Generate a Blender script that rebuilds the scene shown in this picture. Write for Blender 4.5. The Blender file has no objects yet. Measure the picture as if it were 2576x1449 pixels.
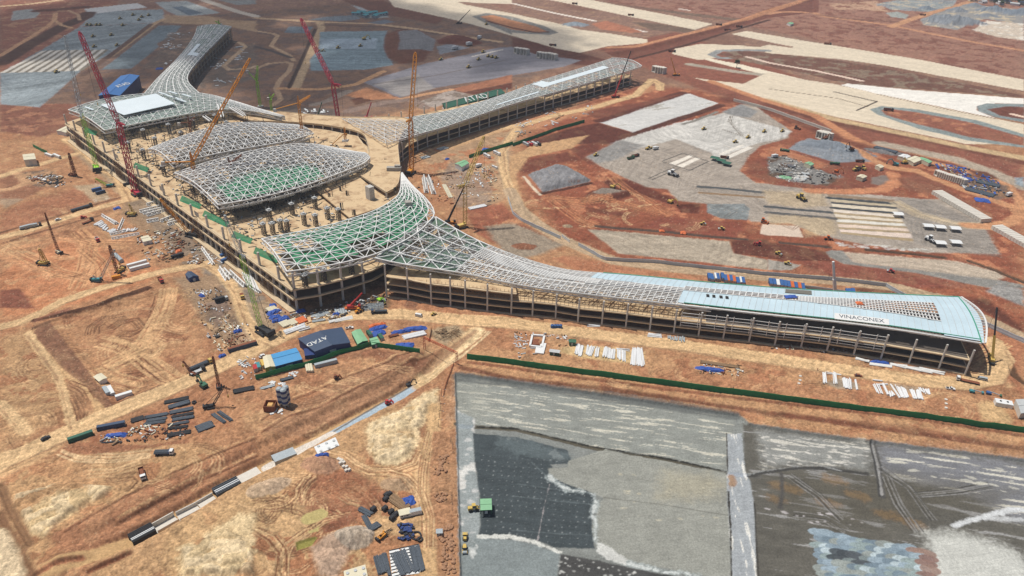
import bpy,math,random
import numpy as np
from math import sin,cos,tan,pi,radians,sqrt,atan2,hypot
random.seed(7)
SC=bpy.context.scene
COL=SC.collection
# ---------------------------------------------------------------- camera
CAMH,FPX,PITCH,ROLL=280.0,1890.0,radians(30.5),radians(1.6)
from mathutils import Matrix,Vector
cd=bpy.data.cameras.new('camera')
cam=bpy.data.objects.new('camera',cd); COL.objects.link(cam)
cd.sensor_width=36.0
cd.lens=36.0 * FPX / 2576.0
cd.clip_start=1.0
cd.clip_end=30000.0
cam.matrix_world=Matrix.Translation((0,0,CAMH)) @ Matrix.Rotation(pi/2 - PITCH,4,'X') @ Matrix.Rotation(ROLL,4,'Z')
SC.camera=cam
# ---------------------------------------------------------------- sky, sun, exposure
SUNV=Vector((-0.36,0.16,1.0)).normalized()
w=bpy.data.worlds.new("World"); SC.world=w; w.use_nodes=True
nt=w.node_tree
sky=nt.nodes.new('ShaderNodeTexSky'); sky.sky_type='NISHITA'; sky.sun_disc=False
sky.sun_elevation=math.asin(SUNV.z); sky.sun_rotation=atan2(SUNV.x,SUNV.y)
sky.altitude=300; sky.dust_density=2.0
nt.links.new(sky.outputs[0],nt.nodes['Background'].inputs[0])
nt.nodes['Background'].inputs[1].default_value=0.07
sl=bpy.data.lights.new('sun','SUN'); sl.energy=4.15; sl.angle=radians(0.5); sl.color=(1.0,0.965,0.91)
so=bpy.data.objects.new('sun',sl); COL.objects.link(so)
so.rotation_euler=SUNV.to_track_quat('Z','Y').to_euler(); so.location=(0,0,900)
SC.view_settings.view_transform='Standard'
SC.view_settings.look='None'
SC.view_settings.exposure=0.0
SC.view_settings.gamma=1.0
SC.view_settings.use_curve_mapping=False
KLIT=1.22            # how bright a sunlit white surface of albedo 1 comes out
# ---------------------------------------------------------------- map from the survey sheet (photo grid) to the site
def ray(px,py):
    x=(px - 1288.0) / FPX; y=-(py - 724.5) / FPX
    c,s=cos(ROLL),sin(ROLL); x,y=c*x - s*y,s*x + c*y
    return (x,cos(PITCH) + y*sin(PITCH),-sin(PITCH) + y*cos(PITCH))
def G(px,py,z=0.0):
    d=ray(px,py); t=-(CAMH - z) / d[2]
    return (d[0]*t,d[1]*t,z)
def AtY(px,py,Y):
    d=ray(px,py); t=Y / d[1]
    return (d[0]*t,Y,CAMH + d[2]*t)
def zc(c,r,x,y):                       # a point of survey sheet (c, r) -> photo grid
    return (644.0*c + x/4.0,362.25*r + y/4.0)
def pts(cell,*v):
    it=list(zip(v[0::2],v[1::2]))
    if cell == 'F': return it
    return [zc(cell[0],cell[1],x,y) for x,y in it]
def W2(cell,*v):
    return [G(*p)[:2] for p in pts(cell,*v)]
def lin1(c):
    c=c/255.0
    return c/12.92 if c <= 0.04045 else ((c+0.055)/1.055)**2.4
def lin(rgb):
    return tuple(lin1(c) for c in rgb)
def alb(rgb):                              # sunlit look -> albedo
    return tuple(min(0.9,v/KLIT) for v in lin(rgb))
# ---------------------------------------------------------------- materials
MATS={}
def mat(name,rgb,rough=0.7,metal=0.0,vary=0.12,scale=0.6,dirt=None,spec=0.3):
    if name in MATS: return MATS[name]
    m=bpy.data.materials.new(name); m.use_nodes=True
    n=m.node_tree.nodes; l=m.node_tree.links
    b=n['Principled BSDF']; a=alb(rgb)
    b.inputs['Roughness'].default_value=rough; b.inputs['Metallic'].default_value=metal
    b.inputs['Specular IOR Level'].default_value=spec
    g=n.new('ShaderNodeNewGeometry'); t=n.new('ShaderNodeTexNoise')
    t.inputs['Scale'].default_value=scale; t.inputs['Detail'].default_value=5.0; t.inputs['Roughness'].default_value=0.65
    l.new(g.outputs['Position'],t.inputs['Vector'])
    r=n.new('ShaderNodeValToRGB')
    d=dirt and alb(dirt)
    lo=d if d else tuple(v*(1-vary) for v in a); hi=tuple(min(0.95,v*(1+vary)) for v in a)
    r.color_ramp.elements[0].position=0.30; r.color_ramp.elements[0].color=(*lo,1)
    r.color_ramp.elements[1].position=0.52 if d else 0.7; r.color_ramp.elements[1].color=(*hi,1)
    l.new(t.outputs['Fac'],r.inputs['Fac']); l.new(r.outputs[0],b.inputs['Base Color'])
    MATS[name]=m
    return m
# ---------------------------------------------------------------- mesh builder
class MB:
    def __init__(s): s.v=[]; s.f=[]
    def quad(s,a,b,c,d):
        i=len(s.v); s.v += [a,b,c,d]; s.f.append((i,i+1,i+2,i+3)); return s
    def poly(s,P):
        i=len(s.v); s.v += list(P); s.f.append(tuple(range(i,i+len(P)))); return s
    def box(s,cx,cy,cz,sx,sy,sz,rz=0.0,top=1.0):
        i=len(s.v); c,sn=cos(rz),sin(rz)
        for dz,k in ((-0.5,1.0),(0.5,top)):
            for dx,dy in ((-.5,-.5),(.5,-.5),(.5,.5),(-.5,.5)):
                x,y=dx*sx*k,dy*sy*k
                s.v.append((cx + c*x - sn*y,cy + sn*x + c*y,cz + dz*sz))
        s.f += [(i+3,i+2,i+1,i),(i+4,i+5,i+6,i+7)] + [(i+k,i+(k+1) % 4,i+4+(k+1) % 4,i+4+k) for k in range(4)]
        return s
    def bar(s,p,q,w,h=None,n=4,w2=None):
        p=Vector(p); q=Vector(q); d=q - p
        if d.length<1e-6: return s
        d.normalize(); up=Vector((0,0,1)) if abs(d.z)<0.95 else Vector((0,1,0))
        a=d.cross(up).normalized(); b=a.cross(d).normalized()
        h=h or w; w2=w2 or w; i=len(s.v); rot=pi/4 if n == 4 else 0; k=0.7071 if n == 4 else 0.5
        for P,ww,hh in ((p,w,h),(q,w2,w2*h/w)):
            for j in range(n):
                t=2*pi*j/n + rot
                s.v.append(tuple(P + a*(cos(t)*k*ww) + b*(sin(t)*k*hh)))
        s.f += [tuple(range(i,i+n)),tuple(range(i+2*n-1,i+n-1,-1))]
        s.f += [(i+(j+1) % n,i+j,i+n+j,i+n+(j+1) % n) for j in range(n)]
        return s
    def tube(s,p,q,r,n=8,r2=None):
        return s.bar(p,q,2*r,2*r,n,2*(r2 if r2 else r))
    def prism(s,P,z0,z1):
        n=len(P); i=len(s.v)
        A=sum(P[k][0]*P[(k+1) % n][1] - P[(k+1) % n][0]*P[k][1] for k in range(n))
        if A<0: P=P[::-1]
        s.v += [(x,y,z0) for x,y in P] + [(x,y,z1) for x,y in P]
        s.f += [tuple(range(i+n-1,i-1,-1)),tuple(range(i+n,i+2*n))]
        s.f += [(i+k,i+(k+1) % n,i+n+(k+1) % n,i+n+k) for k in range(n)]
        return s
    def ext(s,prof,y0,y1):             # a profile in x,z pushed along y
        n=len(prof); i=len(s.v)
        s.v += [(x,y0,z) for x,z in prof] + [(x,y1,z) for x,z in prof]
        s.f += [tuple(range(i,i+n)),tuple(range(i+2*n-1,i+n-1,-1))]
        s.f += [(i+(k+1) % n,i+k,i+n+k,i+n+(k+1) % n) for k in range(n)]
        return s
    def lathe(s,prof,n=12,cx=0,cy=0):
        i=len(s.v); m=len(prof)
        for r,z in prof:
            for j in range(n): s.v.append((cx+r*cos(2*pi*j/n),cy+r*sin(2*pi*j/n),z))
        for k in range(m-1):
            for j in range(n):
                s.f.append((i+k*n+j,i+k*n+(j+1) % n,i+(k+1)*n+(j+1) % n,i+(k+1)*n+j))
        s.f += [tuple(range(i+n-1,i-1,-1)),tuple(range(i+(m-1)*n,i+m*n))]
        return s
    def mesh(s,name,m,off=(0,0,0)):
        me=bpy.data.meshes.new(name)
        ox,oy,oz=off
        v=s.v if off == (0,0,0) else [(x-ox,y-oy,z-oz) for x,y,z in s.v]
        me.from_pydata(v,[],s.f)
        if m: me.materials.append(m)
        return me
    def build(s,name,m,parent=None,loc=None,world=True):
        root=parent
        while root and root.parent: root=root.parent
        off=tuple(root.location) if (root and world) else (loc if (loc and world) else (0,0,0))
        o=bpy.data.objects.new(name,s.mesh(name,m,off)); COL.objects.link(o)
        if parent: o.parent=parent
        elif loc: o.location=loc
        return o
def tag(o,label,cat,group=None):
    o['label']=label; o['category']=cat
    if group: o['group']=group
    return o
def empty(name,loc,label,cat,group=None,rz=0.0):
    o=bpy.data.objects.new(name,None); COL.objects.link(o)
    o.empty_display_size=1.0
    o.location=loc; o.rotation_euler=(0,0,rz)
    return tag(o,label,cat,group)
def structure(o):
    o['kind']='structure'; return o
# kinds of thing made once and copied: PROTO[key] = [(part, mesh, [(sub-part, mesh)...])...]
PROTO={}
def place(key,builder,name,loc,rz,label,cat,group=None,sc=1.0):
    if key not in PROTO: PROTO[key]=builder()
    o=empty(name,loc,label,cat,group,rz)
    if sc != 1.0: o.scale=(sc,sc,sc)
    for pn,me,subs in PROTO[key]:
        c=bpy.data.objects.new(pn,me); COL.objects.link(c); c.parent=o
        for sn,sm in subs:
            d=bpy.data.objects.new(sn,sm); COL.objects.link(d); d.parent=c
    return o
# ================================================================ GROUND
# one sheet, finer where it is near; heights, soils and surfacings are worked out per point of the site
def hsh(ix,iy,seed):
    h=(ix.astype(np.int64)*374761393 + iy.astype(np.int64)*668265263 + seed*974711) & 0xffffffff
    h=((h ^ (h >> 13))*1274126177) & 0xffffffff
    h=h ^ (h >> 16)
    return (h & 0xffff).astype(np.float32)/65535.0
def vn(x,y,seed=0):
    ix=np.floor(x); iy=np.floor(y); fx=(x-ix).astype(np.float32); fy=(y-iy).astype(np.float32)
    ix=ix.astype(np.int64); iy=iy.astype(np.int64)
    fx=fx*fx*(3-2*fx); fy=fy*fy*(3-2*fy)
    a=hsh(ix,iy,seed); b=hsh(ix+1,iy,seed); c=hsh(ix,iy+1,seed); d=hsh(ix+1,iy+1,seed)
    return (a+(b-a)*fx)*(1-fy) + (c+(d-c)*fx)*fy
def fbm(x,y,seed=0,o=4,g=0.55):
    s=0; a=1.0; t=0
    for k in range(o):
        s=s + a*vn(x,y,seed+k*17); t += a; a *= g; x=x*2.03+11.3; y=y*2.03+5.7
    return s/t                             # 0..1
rows=[-1500.,-700.,-300.,0.,90.,150.]
y=178.0
while y<2300:
    rows.append(y); y += max(0.42,0.58*(y*y+CAMH**2)/(751*CAMH))
while y<16000:
    rows.append(y); y *= 1.12
rows=np.array(rows)
NU=1480
us=np.concatenate([[-6,-3,-1.8,-1.2,-0.95],np.linspace(-0.86,0.86,NU),[0.95,1.2,1.8,3,6]])
nr,nc=len(rows),len(us)
depth=np.maximum(0.86*rows + 0.5*CAMH,120)
X=(depth[:,None]*us[None,:]).ravel(); Y=np.repeat(rows,nc)
NV=X.size
Zh=np.zeros(NV,np.float32); RG=np.full(NV,0.16,np.float32)
wx=(fbm(X/7,Y/7,3,4)-.5)*2; wy=(fbm(X/7,Y/7,91,4)-.5)*2
n40=fbm(X/45,Y/45,21,4); n9=fbm(X/9,Y/9,33,4); n2=fbm(X/2.3,Y/2.3,45,3); n150=fbm(X/150,Y/150,71,3)
n1=fbm(X/1.0,Y/1.0,191,3)
n05=fbm(X/.55,Y/.55,207,2)
white=hsh((X*7.3).astype(np.int64),(Y*7.1).astype(np.int64),5)
C=np.zeros((NV,3),np.float32)
ZONES=['ground','dirt_road','gravel_yard','apron_slab','runway','paving_strip','membrane','gravel_heap','earth_bank','pond','trench_floor','ditch']
ZN={z: i for i,z in enumerate(ZONES)}
Zid=np.zeros(NV,np.int8)
def sm(t): t=np.clip(t,0,1); return t*t*(3-2*t)
def mixc(sel,col,a): C[sel]=C[sel]*(1-a[:,None]) + col*a[:,None]
def polyd(P,x,y):                        # signed distance, + inside
    ins=np.zeros(x.size,bool); dm=np.full(x.size,1e9)
    n=len(P)
    for k in range(n):
        x0,y0=P[k]; x1,y1=P[(k+1) % n]
        dx,dy=x1-x0,y1-y0; L2=dx*dx+dy*dy+1e-9
        t=np.clip(((x-x0)*dx+(y-y0)*dy)/L2,0,1)
        dm=np.minimum(dm,(x-x0-t*dx)**2+(y-y0-t*dy)**2)
        c=((y0>y) != (y1>y)) & (x<dx*(y-y0)/(dy if abs(dy)>1e-9 else 1e-9)+x0)
        ins ^= c
    d=np.sqrt(dm); return np.where(ins,d,-d)
def lined(P,x,y):
    dm=np.full(x.size,1e9); tt=np.zeros(x.size); acc=0; sd=np.zeros(x.size)
    for (x0,y0),(x1,y1) in zip(P[:-1],P[1:]):
        dx,dy=x1-x0,y1-y0; L2=dx*dx+dy*dy+1e-9; L=sqrt(L2)
        t=np.clip(((x-x0)*dx+(y-y0)*dy)/L2,0,1)
        q=(x-x0-t*dx)**2+(y-y0-t*dy)**2
        m=q<dm; dm=np.where(m,q,dm); tt=np.where(m,acc+t*L,tt)
        sd=np.where(m,((x-x0)*dy-(y-y0)*dx)/L,sd); acc += L
    return np.sqrt(dm),tt,sd
def bbox(P,m):
    xs=[p[0] for p in P]; ys=[p[1] for p in P]
    r0=max(0,int(np.searchsorted(rows,min(ys)-m))); r1=min(nr,int(np.searchsorted(rows,max(ys)+m)))
    if r1 <= r0: return np.zeros(0,np.int64)
    xx=X[r0*nc:r1*nc]; return np.nonzero((xx>min(xs)-m) & (xx<max(xs)+m))[0]+r0*nc
def streakn(sel,ang,ln,wd,seed):
    c,s=cos(ang),sin(ang); x,yy=X[sel],Y[sel]
    return fbm((c*x+s*yy)/ln,(-s*x+c*yy)/wd,seed,4)
SEED=[100]
def colfor(sel,rgb,var,streak=None,rgb2=None,thr=0.56):
    SEED[0] += 7
    base=np.array(lin(rgb),np.float32)
    v=1 + var*((n9[sel]-.5)*1.3+(n40[sel]-.5)*1.7+(n2[sel]-.5)*0.9)
    col=base[None,:]*v[:,None]
    if streak:
        ang,ln,wd=streak[:3]; q=streakn(sel,ang,ln,wd,SEED[0])
        col=col*(1+(q-.5)*2*(streak[3] if len(streak)>3 else var*2))[:,None]
        if rgb2:
            k=sm((q-thr)/0.05)[:,None]; col=col*(1-k)+np.array(lin(rgb2),np.float32)*k
    elif rgb2:
        q=fbm(X[sel]/14,Y[sel]/14,SEED[0],5); k=sm((q-thr)/0.07)[:,None]
        col=col*(1-k)+np.array(lin(rgb2),np.float32)*v[:,None]*k
    return col
def soften(sel,sd,e,wp):
    k=0.6*wx[sel]+0.9*(n2[sel]-.5)+.9*(n1[sel]-.5)
    return sm((sd+wp*k)/(2*e)+.5)
def L(zone,rgb,cell,*c,e=0.8,wp=1.0,var=0.08,streak=None,rgb2=None,thr=0.56,a=1.0,dz=0.0,slope=5.0,rg=None,P=None):
    P=P or W2(cell,*c)
    sel=bbox(P,3+wp*2+e); 
    if not sel.size: return
    sd=polyd(P,X[sel],Y[sel]); al=soften(sel,sd,e,wp)*a
    k=al>0.002; sel=sel[k]; al=al[k]; sd=sd[k]
    if not sel.size: return
    mixc(sel,colfor(sel,rgb,var,streak,rgb2,thr),al)
    if zone: Zid[sel[al>0.5]]=ZN[zone]
    if rg is not None: RG[sel]=RG[sel]*(1-al)+rg*al
    if dz: Zh[sel] += dz*sm((sd+wp*wx[sel])/slope)
def S(zone,rgb,wd,cell,*c,e=0.8,wp=0.8,var=0.07,a=1.0,dz=0.0,ruts=0.0,P=None,rg=None):
    P=P or W2(cell,*c); h=wd/2
    sel=bbox(P,h+4+wp*2)
    if not sel.size: return
    d,t,sdn=lined(P,X[sel],Y[sel]); sd=h-d
    al=soften(sel,sd,e,wp)*a; k=al>0.002; sel=sel[k]; al=al[k]; sdn=sdn[k]; t=t[k]; d=d[k]
    if not sel.size: return
    col=colfor(sel,rgb,var)
    if ruts:
        q=fbm(sdn*1.1+wx[sel]*.8,t/25,SEED[0]+3,3); col=col*(1+(q-.5)*2*ruts)[:,None]
    mixc(sel,col,al)
    if zone: Zid[sel[al>0.5]]=ZN[zone]
    if rg is not None: RG[sel]=RG[sel]*(1-al)+rg*al
    if dz: Zh[sel] += dz*sm((h-d)/(h*.9+.01))
def tracks(rgb,cell,*c,n=4,gap=1.8,w=0.5,a=0.5,jit=1.5,P=None,dz=0.0):
    P0=P or W2(cell,*c)
    for k in range(n):
        o=(k-(n-1)/2)*gap+random.uniform(-.4,.4)*jit; Q=[]
        for i,p in enumerate(P0):
            q0=P0[max(0,i-1)]; q1=P0[min(len(P0)-1,i+1)]
            dx,dy=q1[0]-q0[0],q1[1]-q0[1]; ll=hypot(dx,dy)+1e-6
            Q.append((p[0]-dy/ll*o+random.uniform(-1,1)*jit*.4,p[1]+dx/ll*o+random.uniform(-1,1)*jit*.4))
        S(None,rgb,w*1.35,'F',P=Q,e=0.3,wp=0.45,a=min(1,a*random.uniform(1.15,1.8)),dz=dz)
def ell(cx,cy,rx,ry,ang=0.0,n=18,wob=0.0):
    return [(cx+cos(ang)*cos(t)*rx*(1+wob*sin(3*t+cx))-sin(ang)*sin(t)*ry,cy+sin(ang)*cos(t)*rx*(1+wob*sin(3*t+cx))+cos(ang)*sin(t)*ry) for t in [2*pi*i/n for i in range(n)]]
def spots(rgb,P,num,r0,r1,a=0.9,asp=1.6,ang=0.0,zone=None,wp=.6,seed=1):
    rnd=random.Random(seed); xs=[p[0] for p in P]; ys=[p[1] for p in P]; k=0
    while k<num:
        k += 1; x,yy=rnd.uniform(min(xs),max(xs)),rnd.uniform(min(ys),max(ys))
        if polyd(P,np.array([x]),np.array([yy]))[0]<0: continue
        r=rnd.uniform(r0,r1)
        L(zone,rgb,'F',P=ell(x,yy,r*asp*rnd.uniform(.7,1.3),r,ang+rnd.uniform(-.3,.3),10,.25),e=.35,wp=wp,a=a*rnd.uniform(.5,1))
def mound(cell,px,py,rx,ry,h,ang=0.0,rgb=None,zone='gravel_heap',pw=1.0,rg=0.25,var=.08,flat=0.0):
    x0,y0=W2(cell,px,py)[0]
    R=max(rx,ry)*1.25
    sel=np.nonzero((abs(X-x0)<R) & (abs(Y-y0)<R))[0]
    if not sel.size: return
    dx,dy=X[sel]-x0,Y[sel]-y0; c,s=cos(ang),sin(ang)
    q=np.sqrt(((c*dx+s*dy)/rx)**2+((-s*dx+c*dy)/ry)**2) + 0.22*wx[sel] + .1*(n2[sel]-.5)
    t=np.clip((1-q)/(1-flat),0,1)
    k=q<1; sel=sel[k]; t=t[k]; q=q[k]
    Zh[sel] += h*t**pw
    if rgb is not None:
        mixc(sel,colfor(sel,rgb,var),sm((1-q)/.12))
        if zone: Zid[sel]=ZN[zone]
        RG[sel]=rg
def lumps(cell,*c,h=1.2,sc=5.0,ang=0.0,asp=1.0,P=None,seed=9,pale=True):
    P=P or W2(cell,*c); sel=bbox(P,2)
    sd=polyd(P,X[sel],Y[sel]); k=sd>0; sel=sel[k]; sd=sd[k]
    if not sel.size: return
    cs,sn=cos(ang),sin(ang)
    u=(cs*X[sel]+sn*Y[sel])/(sc*asp)+wx[sel]*.3; v=(-sn*X[sel]+cs*Y[sel])/sc+wy[sel]*.3
    iu,iv=np.floor(u).astype(np.int64),np.floor(v).astype(np.int64); best=np.full(u.size,9.0)
    for a in (-1,0,1):
        for b in (-1,0,1):
            ju,jv=iu+a,iv+b
            px=ju+.15+.7*hsh(ju,jv,seed); py=jv+.15+.7*hsh(ju,jv,seed+1); hh=.75+.5*hsh(ju,jv,seed+2)
            best=np.minimum(best,((u-px)**2+(v-py)**2)/hh)
    Zh[sel] += h*np.clip(1-best*1.15,0,1)*sm(sd/3)
    tone=(hsh(iu,iv,seed+7)-.5)*.22
    if pale: kk=sm((.62-best)/.25)*.6*sm(sd/3)*(hsh(iu,iv,seed+9)>.3); mixc(sel,np.tile(np.array(lin((234,210,172)),np.float32),(sel.size,1)),kk)
    C[sel] *= (1+tone)[:,None]
# ---------------------------------------------------------------- soils
ORANGE,TAN,SAND,PALE=(196,130,86),(202,150,106),(212,170,124),(226,198,156)
BROWN,RED,DRED,MAUVE=(160,108,78),(158,88,62),(116,66,52),(150,112,98)
GREY,LGREY,PAD,CREAM=(146,142,138),(198,196,192),(166,156,146),(224,208,182)
ROAD=(208,164,118)
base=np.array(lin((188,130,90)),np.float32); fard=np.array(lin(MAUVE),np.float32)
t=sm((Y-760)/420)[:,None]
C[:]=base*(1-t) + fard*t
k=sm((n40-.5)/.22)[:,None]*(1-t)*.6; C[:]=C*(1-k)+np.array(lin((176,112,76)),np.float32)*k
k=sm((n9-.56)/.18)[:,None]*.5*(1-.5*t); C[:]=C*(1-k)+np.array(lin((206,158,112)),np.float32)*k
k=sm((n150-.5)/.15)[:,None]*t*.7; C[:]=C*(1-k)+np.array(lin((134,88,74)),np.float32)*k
C *= (1+(n2-.5)*.28+(n9-.5)*.2)[:,None]
Zh += (n40-.5)*1.2 + (n9-.5)*.5
# broad soils
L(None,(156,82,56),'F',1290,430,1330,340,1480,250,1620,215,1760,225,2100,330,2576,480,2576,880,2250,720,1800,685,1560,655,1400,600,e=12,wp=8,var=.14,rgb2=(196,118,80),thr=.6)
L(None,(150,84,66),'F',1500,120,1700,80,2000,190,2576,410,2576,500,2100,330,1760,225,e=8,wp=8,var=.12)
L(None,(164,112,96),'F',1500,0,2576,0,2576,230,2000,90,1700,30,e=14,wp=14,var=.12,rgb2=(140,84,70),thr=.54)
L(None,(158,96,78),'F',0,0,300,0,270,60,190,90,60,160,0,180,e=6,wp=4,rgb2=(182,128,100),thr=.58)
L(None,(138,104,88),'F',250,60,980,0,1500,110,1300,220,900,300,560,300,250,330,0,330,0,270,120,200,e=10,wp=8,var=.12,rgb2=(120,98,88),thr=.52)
L(None,(140,84,66),'F',0,260,250,262,180,320,100,345,0,330,e=3,wp=4,rgb2=(172,112,84))
L(None,(194,146,102),'F',0,850,60,830,190,1010,60,1110,0,1130,e=6,wp=6,rgb2=(176,116,78),thr=.6)
L(None,(198,148,102),'F',0,1190,300,1100,520,1120,600,1150,240,1290,100,1449,0,1449,e=6,wp=6,var=.1,rgb2=(188,128,86),thr=.55)
L(None,(206,160,112),'F',440,1320,700,1200,900,1150,1100,1200,1100,1449,400,1449,e=6,wp=6,var=.12,rgb2=(182,118,78),thr=.53)
L(None,(172,108,76),'F',740,1190,900,1180,1000,1260,900,1320,780,1300,740,1240,e=4,wp=4,var=.14)
L(None,(200,144,100),'F',1190,880,1500,870,2250,960,2576,1030,2576,1120,2100,1085,1890,1055,1500,990,1160,930,e=4,wp=3,rgb2=(184,120,82),thr=.57)
L(None,(182,114,78),'F',1700,930,2350,1000,2576,1050,2576,1090,2100,1020,1640,950,e=5,wp=4,a=.6)
L(None,(206,130,84),'F',0,690,60,640,170,600,320,640,420,690,280,740,90,790,0,800,e=4,wp=4)
L(None,(170,140,116),(0,1),0,510,220,480,240,560,60,640,0,600,e=2,wp=3)
L(None,(172,104,74),'F',60,510,200,470,260,490,160,540,0,590,0,540,e=3,wp=3,a=.7)
L(None,(160,104,76),'F',0,430,60,430,110,475,60,500,0,500,e=3,wp=3)
# ---------------------------------------------------------------- far field (photo top left)
NE=0.80
BLUE=(140,150,156)
L('gravel_yard',BLUE,(0,0),0,1050,0,740,420,500,800,268,1540,232,1220,470,830,700,400,1082,e=2,wp=2,var=.1,streak=(NE,120,9,.5),rg=.05)
L('gravel_yard',(150,160,166),(0,0),800,265,900,170,860,100,1060,110,1640,95,1660,190,1560,228,e=2,wp=2,var=.1,streak=(.2,90,14,.35),rg=.05)
L('paving_strip',(206,204,200),(0,0),840,90,1380,30,1480,75,930,140,e=1,wp=1)
for i in range(9):
    f0,f1=i/9.0,(i+.55)/9.0
    def lp(a,b,t): return (a[0]+(b[0]-a[0])*t,a[1]+(b[1]-a[1])*t)
    q=[lp((0,735),(830,712),f0),lp((0,735),(830,712),f1),lp((430,510),(1095,498),f1),lp((430,510),(1095,498),f0)]
    L('paving_strip',(214,206,192),(0,0),*[v for p in q for v in p],e=.8,wp=.8,var=.12)
    q=[lp((0,735),(830,712),f1),lp((0,735),(830,712),(i+1)/9),lp((430,510),(1095,498),(i+1)/9),lp((430,510),(1095,498),f1)]
    L('gravel_yard',(136,128,116),(0,0),*[v for p in q for v in p],e=.8,wp=.8,var=.15)
L('gravel_yard',(114,126,134),(0,0),1020,702,1600,255,1830,255,1750,350,1580,440,1600,470,1320,690,e=1.5,wp=1.5,var=.06,streak=(NE,100,12,.22),rg=.05)
S('dirt_road',(190,152,118),9,(0,0),1120,560,1560,235,1650,190,e=2)
S('earth_bank',(110,82,72),9,(0,0),830,760,1080,580,1520,245,e=1.5)
S('earth_bank',(96,62,52),26,(0,0),0,640,280,460,640,260,860,170,890,130,e=3)
S('dirt_road',(206,150,112),8,(0,0),0,560,200,440,480,265,545,205,560,130)
S('dirt_road',(206,156,118),7,(0,0),545,205,620,250,720,280)
S('dirt_road',(214,180,140),12,(0,0),0,65,300,40,620,0)
S('dirt_road',(196,152,122),6,(0,0),690,105,790,150,800,200)
L('gravel_yard',(158,160,160),(0,0),130,110,320,90,400,130,360,180,110,210,e=2,wp=3)
S('earth_bank',(112,66,52),24,(0,0),380,110,640,90,860,70,e=3)
L('gravel_yard',(160,166,168),(0,0),1560,20,1880,8,2220,130,1810,172,1660,100,e=2,wp=2)
L('gravel_yard',(104,116,128),(0,0),1730,72,1835,60,2040,130,1900,155,e=1,wp=1)
L('gravel_yard',(140,142,142),(0,0),2200,0,2576,0,2576,40,2380,50,e=2,wp=2)
S('runway',(196,184,168),16,(0,0),2050,0,2400,120,2576,165)
L(None,(196,158,124),(0,0),1650,150,2100,160,2300,200,2576,210,2576,320,2250,260,1900,240,1640,230,e=4,wp=5,a=.7)
L('gravel_yard',(112,100,92),(0,0),1700,330,1960,320,1900,480,1640,690,1420,690,1560,560,e=3,wp=4,a=.8,rgb2=(150,128,112))
L('gravel_yard',(110,104,98),(0,0),2130,560,2576,420,2576,780,2300,880,1960,900,1920,820,e=4,wp=5,a=.7,rgb2=(146,120,104))
S('dirt_road',(190,160,132),7,(0,0),2330,420,2420,430,2470,470,2250,660,2300,700,2500,690,2576,660)
S('dirt_road',(186,150,122),7,(1,0),0,690,120,640,300,625,360,640,330,720,240,810,200,890,250,1000,150,1070)
S('dirt_road',(190,154,124),7,(1,0),0,310,180,340,220,360,150,460,340,560,380,610)
S('ditch',(84,76,72),8,(1,0),0,470,120,500,350,580,e=2)
S('dirt_road',(194,158,126),12,(1,0),0,180,300,200,640,220,1200,240,1600,290,2100,370,2460,420)
S('dirt_road',(190,158,126),13,(1,0),640,225,660,280,520,600,400,880,e=2)
S('ditch',(88,70,62),6,(1,0),600,290,480,560,330,890,e=1.5,dz=-1.5)
S('ditch',(92,72,64),5,(1,0),660,250,1300,270,1900,350,e=1.5)
TEAL=(128,146,156)
L('gravel_yard',TEAL,(1,0),640,320,1320,310,1290,400,1300,520,1390,655,1100,700,550,715,540,600,630,500,640,380,e=2,wp=2,var=.08,streak=(0.02,90,6,.35),rg=.05)
L('gravel_yard',(152,168,182),(1,0),650,392,1225,388,1205,490,640,492,e=2,wp=2,var=.12,streak=(1.3,30,8,.25))
L('gravel_yard',(112,122,132),(1,0),280,330,330,270,580,270,520,335,e=1,wp=1)
L('earth_bank',(122,72,56),(1,0),1310,345,1420,300,1640,300,1810,400,1760,520,1690,620,1450,640,1330,580,1285,480,e=3,wp=4,dz=2.5,slope=20)
L('gravel_yard',(128,128,132),(1,0),1430,330,1620,300,1810,400,1780,510,1430,515,1450,420,e=2,wp=3,var=.12)
L('gravel_yard',(138,142,150),(1,0),1810,470,1940,440,2150,480,1850,550,e=2,wp=3)
L('earth_bank',(118,62,50),(1,0),1820,405,1960,350,2130,370,2290,430,2200,462,1830,440,e=2,wp=3,dz=5,slope=18)
L('gravel_yard',(116,124,132),(1,0),520,200,700,170,1000,150,1060,190,860,215,e=2,wp=3)
L('gravel_yard',(116,122,132),(1,0),1110,230,1300,195,1400,220,1260,245,e=2,wp=3)
L('gravel_yard',(150,156,158),(1,0),990,160,1100,120,1300,130,1340,175,1100,185,e=2,wp=4,rgb2=(96,104,104),thr=.5)
L('gravel_yard',(166,172,176),(1,0),960,50,1050,70,1150,110,1060,110,e=2,wp=3)
L('earth_bank',(126,78,64),(1,0),860,0,1280,0,1400,60,1900,180,1820,240,1200,130,e=3,wp=4)
L('earth_bank',(112,62,50),(2,0),0,380,200,400,640,520,940,600,820,660,520,640,220,540,0,480,e=3,wp=3)
L('apron_slab',(136,134,142),'F',914,207,1069,160,1254,120,1288,118,1343,135,1463,152,1418,168,1288,190,1069,225,1004,246,e=1.5,wp=1.5,var=.07,streak=(.42,140,8,.25),rg=.04)
L('apron_slab',(164,158,156),(1,0),1180,850,1620,745,1800,890,1470,975,e=3,wp=3,var=.08,streak=(.42,60,5,.3))
S(None,(206,200,192),4,(1,0),2180,570,2480,500,e=.5,wp=.4)
S(None,(120,112,112),3,(1,0),1180,850,1800,760,2500,610,e=.5,wp=.4)
L('earth_bank',(196,126,84),(1,0),900,960,1110,880,1440,985,1120,1012,e=3,wp=4)
L('earth_bank',(176,108,78),(1,0),1980,890,2576,750,2576,830,2080,930,e=2,wp=2)
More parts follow.
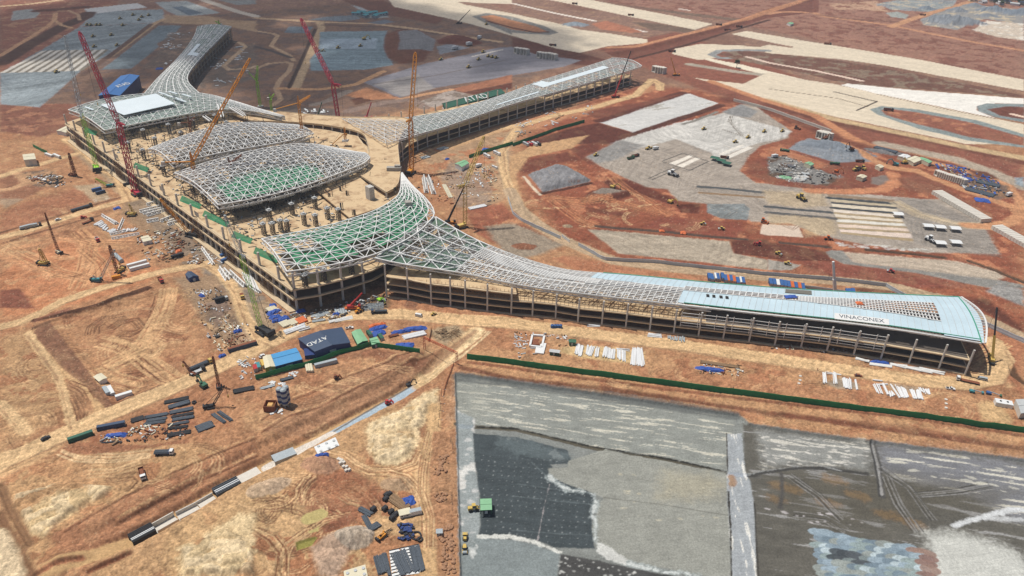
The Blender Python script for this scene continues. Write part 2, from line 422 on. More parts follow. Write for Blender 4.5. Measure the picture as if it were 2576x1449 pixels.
L('earth_bank',(110,58,46),(1,0),2080,930,2576,830,2576,890,2200,950,e=2,wp=2)
L('gravel_yard',(168,156,148),(1,0),1590,1045,1950,905,2160,955,1800,1085,e=2,wp=2,rgb2=(134,120,110))
S('dirt_road',(206,150,106),10,(1,0),240,890,640,900,1000,850,1280,720)
S('dirt_road',(214,152,108),9,(1,0),1440,1000,1750,940,1960,900)
S('gravel_yard',(146,132,122),12,(1,0),580,1055,740,1010,930,915)
S('gravel_yard',(140,120,110),14,(1,0),930,1120,1300,1030,1560,1000,1700,1085,e=2)
L('earth_bank',(106,62,50),(1,0),950,1000,1040,980,1180,1010,1000,1060,e=2,wp=3)
L('gravel_yard',(104,92,86),(1,0),0,1080,300,1060,820,1100,850,1200,560,1215,300,1160,e=3,wp=3)
# ---------------------------------------------------------------- runways and taxiways
RS=(0.0,140,14,.1)
L('runway',CREAM,'F',964,-20,991,17,1119,44,1186,61,1288,90,1400,122,1458,133,1528,117,1630,108,1628,99,1538,85,1460,75,1408,60,1288,34,1170,12,1090,-20,e=1.2,wp=1.2,var=.06,streak=(-.55,90,7,.13),rg=.02)
L('ground',(150,104,90),(1,0),2320,20,2576,40,2576,118,2440,75,e=2,wp=2)
L('gravel_yard',(140,138,134),(1,0),2170,165,2320,130,2576,168,2576,350,2300,230,e=2,wp=1)
L('gravel_yard',(140,138,134),(2,0),0,165,160,215,330,260,470,330,380,350,0,330,e=2,wp=1)
L('earth_bank',(206,132,88),'F',1207,41,1240,38,1288,51,1350,67,1380,80,1350,83,1288,74,1240,58,e=1.5,wp=2)
S('earth_bank',(104,60,48),8,'F',1225,53,1288,70,1345,81,1378,80,e=2)
L('runway',CREAM,(2,0),330,-10,700,-20,2020,240,1840,300,1200,170,640,50,e=1.2,wp=1,var=.06,streak=(-.5,120,8,.12),rg=.02)
L('runway',CREAM,(1,0),1500,-60,2576,-60,2576,40,2240,30,1760,0,e=1.5,wp=1)
S('paving_strip',(238,226,210),9,(2,0),10,35,420,130,830,212,e=.8,wp=.6)
S('paving_strip',(238,226,210),9,(2,0),1000,246,1340,318,e=.8,wp=.6)
S('paving_strip',(236,222,206),7,(2,0),1690,90,1780,105,e=.8)
L('earth_bank',(186,112,84),(2,0),800,240,950,210,1200,280,1320,320,1200,330,900,300,e=2,wp=4,dz=3,slope=20)
L('ground',(116,98,84),(2,0),1100,50,1700,120,2400,200,2380,225,1800,160,1300,80,e=3,wp=4,a=.8)
L('ground',(114,94,80),(2,0),1200,220,1500,240,1850,300,1800,325,1400,300,e=3,wp=5,a=.8)
L('earth_bank',(128,72,58),'F',1525,133,1575,125,1640,112,1740,85,1850,55,1932,22,2060,-10,2060,30,1932,45,1850,72,1765,100,1660,128,1580,150,1538,140,e=1.5,wp=2,dz=-4,slope=12)
S('dirt_road',(206,136,96),11,'F',1530,120,1600,117,1665,100,1790,70,1880,45,1932,26,2060,-12,e=1.5)
S('earth_bank',(84,50,42),8,'F',1590,148,1660,131,1765,102,1850,75,1935,50,e=2)
S('dirt_road',(200,136,100),14,(3,0),0,120,120,100,360,100,460,130,560,165,900,210,1240,255,1600,330,2100,430,2576,510,e=2)
S('dirt_road',(206,144,104),16,(3,0),1240,270,1450,190,1700,110,1960,40,2100,0,e=2)
S('ground',(112,72,62),10,(3,0),500,150,900,200,1300,220,e=2,a=.7)
L('ground',(198,152,126),(3,0),600,40,1100,10,1250,150,1000,100,700,100,e=3,wp=6,rgb2=(150,92,74))
L('gravel_yard',(148,154,156),(3,0),1080,40,1300,0,1900,0,1860,60,1600,120,1250,100,e=2,wp=4,rgb2=(186,176,160))
L('gravel_yard',(158,162,158),(3,0),1180,130,1300,115,1420,150,1390,190,1240,170,e=2,wp=2)
L('gravel_yard',(150,148,146),(3,0),1530,200,1700,130,2000,40,2576,100,2576,250,2180,190,1900,300,1560,250,e=2,wp=3,rgb2=(196,182,158),thr=.58)
L('gravel_yard',(206,192,176),(3,0),2060,300,2200,210,2576,240,2576,410,2300,370,e=2,wp=5,rgb2=(222,216,206))
L('runway',CREAM,'F',1840,86,1878,78,1932,87,2072,110,2300,148,2576,200,2576,229,2430,202,2220,164,2107,148,1932,133,1900,120,1935,112,1990,120,1998,118,1932,105,e=1,wp=1,var=.05,streak=(-.52,120,6,.1),rg=.02)
L('runway',CREAM,'F',1698,122,1765,110,1863,115,1935,119,1935,126,1870,126,1805,126,1785,137,1800,146,1758,151,1690,135,e=1,wp=1,var=.05,rg=.02)
S('gravel_yard',(150,152,152),13,'F',1932,127,1870,126,1810,128,1790,138,1810,146,1860,146,e=1.2,wp=.8)
L('ground',(124,80,68),'F',1806,136,1840,129,1900,130,1932,133,2107,152,2300,185,2576,240,2576,246,2420,232,2280,222,2130,210,2000,180,1850,150,e=2,wp=2,var=.14,rgb2=(140,118,100),thr=.55)
S('paving_strip',(232,206,186),8,'F',1880,143,1932,157,2050,178,2168,203,e=.6,wp=.5)
L('runway',(236,222,196),'F',1773,150,1780,146,1855,160,1930,178,2025,200,2115,214,2100,222,2020,208,1930,190,1850,170,e=1,wp=1.5)
S('gravel_yard',(170,160,146),16,'F',1735,162,1850,180,1932,190,2050,212,e=2)
L('runway',CREAM,'F',1745,195,1790,202,1870,210,1932,182,2020,200,2115,215,2202,235,2357,268,2505,298,2576,313,2576,362,2430,362,2295,333,2107,295,1932,253,1850,225,e=1,wp=1,var=.05,streak=(-.53,110,6,.12),rg=.02)
L('runway',(242,236,224),'F',2115,214,2132,210,2282,225,2420,236,2576,248,2576,262,2505,260,2458,266,2457,278,2505,297,2357,267,2202,235,e=1,wp=.8,var=.05,streak=(-.2,60,7,.1),rg=.02)
S(None,(120,100,82),2.2,'F',1932,223,2110,248,2184,269,e=.5,wp=.4)
S(None,(66,54,48),3.5,'F',2097,231,2150,243,2205,255,e=.5,wp=.2)
S(None,(140,112,86),2.0,'F',2205,237,2357,270,2503,299,e=.5,wp=.3)
S(None,(66,54,48),2.5,'F',2155,278,2205,256,e=.5,wp=.3)
L('gravel_yard',(140,150,150),'F',2187,275,2217,267,2307,275,2457,302,2576,338,2576,372,2430,352,2307,322,2207,288,e=1,wp=.7,var=.05)
L('ground',(156,88,68),'F',2216,276,2240,274,2310,283,2440,308,2576,346,2576,366,2440,344,2310,312,2230,290,e=1.5,wp=1.5,rgb2=(190,118,84))
L('gravel_yard',(136,146,148),'F',2457,267,2482,260,2576,262,2576,308,2507,295,2462,280,e=1,wp=.7,var=.05)
L('ground',(124,66,52),'F',2484,275,2530,268,2576,270,2576,300,2515,290,e=1.5,wp=1.5)
S('paving_strip',(240,210,186),8,'F',2547,287,2590,297,e=.6)
S('earth_bank',(124,68,54),18,'F',1932,262,2000,283,2107,312,2295,345,2420,372,2576,408,e=4,wp=3)
S('dirt_road',(206,170,128),16,'F',1932,252,2107,302,2295,340,2430,370,2576,398,e=3,wp=2)
S('dirt_road',(206,132,88),13,'F',1790,205,1932,255,2050,290,2140,345,2185,365,2400,405,2576,470,e=2,wp=1.5)
S('gravel_yard',(176,162,146),20,'F',2220,362,2400,400,2500,435,2576,470,e=3,wp=2)
S('earth_bank',(120,62,48),22,'F',1830,250,1950,285,2050,325,2130,360,2300,395,2440,440,e=5,wp=5,a=.8)
# ---------------------------------------------------------------- yards on the right
L('apron_slab',(206,206,205),(2,0),870,1230,1240,1095,1720,940,1790,945,2080,1040,1230,1342,1190,1325,e=1,wp=1,var=.06,streak=(.5,60,7,.16),rgb2=(172,168,160),thr=.66,rg=.03)
L('earth_bank',(106,54,44),(2,0),100,1449,560,1300,860,1235,1200,1330,1240,1370,1000,1449,e=2.5,wp=2,var=.12)
S('earth_bank',(98,52,42),11,(2,0),1240,1350,1700,1190,2110,1060,e=1.5,wp=1)
S('earth_bank',(104,54,44),14,(2,0),880,1215,1240,1090,1720,935,e=2,wp=2)
L('earth_bank',(134,72,56),'F',1470,280,1600,260,1720,235,1500,300,e=4,wp=3)
L('gravel_yard',PAD,'F',1470,396,1495,385,1560,352,1700,312,1815,284,1870,262,1900,268,1990,328,1982,348,1912,368,1882,395,1862,430,1900,460,2000,470,2080,486,2200,490,2320,500,2410,502,2470,560,2515,640,2330,636,2185,618,2060,592,1990,562,1890,557,1880,550,1773,512,1705,506,1678,476,1623,471,1573,448,1505,416,e=1.5,wp=1.8,var=.07,streak=(.3,60,10,.16),rg=.05)
L('gravel_yard',(200,198,194),'F',1545,360,1600,340,1700,310,1822,285,1850,292,1990,330,1975,346,1900,362,1800,400,1790,385,1700,350,1590,378,e=2,wp=3,var=.07,streak=(.5,50,6,.18))
L('gravel_yard',(142,140,138),'F',1478,393,1560,352,1620,365,1560,400,1500,412,e=3,wp=3,streak=(.5,40,5,.2))
L('gravel_yard',(140,140,140),'F',1815,282,1865,262,1905,280,1888,296,1850,292,e=2,wp=2)
S('gravel_yard',(136,132,126),5,(2,0),1720,1250,1800,1230,2060,1125,e=.7)
tracks((110,100,88),(2,0),2210,1170,2190,1220,2240,1280,2310,1360,n=3,gap=1.2,a=.7)
tracks((110,100,88),(2,0),2110,1300,2330,1370,n=2,gap=1.2,a=.7)
for q in ((1580,195,1790,110,1830,122,1640,212),(1655,218,1850,135,1895,148,1720,235)):
    L('paving_strip',(236,226,210),(2,1),*q,e=.5,wp=.3)
S(None,(60,60,60),1.2,(2,1),1508,175,1715,92,1980,175,1790,265,1508,175,e=.3,wp=.2)
S(None,(66,66,64),1.0,(2,1),1375,345,1640,228,e=.3,wp=.2); S(None,(66,66,64),1.0,(2,1),1412,358,1690,240,e=.3,wp=.2)
for q in ((2070,105,2300,5,2340,12,2110,118),(2145,128,2380,25,2430,38,2190,145)):
    L('paving_strip',(228,220,206),(2,1),*q,e=.5,wp=.4)
L('earth_bank',(176,100,66),(2,1),120,330,300,515,800,400,860,360,560,200,430,200,e=2,wp=2)
L('gravel_heap',(138,136,136),(2,1),160,310,430,215,560,232,790,362,780,385,310,490,e=1,wp=1,dz=3.5,slope=5,rg=.4,var=.1)
lumps((2,1),240,320,430,270,620,300,700,380,400,450,300,440,h=2.0,sc=9,seed=31,pale=False)
S('earth_bank',(92,50,40),5,(2,1),305,500,540,455,790,395,e=1,wp=.6)
S('paving_strip',(216,196,170),3.0,(2,1),120,330,190,420,285,515,e=.5,wp=.8)
L('earth_bank',(128,66,50),(2,1),30,260,60,190,300,120,560,80,700,160,500,180,330,230,150,300,e=3,wp=3)
L('earth_bank',(124,64,50),(2,1),560,40,760,0,900,-20,880,60,720,120,860,210,780,210,e=3,wp=3)
L('earth_bank',(112,58,46),(2,1),700,560,760,490,900,440,1170,470,1245,500,1100,560,900,592,e=2,wp=2,dz=2.2,slope=6)
L('gravel_heap',(140,128,116),(2,1),810,510,900,455,1130,460,1180,480,960,530,e=2,wp=3)
L('earth_bank',(112,56,44),(2,1),900,380,1020,340,1200,370,1650,560,1700,610,1560,600,1300,510,1050,470,e=2.5,wp=2.5,dz=-2,slope=8)
L('earth_bank',(110,56,44),(2,1),1655,628,1700,605,1900,600,1880,700,1700,690,e=1.5,wp=1.5,dz=-1.5,slope=4)
L('earth_bank',(150,76,58),(2,1),1390,790,1480,735,1700,740,2320,790,2310,900,2200,950,1500,870,1300,830,e=2,wp=2,var=.05)
L('gravel_heap',(134,138,136),(2,1),1960,600,2340,603,2390,650,2370,765,2100,750,1960,690,e=1,wp=1.2,var=.1,streak=(.9,14,3,.25))
tracks((110,110,106),(2,1),2000,640,2100,620,2250,680,2150,740,2020,700,n=5,gap=1.6,a=.6)
L('earth_bank',(120,66,52),(2,1),750,640,1000,660,1270,720,1100,720,800,690,e=2,wp=3,a=.8)
for q in ((400,560,700,770,860,830),(560,600,900,560,1200,620,1500,700),(300,540,700,560,1000,540),(1000,330,1300,530,1600,720)):
    tracks((212,132,84),(2,1),*q,n=5,gap=2.6,w=1.1,a=.55)
    tracks((120,66,48),(2,1),*q,n=4,gap=3.3,w=.7,a=.45)
S('ditch',(92,78,70),4.5,(2,1),850,825,1200,855,1600,885,2000,930,2360,960,e=.8,wp=.5,dz=-1.5)
S('ditch',(92,78,70),4.5,(3,1),130,990,620,1035,e=.8,wp=.5,dz=-1.5)
S('ditch',(92,70,58),5,(3,1),1000,1065,1500,1110,1770,1145,e=.8,wp=.5,dz=-1.5)
S('ditch',(92,72,60),5,(3,1),2030,1180,2250,1260,2576,1390,e=.8,wp=.5,dz=-1.5)
L('gravel_yard',(172,160,144),(2,1),760,860,900,862,1200,890,1800,945,2190,980,2230,1100,2576,1165,2576,1270,1900,1190,1070,1100,960,1010,e=1.2,wp=1,var=.06,streak=(-.12,40,4,.2))
L('earth_bank',(112,60,48),(2,1),2190,970,2576,960,2576,1140,2240,1100,e=1.5,wp=1.5,var=.1)
L('earth_bank',(112,60,48),(3,1),-20,985,300,1030,580,1085,650,1180,330,1180,0,1155,e=1.5,wp=1.5,var=.1)
L('gravel_yard',(156,150,142),(3,1),0,1160,330,1220,240,1270,0,1270,e=1,wp=1)
L('earth_bank',(148,78,62),(3,1),330,1180,660,1180,1000,1240,1500,1290,1900,1390,2030,1449,1500,1449,700,1340,400,1290,e=1.5,wp=1.5,var=.06)
L('gravel_yard',(140,138,134),(3,1),580,1085,640,1065,760,1075,860,1180,1300,1240,2000,1300,2576,1420,2576,1449,2200,1449,1500,1300,760,1205,620,1140,e=1.2,wp=1,var=.08)
L('gravel_yard',(186,172,156),(3,1),760,1085,1300,1130,1900,1180,2300,1290,2390,1340,2300,1370,2000,1330,1300,1240,860,1190,e=2,wp=1.5,var=.05,streak=(-.15,50,4,.12))
L('gravel_yard',(150,148,146),'F',2510,710,2576,730,2576,770,2480,735,e=2,wp=2)
L('apron_slab',(214,196,180),(3,1),-60,810,20,805,310,825,355,940,0,915,-80,900,e=.7,wp=.5,var=.05)
tracks((120,90,76),(3,1),160,815,250,860,300,820,n=2,gap=2,a=.6)
# striped paving bays
sl=[(590,500,1270,562),(620,552,1285,605),(640,600,1300,652),(655,655,1330,712),(668,705,1350,760),(690,755,1375,800),(700,805,1405,848),(718,860,1440,900),(735,905,1470,985)]
bc=[(150,128,106),(196,180,152),(222,208,184),(228,214,196),(226,212,190),(226,220,206),(226,204,184),(226,206,190)]
for (a0,b0),rgb in zip(zip(sl[:-1],sl[1:]),bc):
    L('paving_strip',rgb,(3,1),a0[0],a0[1],a0[2],a0[3],.45*a0[2]+.55*b0[2],.45*a0[3]+.55*b0[3],.45*a0[0]+.55*b0[0],.45*a0[1]+.55*b0[1],e=.4,wp=.4,var=.1)
    L('paving_strip',(176,152,118) if rgb[0]>215 else (74,76,78),(3,1),.42*a0[0]+.58*b0[0],.42*a0[1]+.58*b0[1],.42*a0[2]+.58*b0[2],.42*a0[3]+.58*b0[3],.05*a0[2]+.95*b0[2],.05*a0[3]+.95*b0[3],.05*a0[0]+.95*b0[0],.05*a0[1]+.95*b0[1],e=.4,wp=.6,var=.22)
S('paving_strip',(70,74,76),5,(3,1),600,540,1280,600,e=.5,wp=.4)
S('paving_strip',(70,74,76),4.5,(3,1),640,640,1320,695,e=.5,wp=.4)
S('paving_strip',(80,82,82),5,'F',1926,520,2090,535,e=.5,wp=.3); S('paving_strip',(86,86,86),5.5,'F',1930,535,2100,550,e=.5,wp=.3)
S('paving_strip',(84,86,86),5,(2,1),1880,428,2200,455,2530,490,e=.5,wp=.3)
S('paving_strip',(150,116,84),4,(2,1),1890,490,2530,540,e=.5,wp=.3)
L('gravel_yard',(190,168,134),(3,1),-40,470,560,490,600,620,300,640,0,600,e=4,wp=6,a=.55)
L('gravel_yard',(194,172,138),(3,1),0,700,680,760,700,920,380,930,330,820,0,800,e=4,wp=5,a=.6)
L('gravel_yard',(132,128,124),(3,1),1300,540,1620,560,2200,830,2340,1140,1900,1090,1480,1000,1320,700,e=3,wp=4,a=.55)
tracks((196,178,150),(3,1),1280,580,1500,700,1900,810,2250,830,n=6,gap=2.5,w=1.6,a=.5)
for k in range(14):
    xx=700+k*70; spots((206,204,198),W2((3,1),xx,985+k*5,xx+60,990+k*5,xx+60,1030+k*5,xx,1025+k*5),5,.8,2.0,seed=k)
# rubble and gravel heaps, far right yard
L('earth_bank',(140,74,56),'F',1870,430,1905,400,2000,385,2100,395,2250,440,2240,470,2080,480,1950,465,e=3,wp=3,var=.14)
L('gravel_yard',(128,126,124),(3,1),0,130,160,110,420,190,600,290,740,330,600,420,240,380,0,310,e=2,wp=4,rgb2=(96,80,70),thr=.55)
L('gravel_heap',(138,142,146),(3,1),210,50,280,-10,400,-60,680,-10,1100,180,860,180,700,190,480,130,e=1.5,wp=2,dz=2,slope=20,var=.1,rg=.3)
mound((3,1),560,20,26,16,5,rgb=(124,130,136)); mound((3,1),800,70,30,14,6,ang=-.5,rgb=(132,138,144)); mound((3,1),1170,80,24,9,3,ang=-.4,rgb=(122,118,116))
L('gravel_yard',(132,120,114),(3,1),1040,340,1190,310,1250,390,1150,425,1040,400,e=1.5,wp=1.5)
L('earth_bank',(190,116,78),(3,1),0,40,130,10,260,90,600,200,500,260,200,130,0,110,e=2,wp=3,a=.8)
S('dirt_road',(204,128,86),13,(3,1),420,470,800,480,1150,460,1300,380,1250,300,e=2,wp=2)
S('dirt_road',(206,140,96),12,(3,1),760,0,1100,180,1250,240,1500,270,1700,360,2000,470,2250,560,2480,640,2550,720,2440,790,2200,830,2000,820,e=2,wp=2)
S('dirt_road',(206,140,96),10,(3,1),1500,150,1900,240,2200,330,2420,420,2530,560,2550,680,e=2,wp=2)
L('earth_bank',(146,84,64),(3,1),1300,340,1500,300,1750,400,1900,520,2100,620,2300,780,2100,740,1750,480,1640,500,1400,470,e=3,wp=4,var=.14)
L('earth_bank',(186,124,88),(3,1),1750,500,2000,600,2250,700,2240,760,2000,650,e=3,wp=4,a=.7)
L('gravel_yard',(120,100,90),(3,1),1850,330,2100,330,2400,420,2480,540,2300,560,2000,450,e=3,wp=4,rgb2=(150,110,86))
L('earth_bank',(120,70,54),(3,1),2000,260,2200,280,2330,350,2150,350,e=2,wp=2)
L('gravel_yard',(150,160,168),(3,1),2480,340,2576,330,2576,440,2490,400,e=2,wp=2)
mound((2,0),640,250,26,20,6,rgb=(140,148,154))
for a in ((1900,110,26,16,9),(1690,205,30,20,10),(1900,230,60,30,16),(2270,110,42,22,12),(2070,60,26,16,8),(2190,160,26,16,7),(2560,140,50,30,13),(1600,90,22,14,8),(1440,100,24,12,6),(1190,60,24,14,5),(1760,20,26,14,5)):
    mound((3,0),*a,rgb=random.choice([(136,140,144),(146,146,146),(126,134,142)]),rg=.1)
mound((3,0),2180,150,22,14,5,rgb=(206,188,156))
# ---------------------------------------------------------------- hall surroundings
HALLYARD=(166,142,118)
L('gravel_yard',HALLYARD,'F',170,345,205,340,240,400,330,480,420,540,520,600,600,690,720,790,700,830,650,850,590,760,480,660,400,590,330,520,250,440,190,390,e=3,wp=4,var=.1,rgb2=(138,126,114),thr=.56)
L('gravel_yard',(150,128,108),'F',340,470,450,510,500,560,420,600,350,580,300,530,e=3,wp=4,a=.7)
L('gravel_yard',(140,122,106),'F',420,570,520,590,560,650,480,680,430,640,e=3,wp=4,rgb2=(178,128,92),thr=.55)
L('gravel_yard',(128,106,92),(0,1),160,300,500,250,600,330,560,440,330,420,e=2,wp=4,rgb2=(186,140,108),thr=.5)
L('gravel_yard',(176,152,126),(0,1),730,420,1000,400,1120,540,960,590,840,490,e=2,wp=3,rgb2=(200,186,166),thr=.58)
S('dirt_road',ROAD,14,'F',170,350,205,370,250,410,300,445,330,500,e=2,wp=1.5,ruts=.1)
S('dirt_road',(206,164,122),10,'F',0,445,60,425,130,405,200,385,e=2,wp=1.5,ruts=.1)
S('dirt_road',(202,150,110),8,'F',-10,480,30,475,65,462,55,445,30,430,e=2,wp=1.5)
S('dirt_road',(206,158,114),10,'F',-10,600,60,583,130,560,240,525,330,500,420,480,e=1.2,wp=1,ruts=.15)
S('earth_bank',(136,92,68),2.5,'F',-10,588,60,570,130,548,240,514,300,497,e=.8,wp=.8,dz=.8); S('earth_bank',(140,92,68),3,'F',-10,617,80,590,200,556,260,540,e=.8,wp=.8,dz=.8)
S('dirt_road',(212,146,100),6,'F',0,630,90,615,150,600,200,610,220,680,230,720,e=2,wp=2,ruts=.2)
S('dirt_road',(212,146,100),5,'F',0,640,60,670,120,690,200,700,e=2,wp=2,ruts=.2)
S('dirt_road',ROAD,9,'F',-10,825,50,812,100,790,160,757,260,722,400,686,520,662,560,690,e=1.4,wp=1.2,ruts=.14)
S('earth_bank',(118,74,56),3,'F',85,826,160,795,240,772,310,742,370,722,e=.8,wp=.8,dz=.9)
S('dirt_road',ROAD,13.5,'F',-30,1172,60,1140,110,1115,300,1030,420,982,480,955,640,882,720,842,800,803,900,792,1010,790,1150,805,1300,815,1500,842,1700,867,1900,897,2100,927,2300,957,2420,965,2500,950,2525,900,2500,860,e=1.4,wp=1.4,ruts=.12)
S('dirt_road',(206,158,112),18,'F',-30,1185,60,1150,110,1122,e=2,wp=2)
L('dirt_road',ROAD,(3,2),2060,840,2200,740,2350,760,2420,900,2400,1000,2576,1000,2576,900,2470,800,2330,700,2130,720,2000,900,e=2,wp=2)
L('gravel_yard',(164,134,110),'F',440,700,540,690,570,740,600,790,650,860,600,880,540,850,480,770,e=3,wp=4,rgb2=(134,112,96),thr=.52)
L('gravel_yard',(132,112,100),(0,2),2070,160,2300,90,2330,200,2180,370,2120,250,e=2,wp=2)
L('ground',(116,106,72),(0,2),1740,20,1800,0,1870,100,1910,250,1980,370,1930,380,1860,220,e=1.5,wp=2.5,a=.8)
S('dirt_road',(200,172,138),9,'F',560,690,590,730,615,800,650,850,680,862,e=1.5,wp=1.2,ruts=.1)
L('earth_bank',(186,122,84),'F',980,755,1060,790,1300,815,1290,795,1180,775,1080,765,1030,750,e=1.5,wp=2,dz=.8,rgb2=(150,98,72))
L('gravel_yard',(118,92,74),'F',730,790,900,745,980,752,980,775,900,785,740,830,690,800,e=2,wp=2)
# middle yards
L('gravel_yard',(178,142,114),'F',1050,380,1130,350,1290,330,1290,400,1260,430,1275,500,1230,520,1170,480,1120,460,1080,420,e=3,wp=4,var=.1,rgb2=(186,122,88),thr=.56)
L('gravel_yard',(150,136,124),'F',1130,400,1190,430,1240,470,1230,520,1150,520,1110,450,e=3,wp=4,a=.7,rgb2=(196,156,120),thr=.6)
L('earth_bank',(164,92,66),'F',1170,530,1260,510,1310,560,1400,610,1300,640,1200,590,e=3,wp=3,var=.12,rgb2=(196,128,88))
L('gravel_yard',(152,138,122),'F',1220,570,1290,560,1400,605,1430,615,1310,655,1260,625,e=3,wp=3)
S('dirt_road',(206,158,114),12,'F',1660,225,1660,210,1640,200,1600,240,1500,268,1400,290,1330,310,1270,322,1200,345,1130,370,e=2,wp=2,ruts=.1)
L('ground',(196,130,92),'F',1290,300,1420,278,1560,245,1640,215,1655,225,1520,270,1340,325,e=3,wp=4)
S('dirt_road',(186,152,120),13,'F',1300,325,1262,380,1268,430,1283,480,1302,520,1345,560,1420,605,1540,655,1700,676,1900,693,2100,706,2250,722,2360,748,2450,790,2600,862,e=1.5,wp=1.2,ruts=.12)
L('dirt_road',(204,154,108),'F',1285,392,1345,362,1480,340,1440,372,1330,395,1298,440,1310,500,1340,545,1300,520,1278,450,e=2,wp=2)
L('ground',(186,116,80),'F',1420,640,1560,668,1800,705,2200,735,2400,770,2576,865,2576,1000,2480,900,2440,770,2380,745,2250,740,2000,720,1700,700,1450,680,1390,650,e=3,wp=3,var=.12)
L('earth_bank',(112,60,46),'F',2430,755,2576,840,2576,800,2480,745,e=3,wp=3)
L('earth_bank',(170,92,62),(3,2),1150,0,1500,80,1900,60,2200,110,2576,400,2576,250,2100,0,e=3,wp=3)
L('ground',(112,64,48),(3,2),870,0,1180,0,1430,100,1350,130,900,80,e=2,wp=2,a=.8)
# ---------------------------------------------------------------- basin on the left
L('ground',(194,136,94),(0,2),480,330,760,230,1350,80,1700,0,1800,20,1950,250,1960,600,1900,880,1690,950,1120,1190,e=3,wp=3,var=.1,rgb2=(176,116,80),thr=.56,dz=-2.2,slope=7)
L('earth_bank',(142,94,72),(0,2),330,460,400,370,490,330,900,850,1130,1190,1060,1208,900,1020,640,820,e=1.2,wp=1.2,var=.08,streak=(1.9,40,4,.15))
S('earth_bank',(128,84,62),4,(0,2),1110,1195,1400,1070,1690,955,e=1,wp=1)
S('earth_bank',(104,66,50),4.5,(0,2),345,330,620,265,900,195,1150,110,1500,0,e=.8,wp=1,dz=1.2)
L('earth_bank',(150,94,74),(0,2),345,345,380,310,700,195,720,215,600,265,e=1,wp=1.2)
L('earth_bank',(148,84,64),(0,2),0,20,200,0,340,200,220,210,0,190,e=1.5,wp=2)
S('dirt_road',(214,164,112),5,(0,2),290,460,400,620,560,850,640,1050,690,1250,720,1380,e=1.5,wp=1.5,ruts=.2)
S('dirt_road',(214,166,116),6,(0,2),350,560,620,840,850,960,980,1120,1000,1220,e=1.5,wp=1.5,ruts=.2)
S('dirt_road',(214,172,126),7,(0,2),0,1170,120,1290,260,1449,e=1.5,wp=1.5,ruts=.15)
for q,kk in (((910,430,930,360,1050,280,1250,240),6),((1110,380,1200,310,1350,300,1420,380,1300,430,1180,420),6),((1330,660,1450,760,1600,880,1680,930),6),((1440,560,1480,700,1560,800),6),((1600,60,1560,200,1500,300),4),((1000,810,1200,730,1380,720,1420,800,1250,830),3),((720,1080,780,1200,830,1330),5),((700,960,830,1020,900,1120),5),((1100,560,1200,480,1330,520),4),((1250,990,1350,1020,1480,990),4),((1350,860,1500,820,1600,900),4)):
    tracks((124,78,54),(0,2),*q,n=kk,gap=1.5,w=.55,a=.62,jit=1.8,dz=-.15)
for q in ((1700,0,1640,200,1520,420,1400,600,1100,760),(1480,520,1560,560,1500,650),(1050,500,1250,560,1400,660,1650,840,1800,960),(960,800,1100,900,1400,960)):
    tracks((224,172,122),(0,2),*q,n=6,gap=2.2,w=1.5,a=.5,jit=2.5)
for q in ((780,880,900,1000,860,1250,760,1449),(820,960,1000,1000,1300,1010),(0,1010,300,1150,600,1300,900,1360),(840,1050,1000,1200,1050,1340),(1100,1250,1300,1230,1500,1240)):
    tracks((222,158,108),(0,1),*q,n=6,gap=2.2,w=1.2,a=.55,jit=2.5)
    tracks((140,88,60),(0,1),*q,n=4,gap=2.6,w=.6,a=.4,jit=2.5)
# ---------------------------------------------------------------- trench with precast culvert, diagonal, foreground left
TR=W2('F',120,1440,330,1345,395,1310,590,1196,660,1160,740,1120,830,1072,1000,985,1075,935,1130,880,1200,835)
S('ground',(206,160,112),30,'F',320,1420,500,1300,700,1190,860,1110,950,1050,e=4,wp=3,ruts=.15,a=.7)
L('earth_bank',(178,118,82),(0,3),470,1040,1000,770,1750,420,2576,60,2576,330,2400,420,1550,900,800,1250,600,1200,e=2,wp=2,var=.1,streak=(.58,30,2.2,.22))
L('earth_bank',(176,124,90),(1,2),60,1380,300,1200,600,1090,1000,860,1560,640,1760,640,1700,860,1300,1040,740,1370,560,1449,100,1449,e=1.5,wp=2,var=.12,streak=(.58,30,2.2,.22))
sel=bbox(TR,40); d,tt,sdn=lined(TR,X[sel],Y[sel])
tot=sum(hypot(b[0]-a[0],b[1]-a[1]) for a,b in zip(TR[:-1],TR[1:]))
fade=sm(tt/40)*sm((tot-tt)/60)
left=np.where(sdn<0,d,-d)              # + on the camera-left/far side
wob=1.1*wx[sel]
prof=np.where(left>0,-5.5*(1-sm((left-3.8+.4*wob)/3.2)*.5-sm((left-11.5+wob)/5.0)*.5),-5.5*(1-sm((-left-3.8+.5*wob)/4.2)))
Zh[sel] += (prof*fade).astype(np.float32)
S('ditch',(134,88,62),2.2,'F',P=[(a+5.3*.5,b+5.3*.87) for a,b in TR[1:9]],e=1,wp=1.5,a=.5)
S('trench_floor',(206,160,108),8.5,'F',P=TR,e=1,wp=.8,rg=.05)
S('trench_floor',(172,188,198),6.6,'F',828,1078,900,1040,1000,987,1068,942,e=.4,wp=.3,var=.04,rg=.01)
S('trench_floor',(120,112,104),1.2,'F',836,1068,925,1016,1000,973,1040,950,e=.4,wp=.4)
S('trench_floor',(226,216,202),6.0,'F',668,1158,740,1120,832,1076,e=.4,wp=.3,var=.05,rg=.01)
S('dirt_road',(228,188,140),12,'F',1060,950,1110,905,1150,870,1195,835,e=2,wp=1.5,ruts=.2)
tracks((236,204,160),(1,2),1700,860,1850,760,2000,660,2200,500,2280,420,n=8,gap=1.6,w=.8,a=.55)
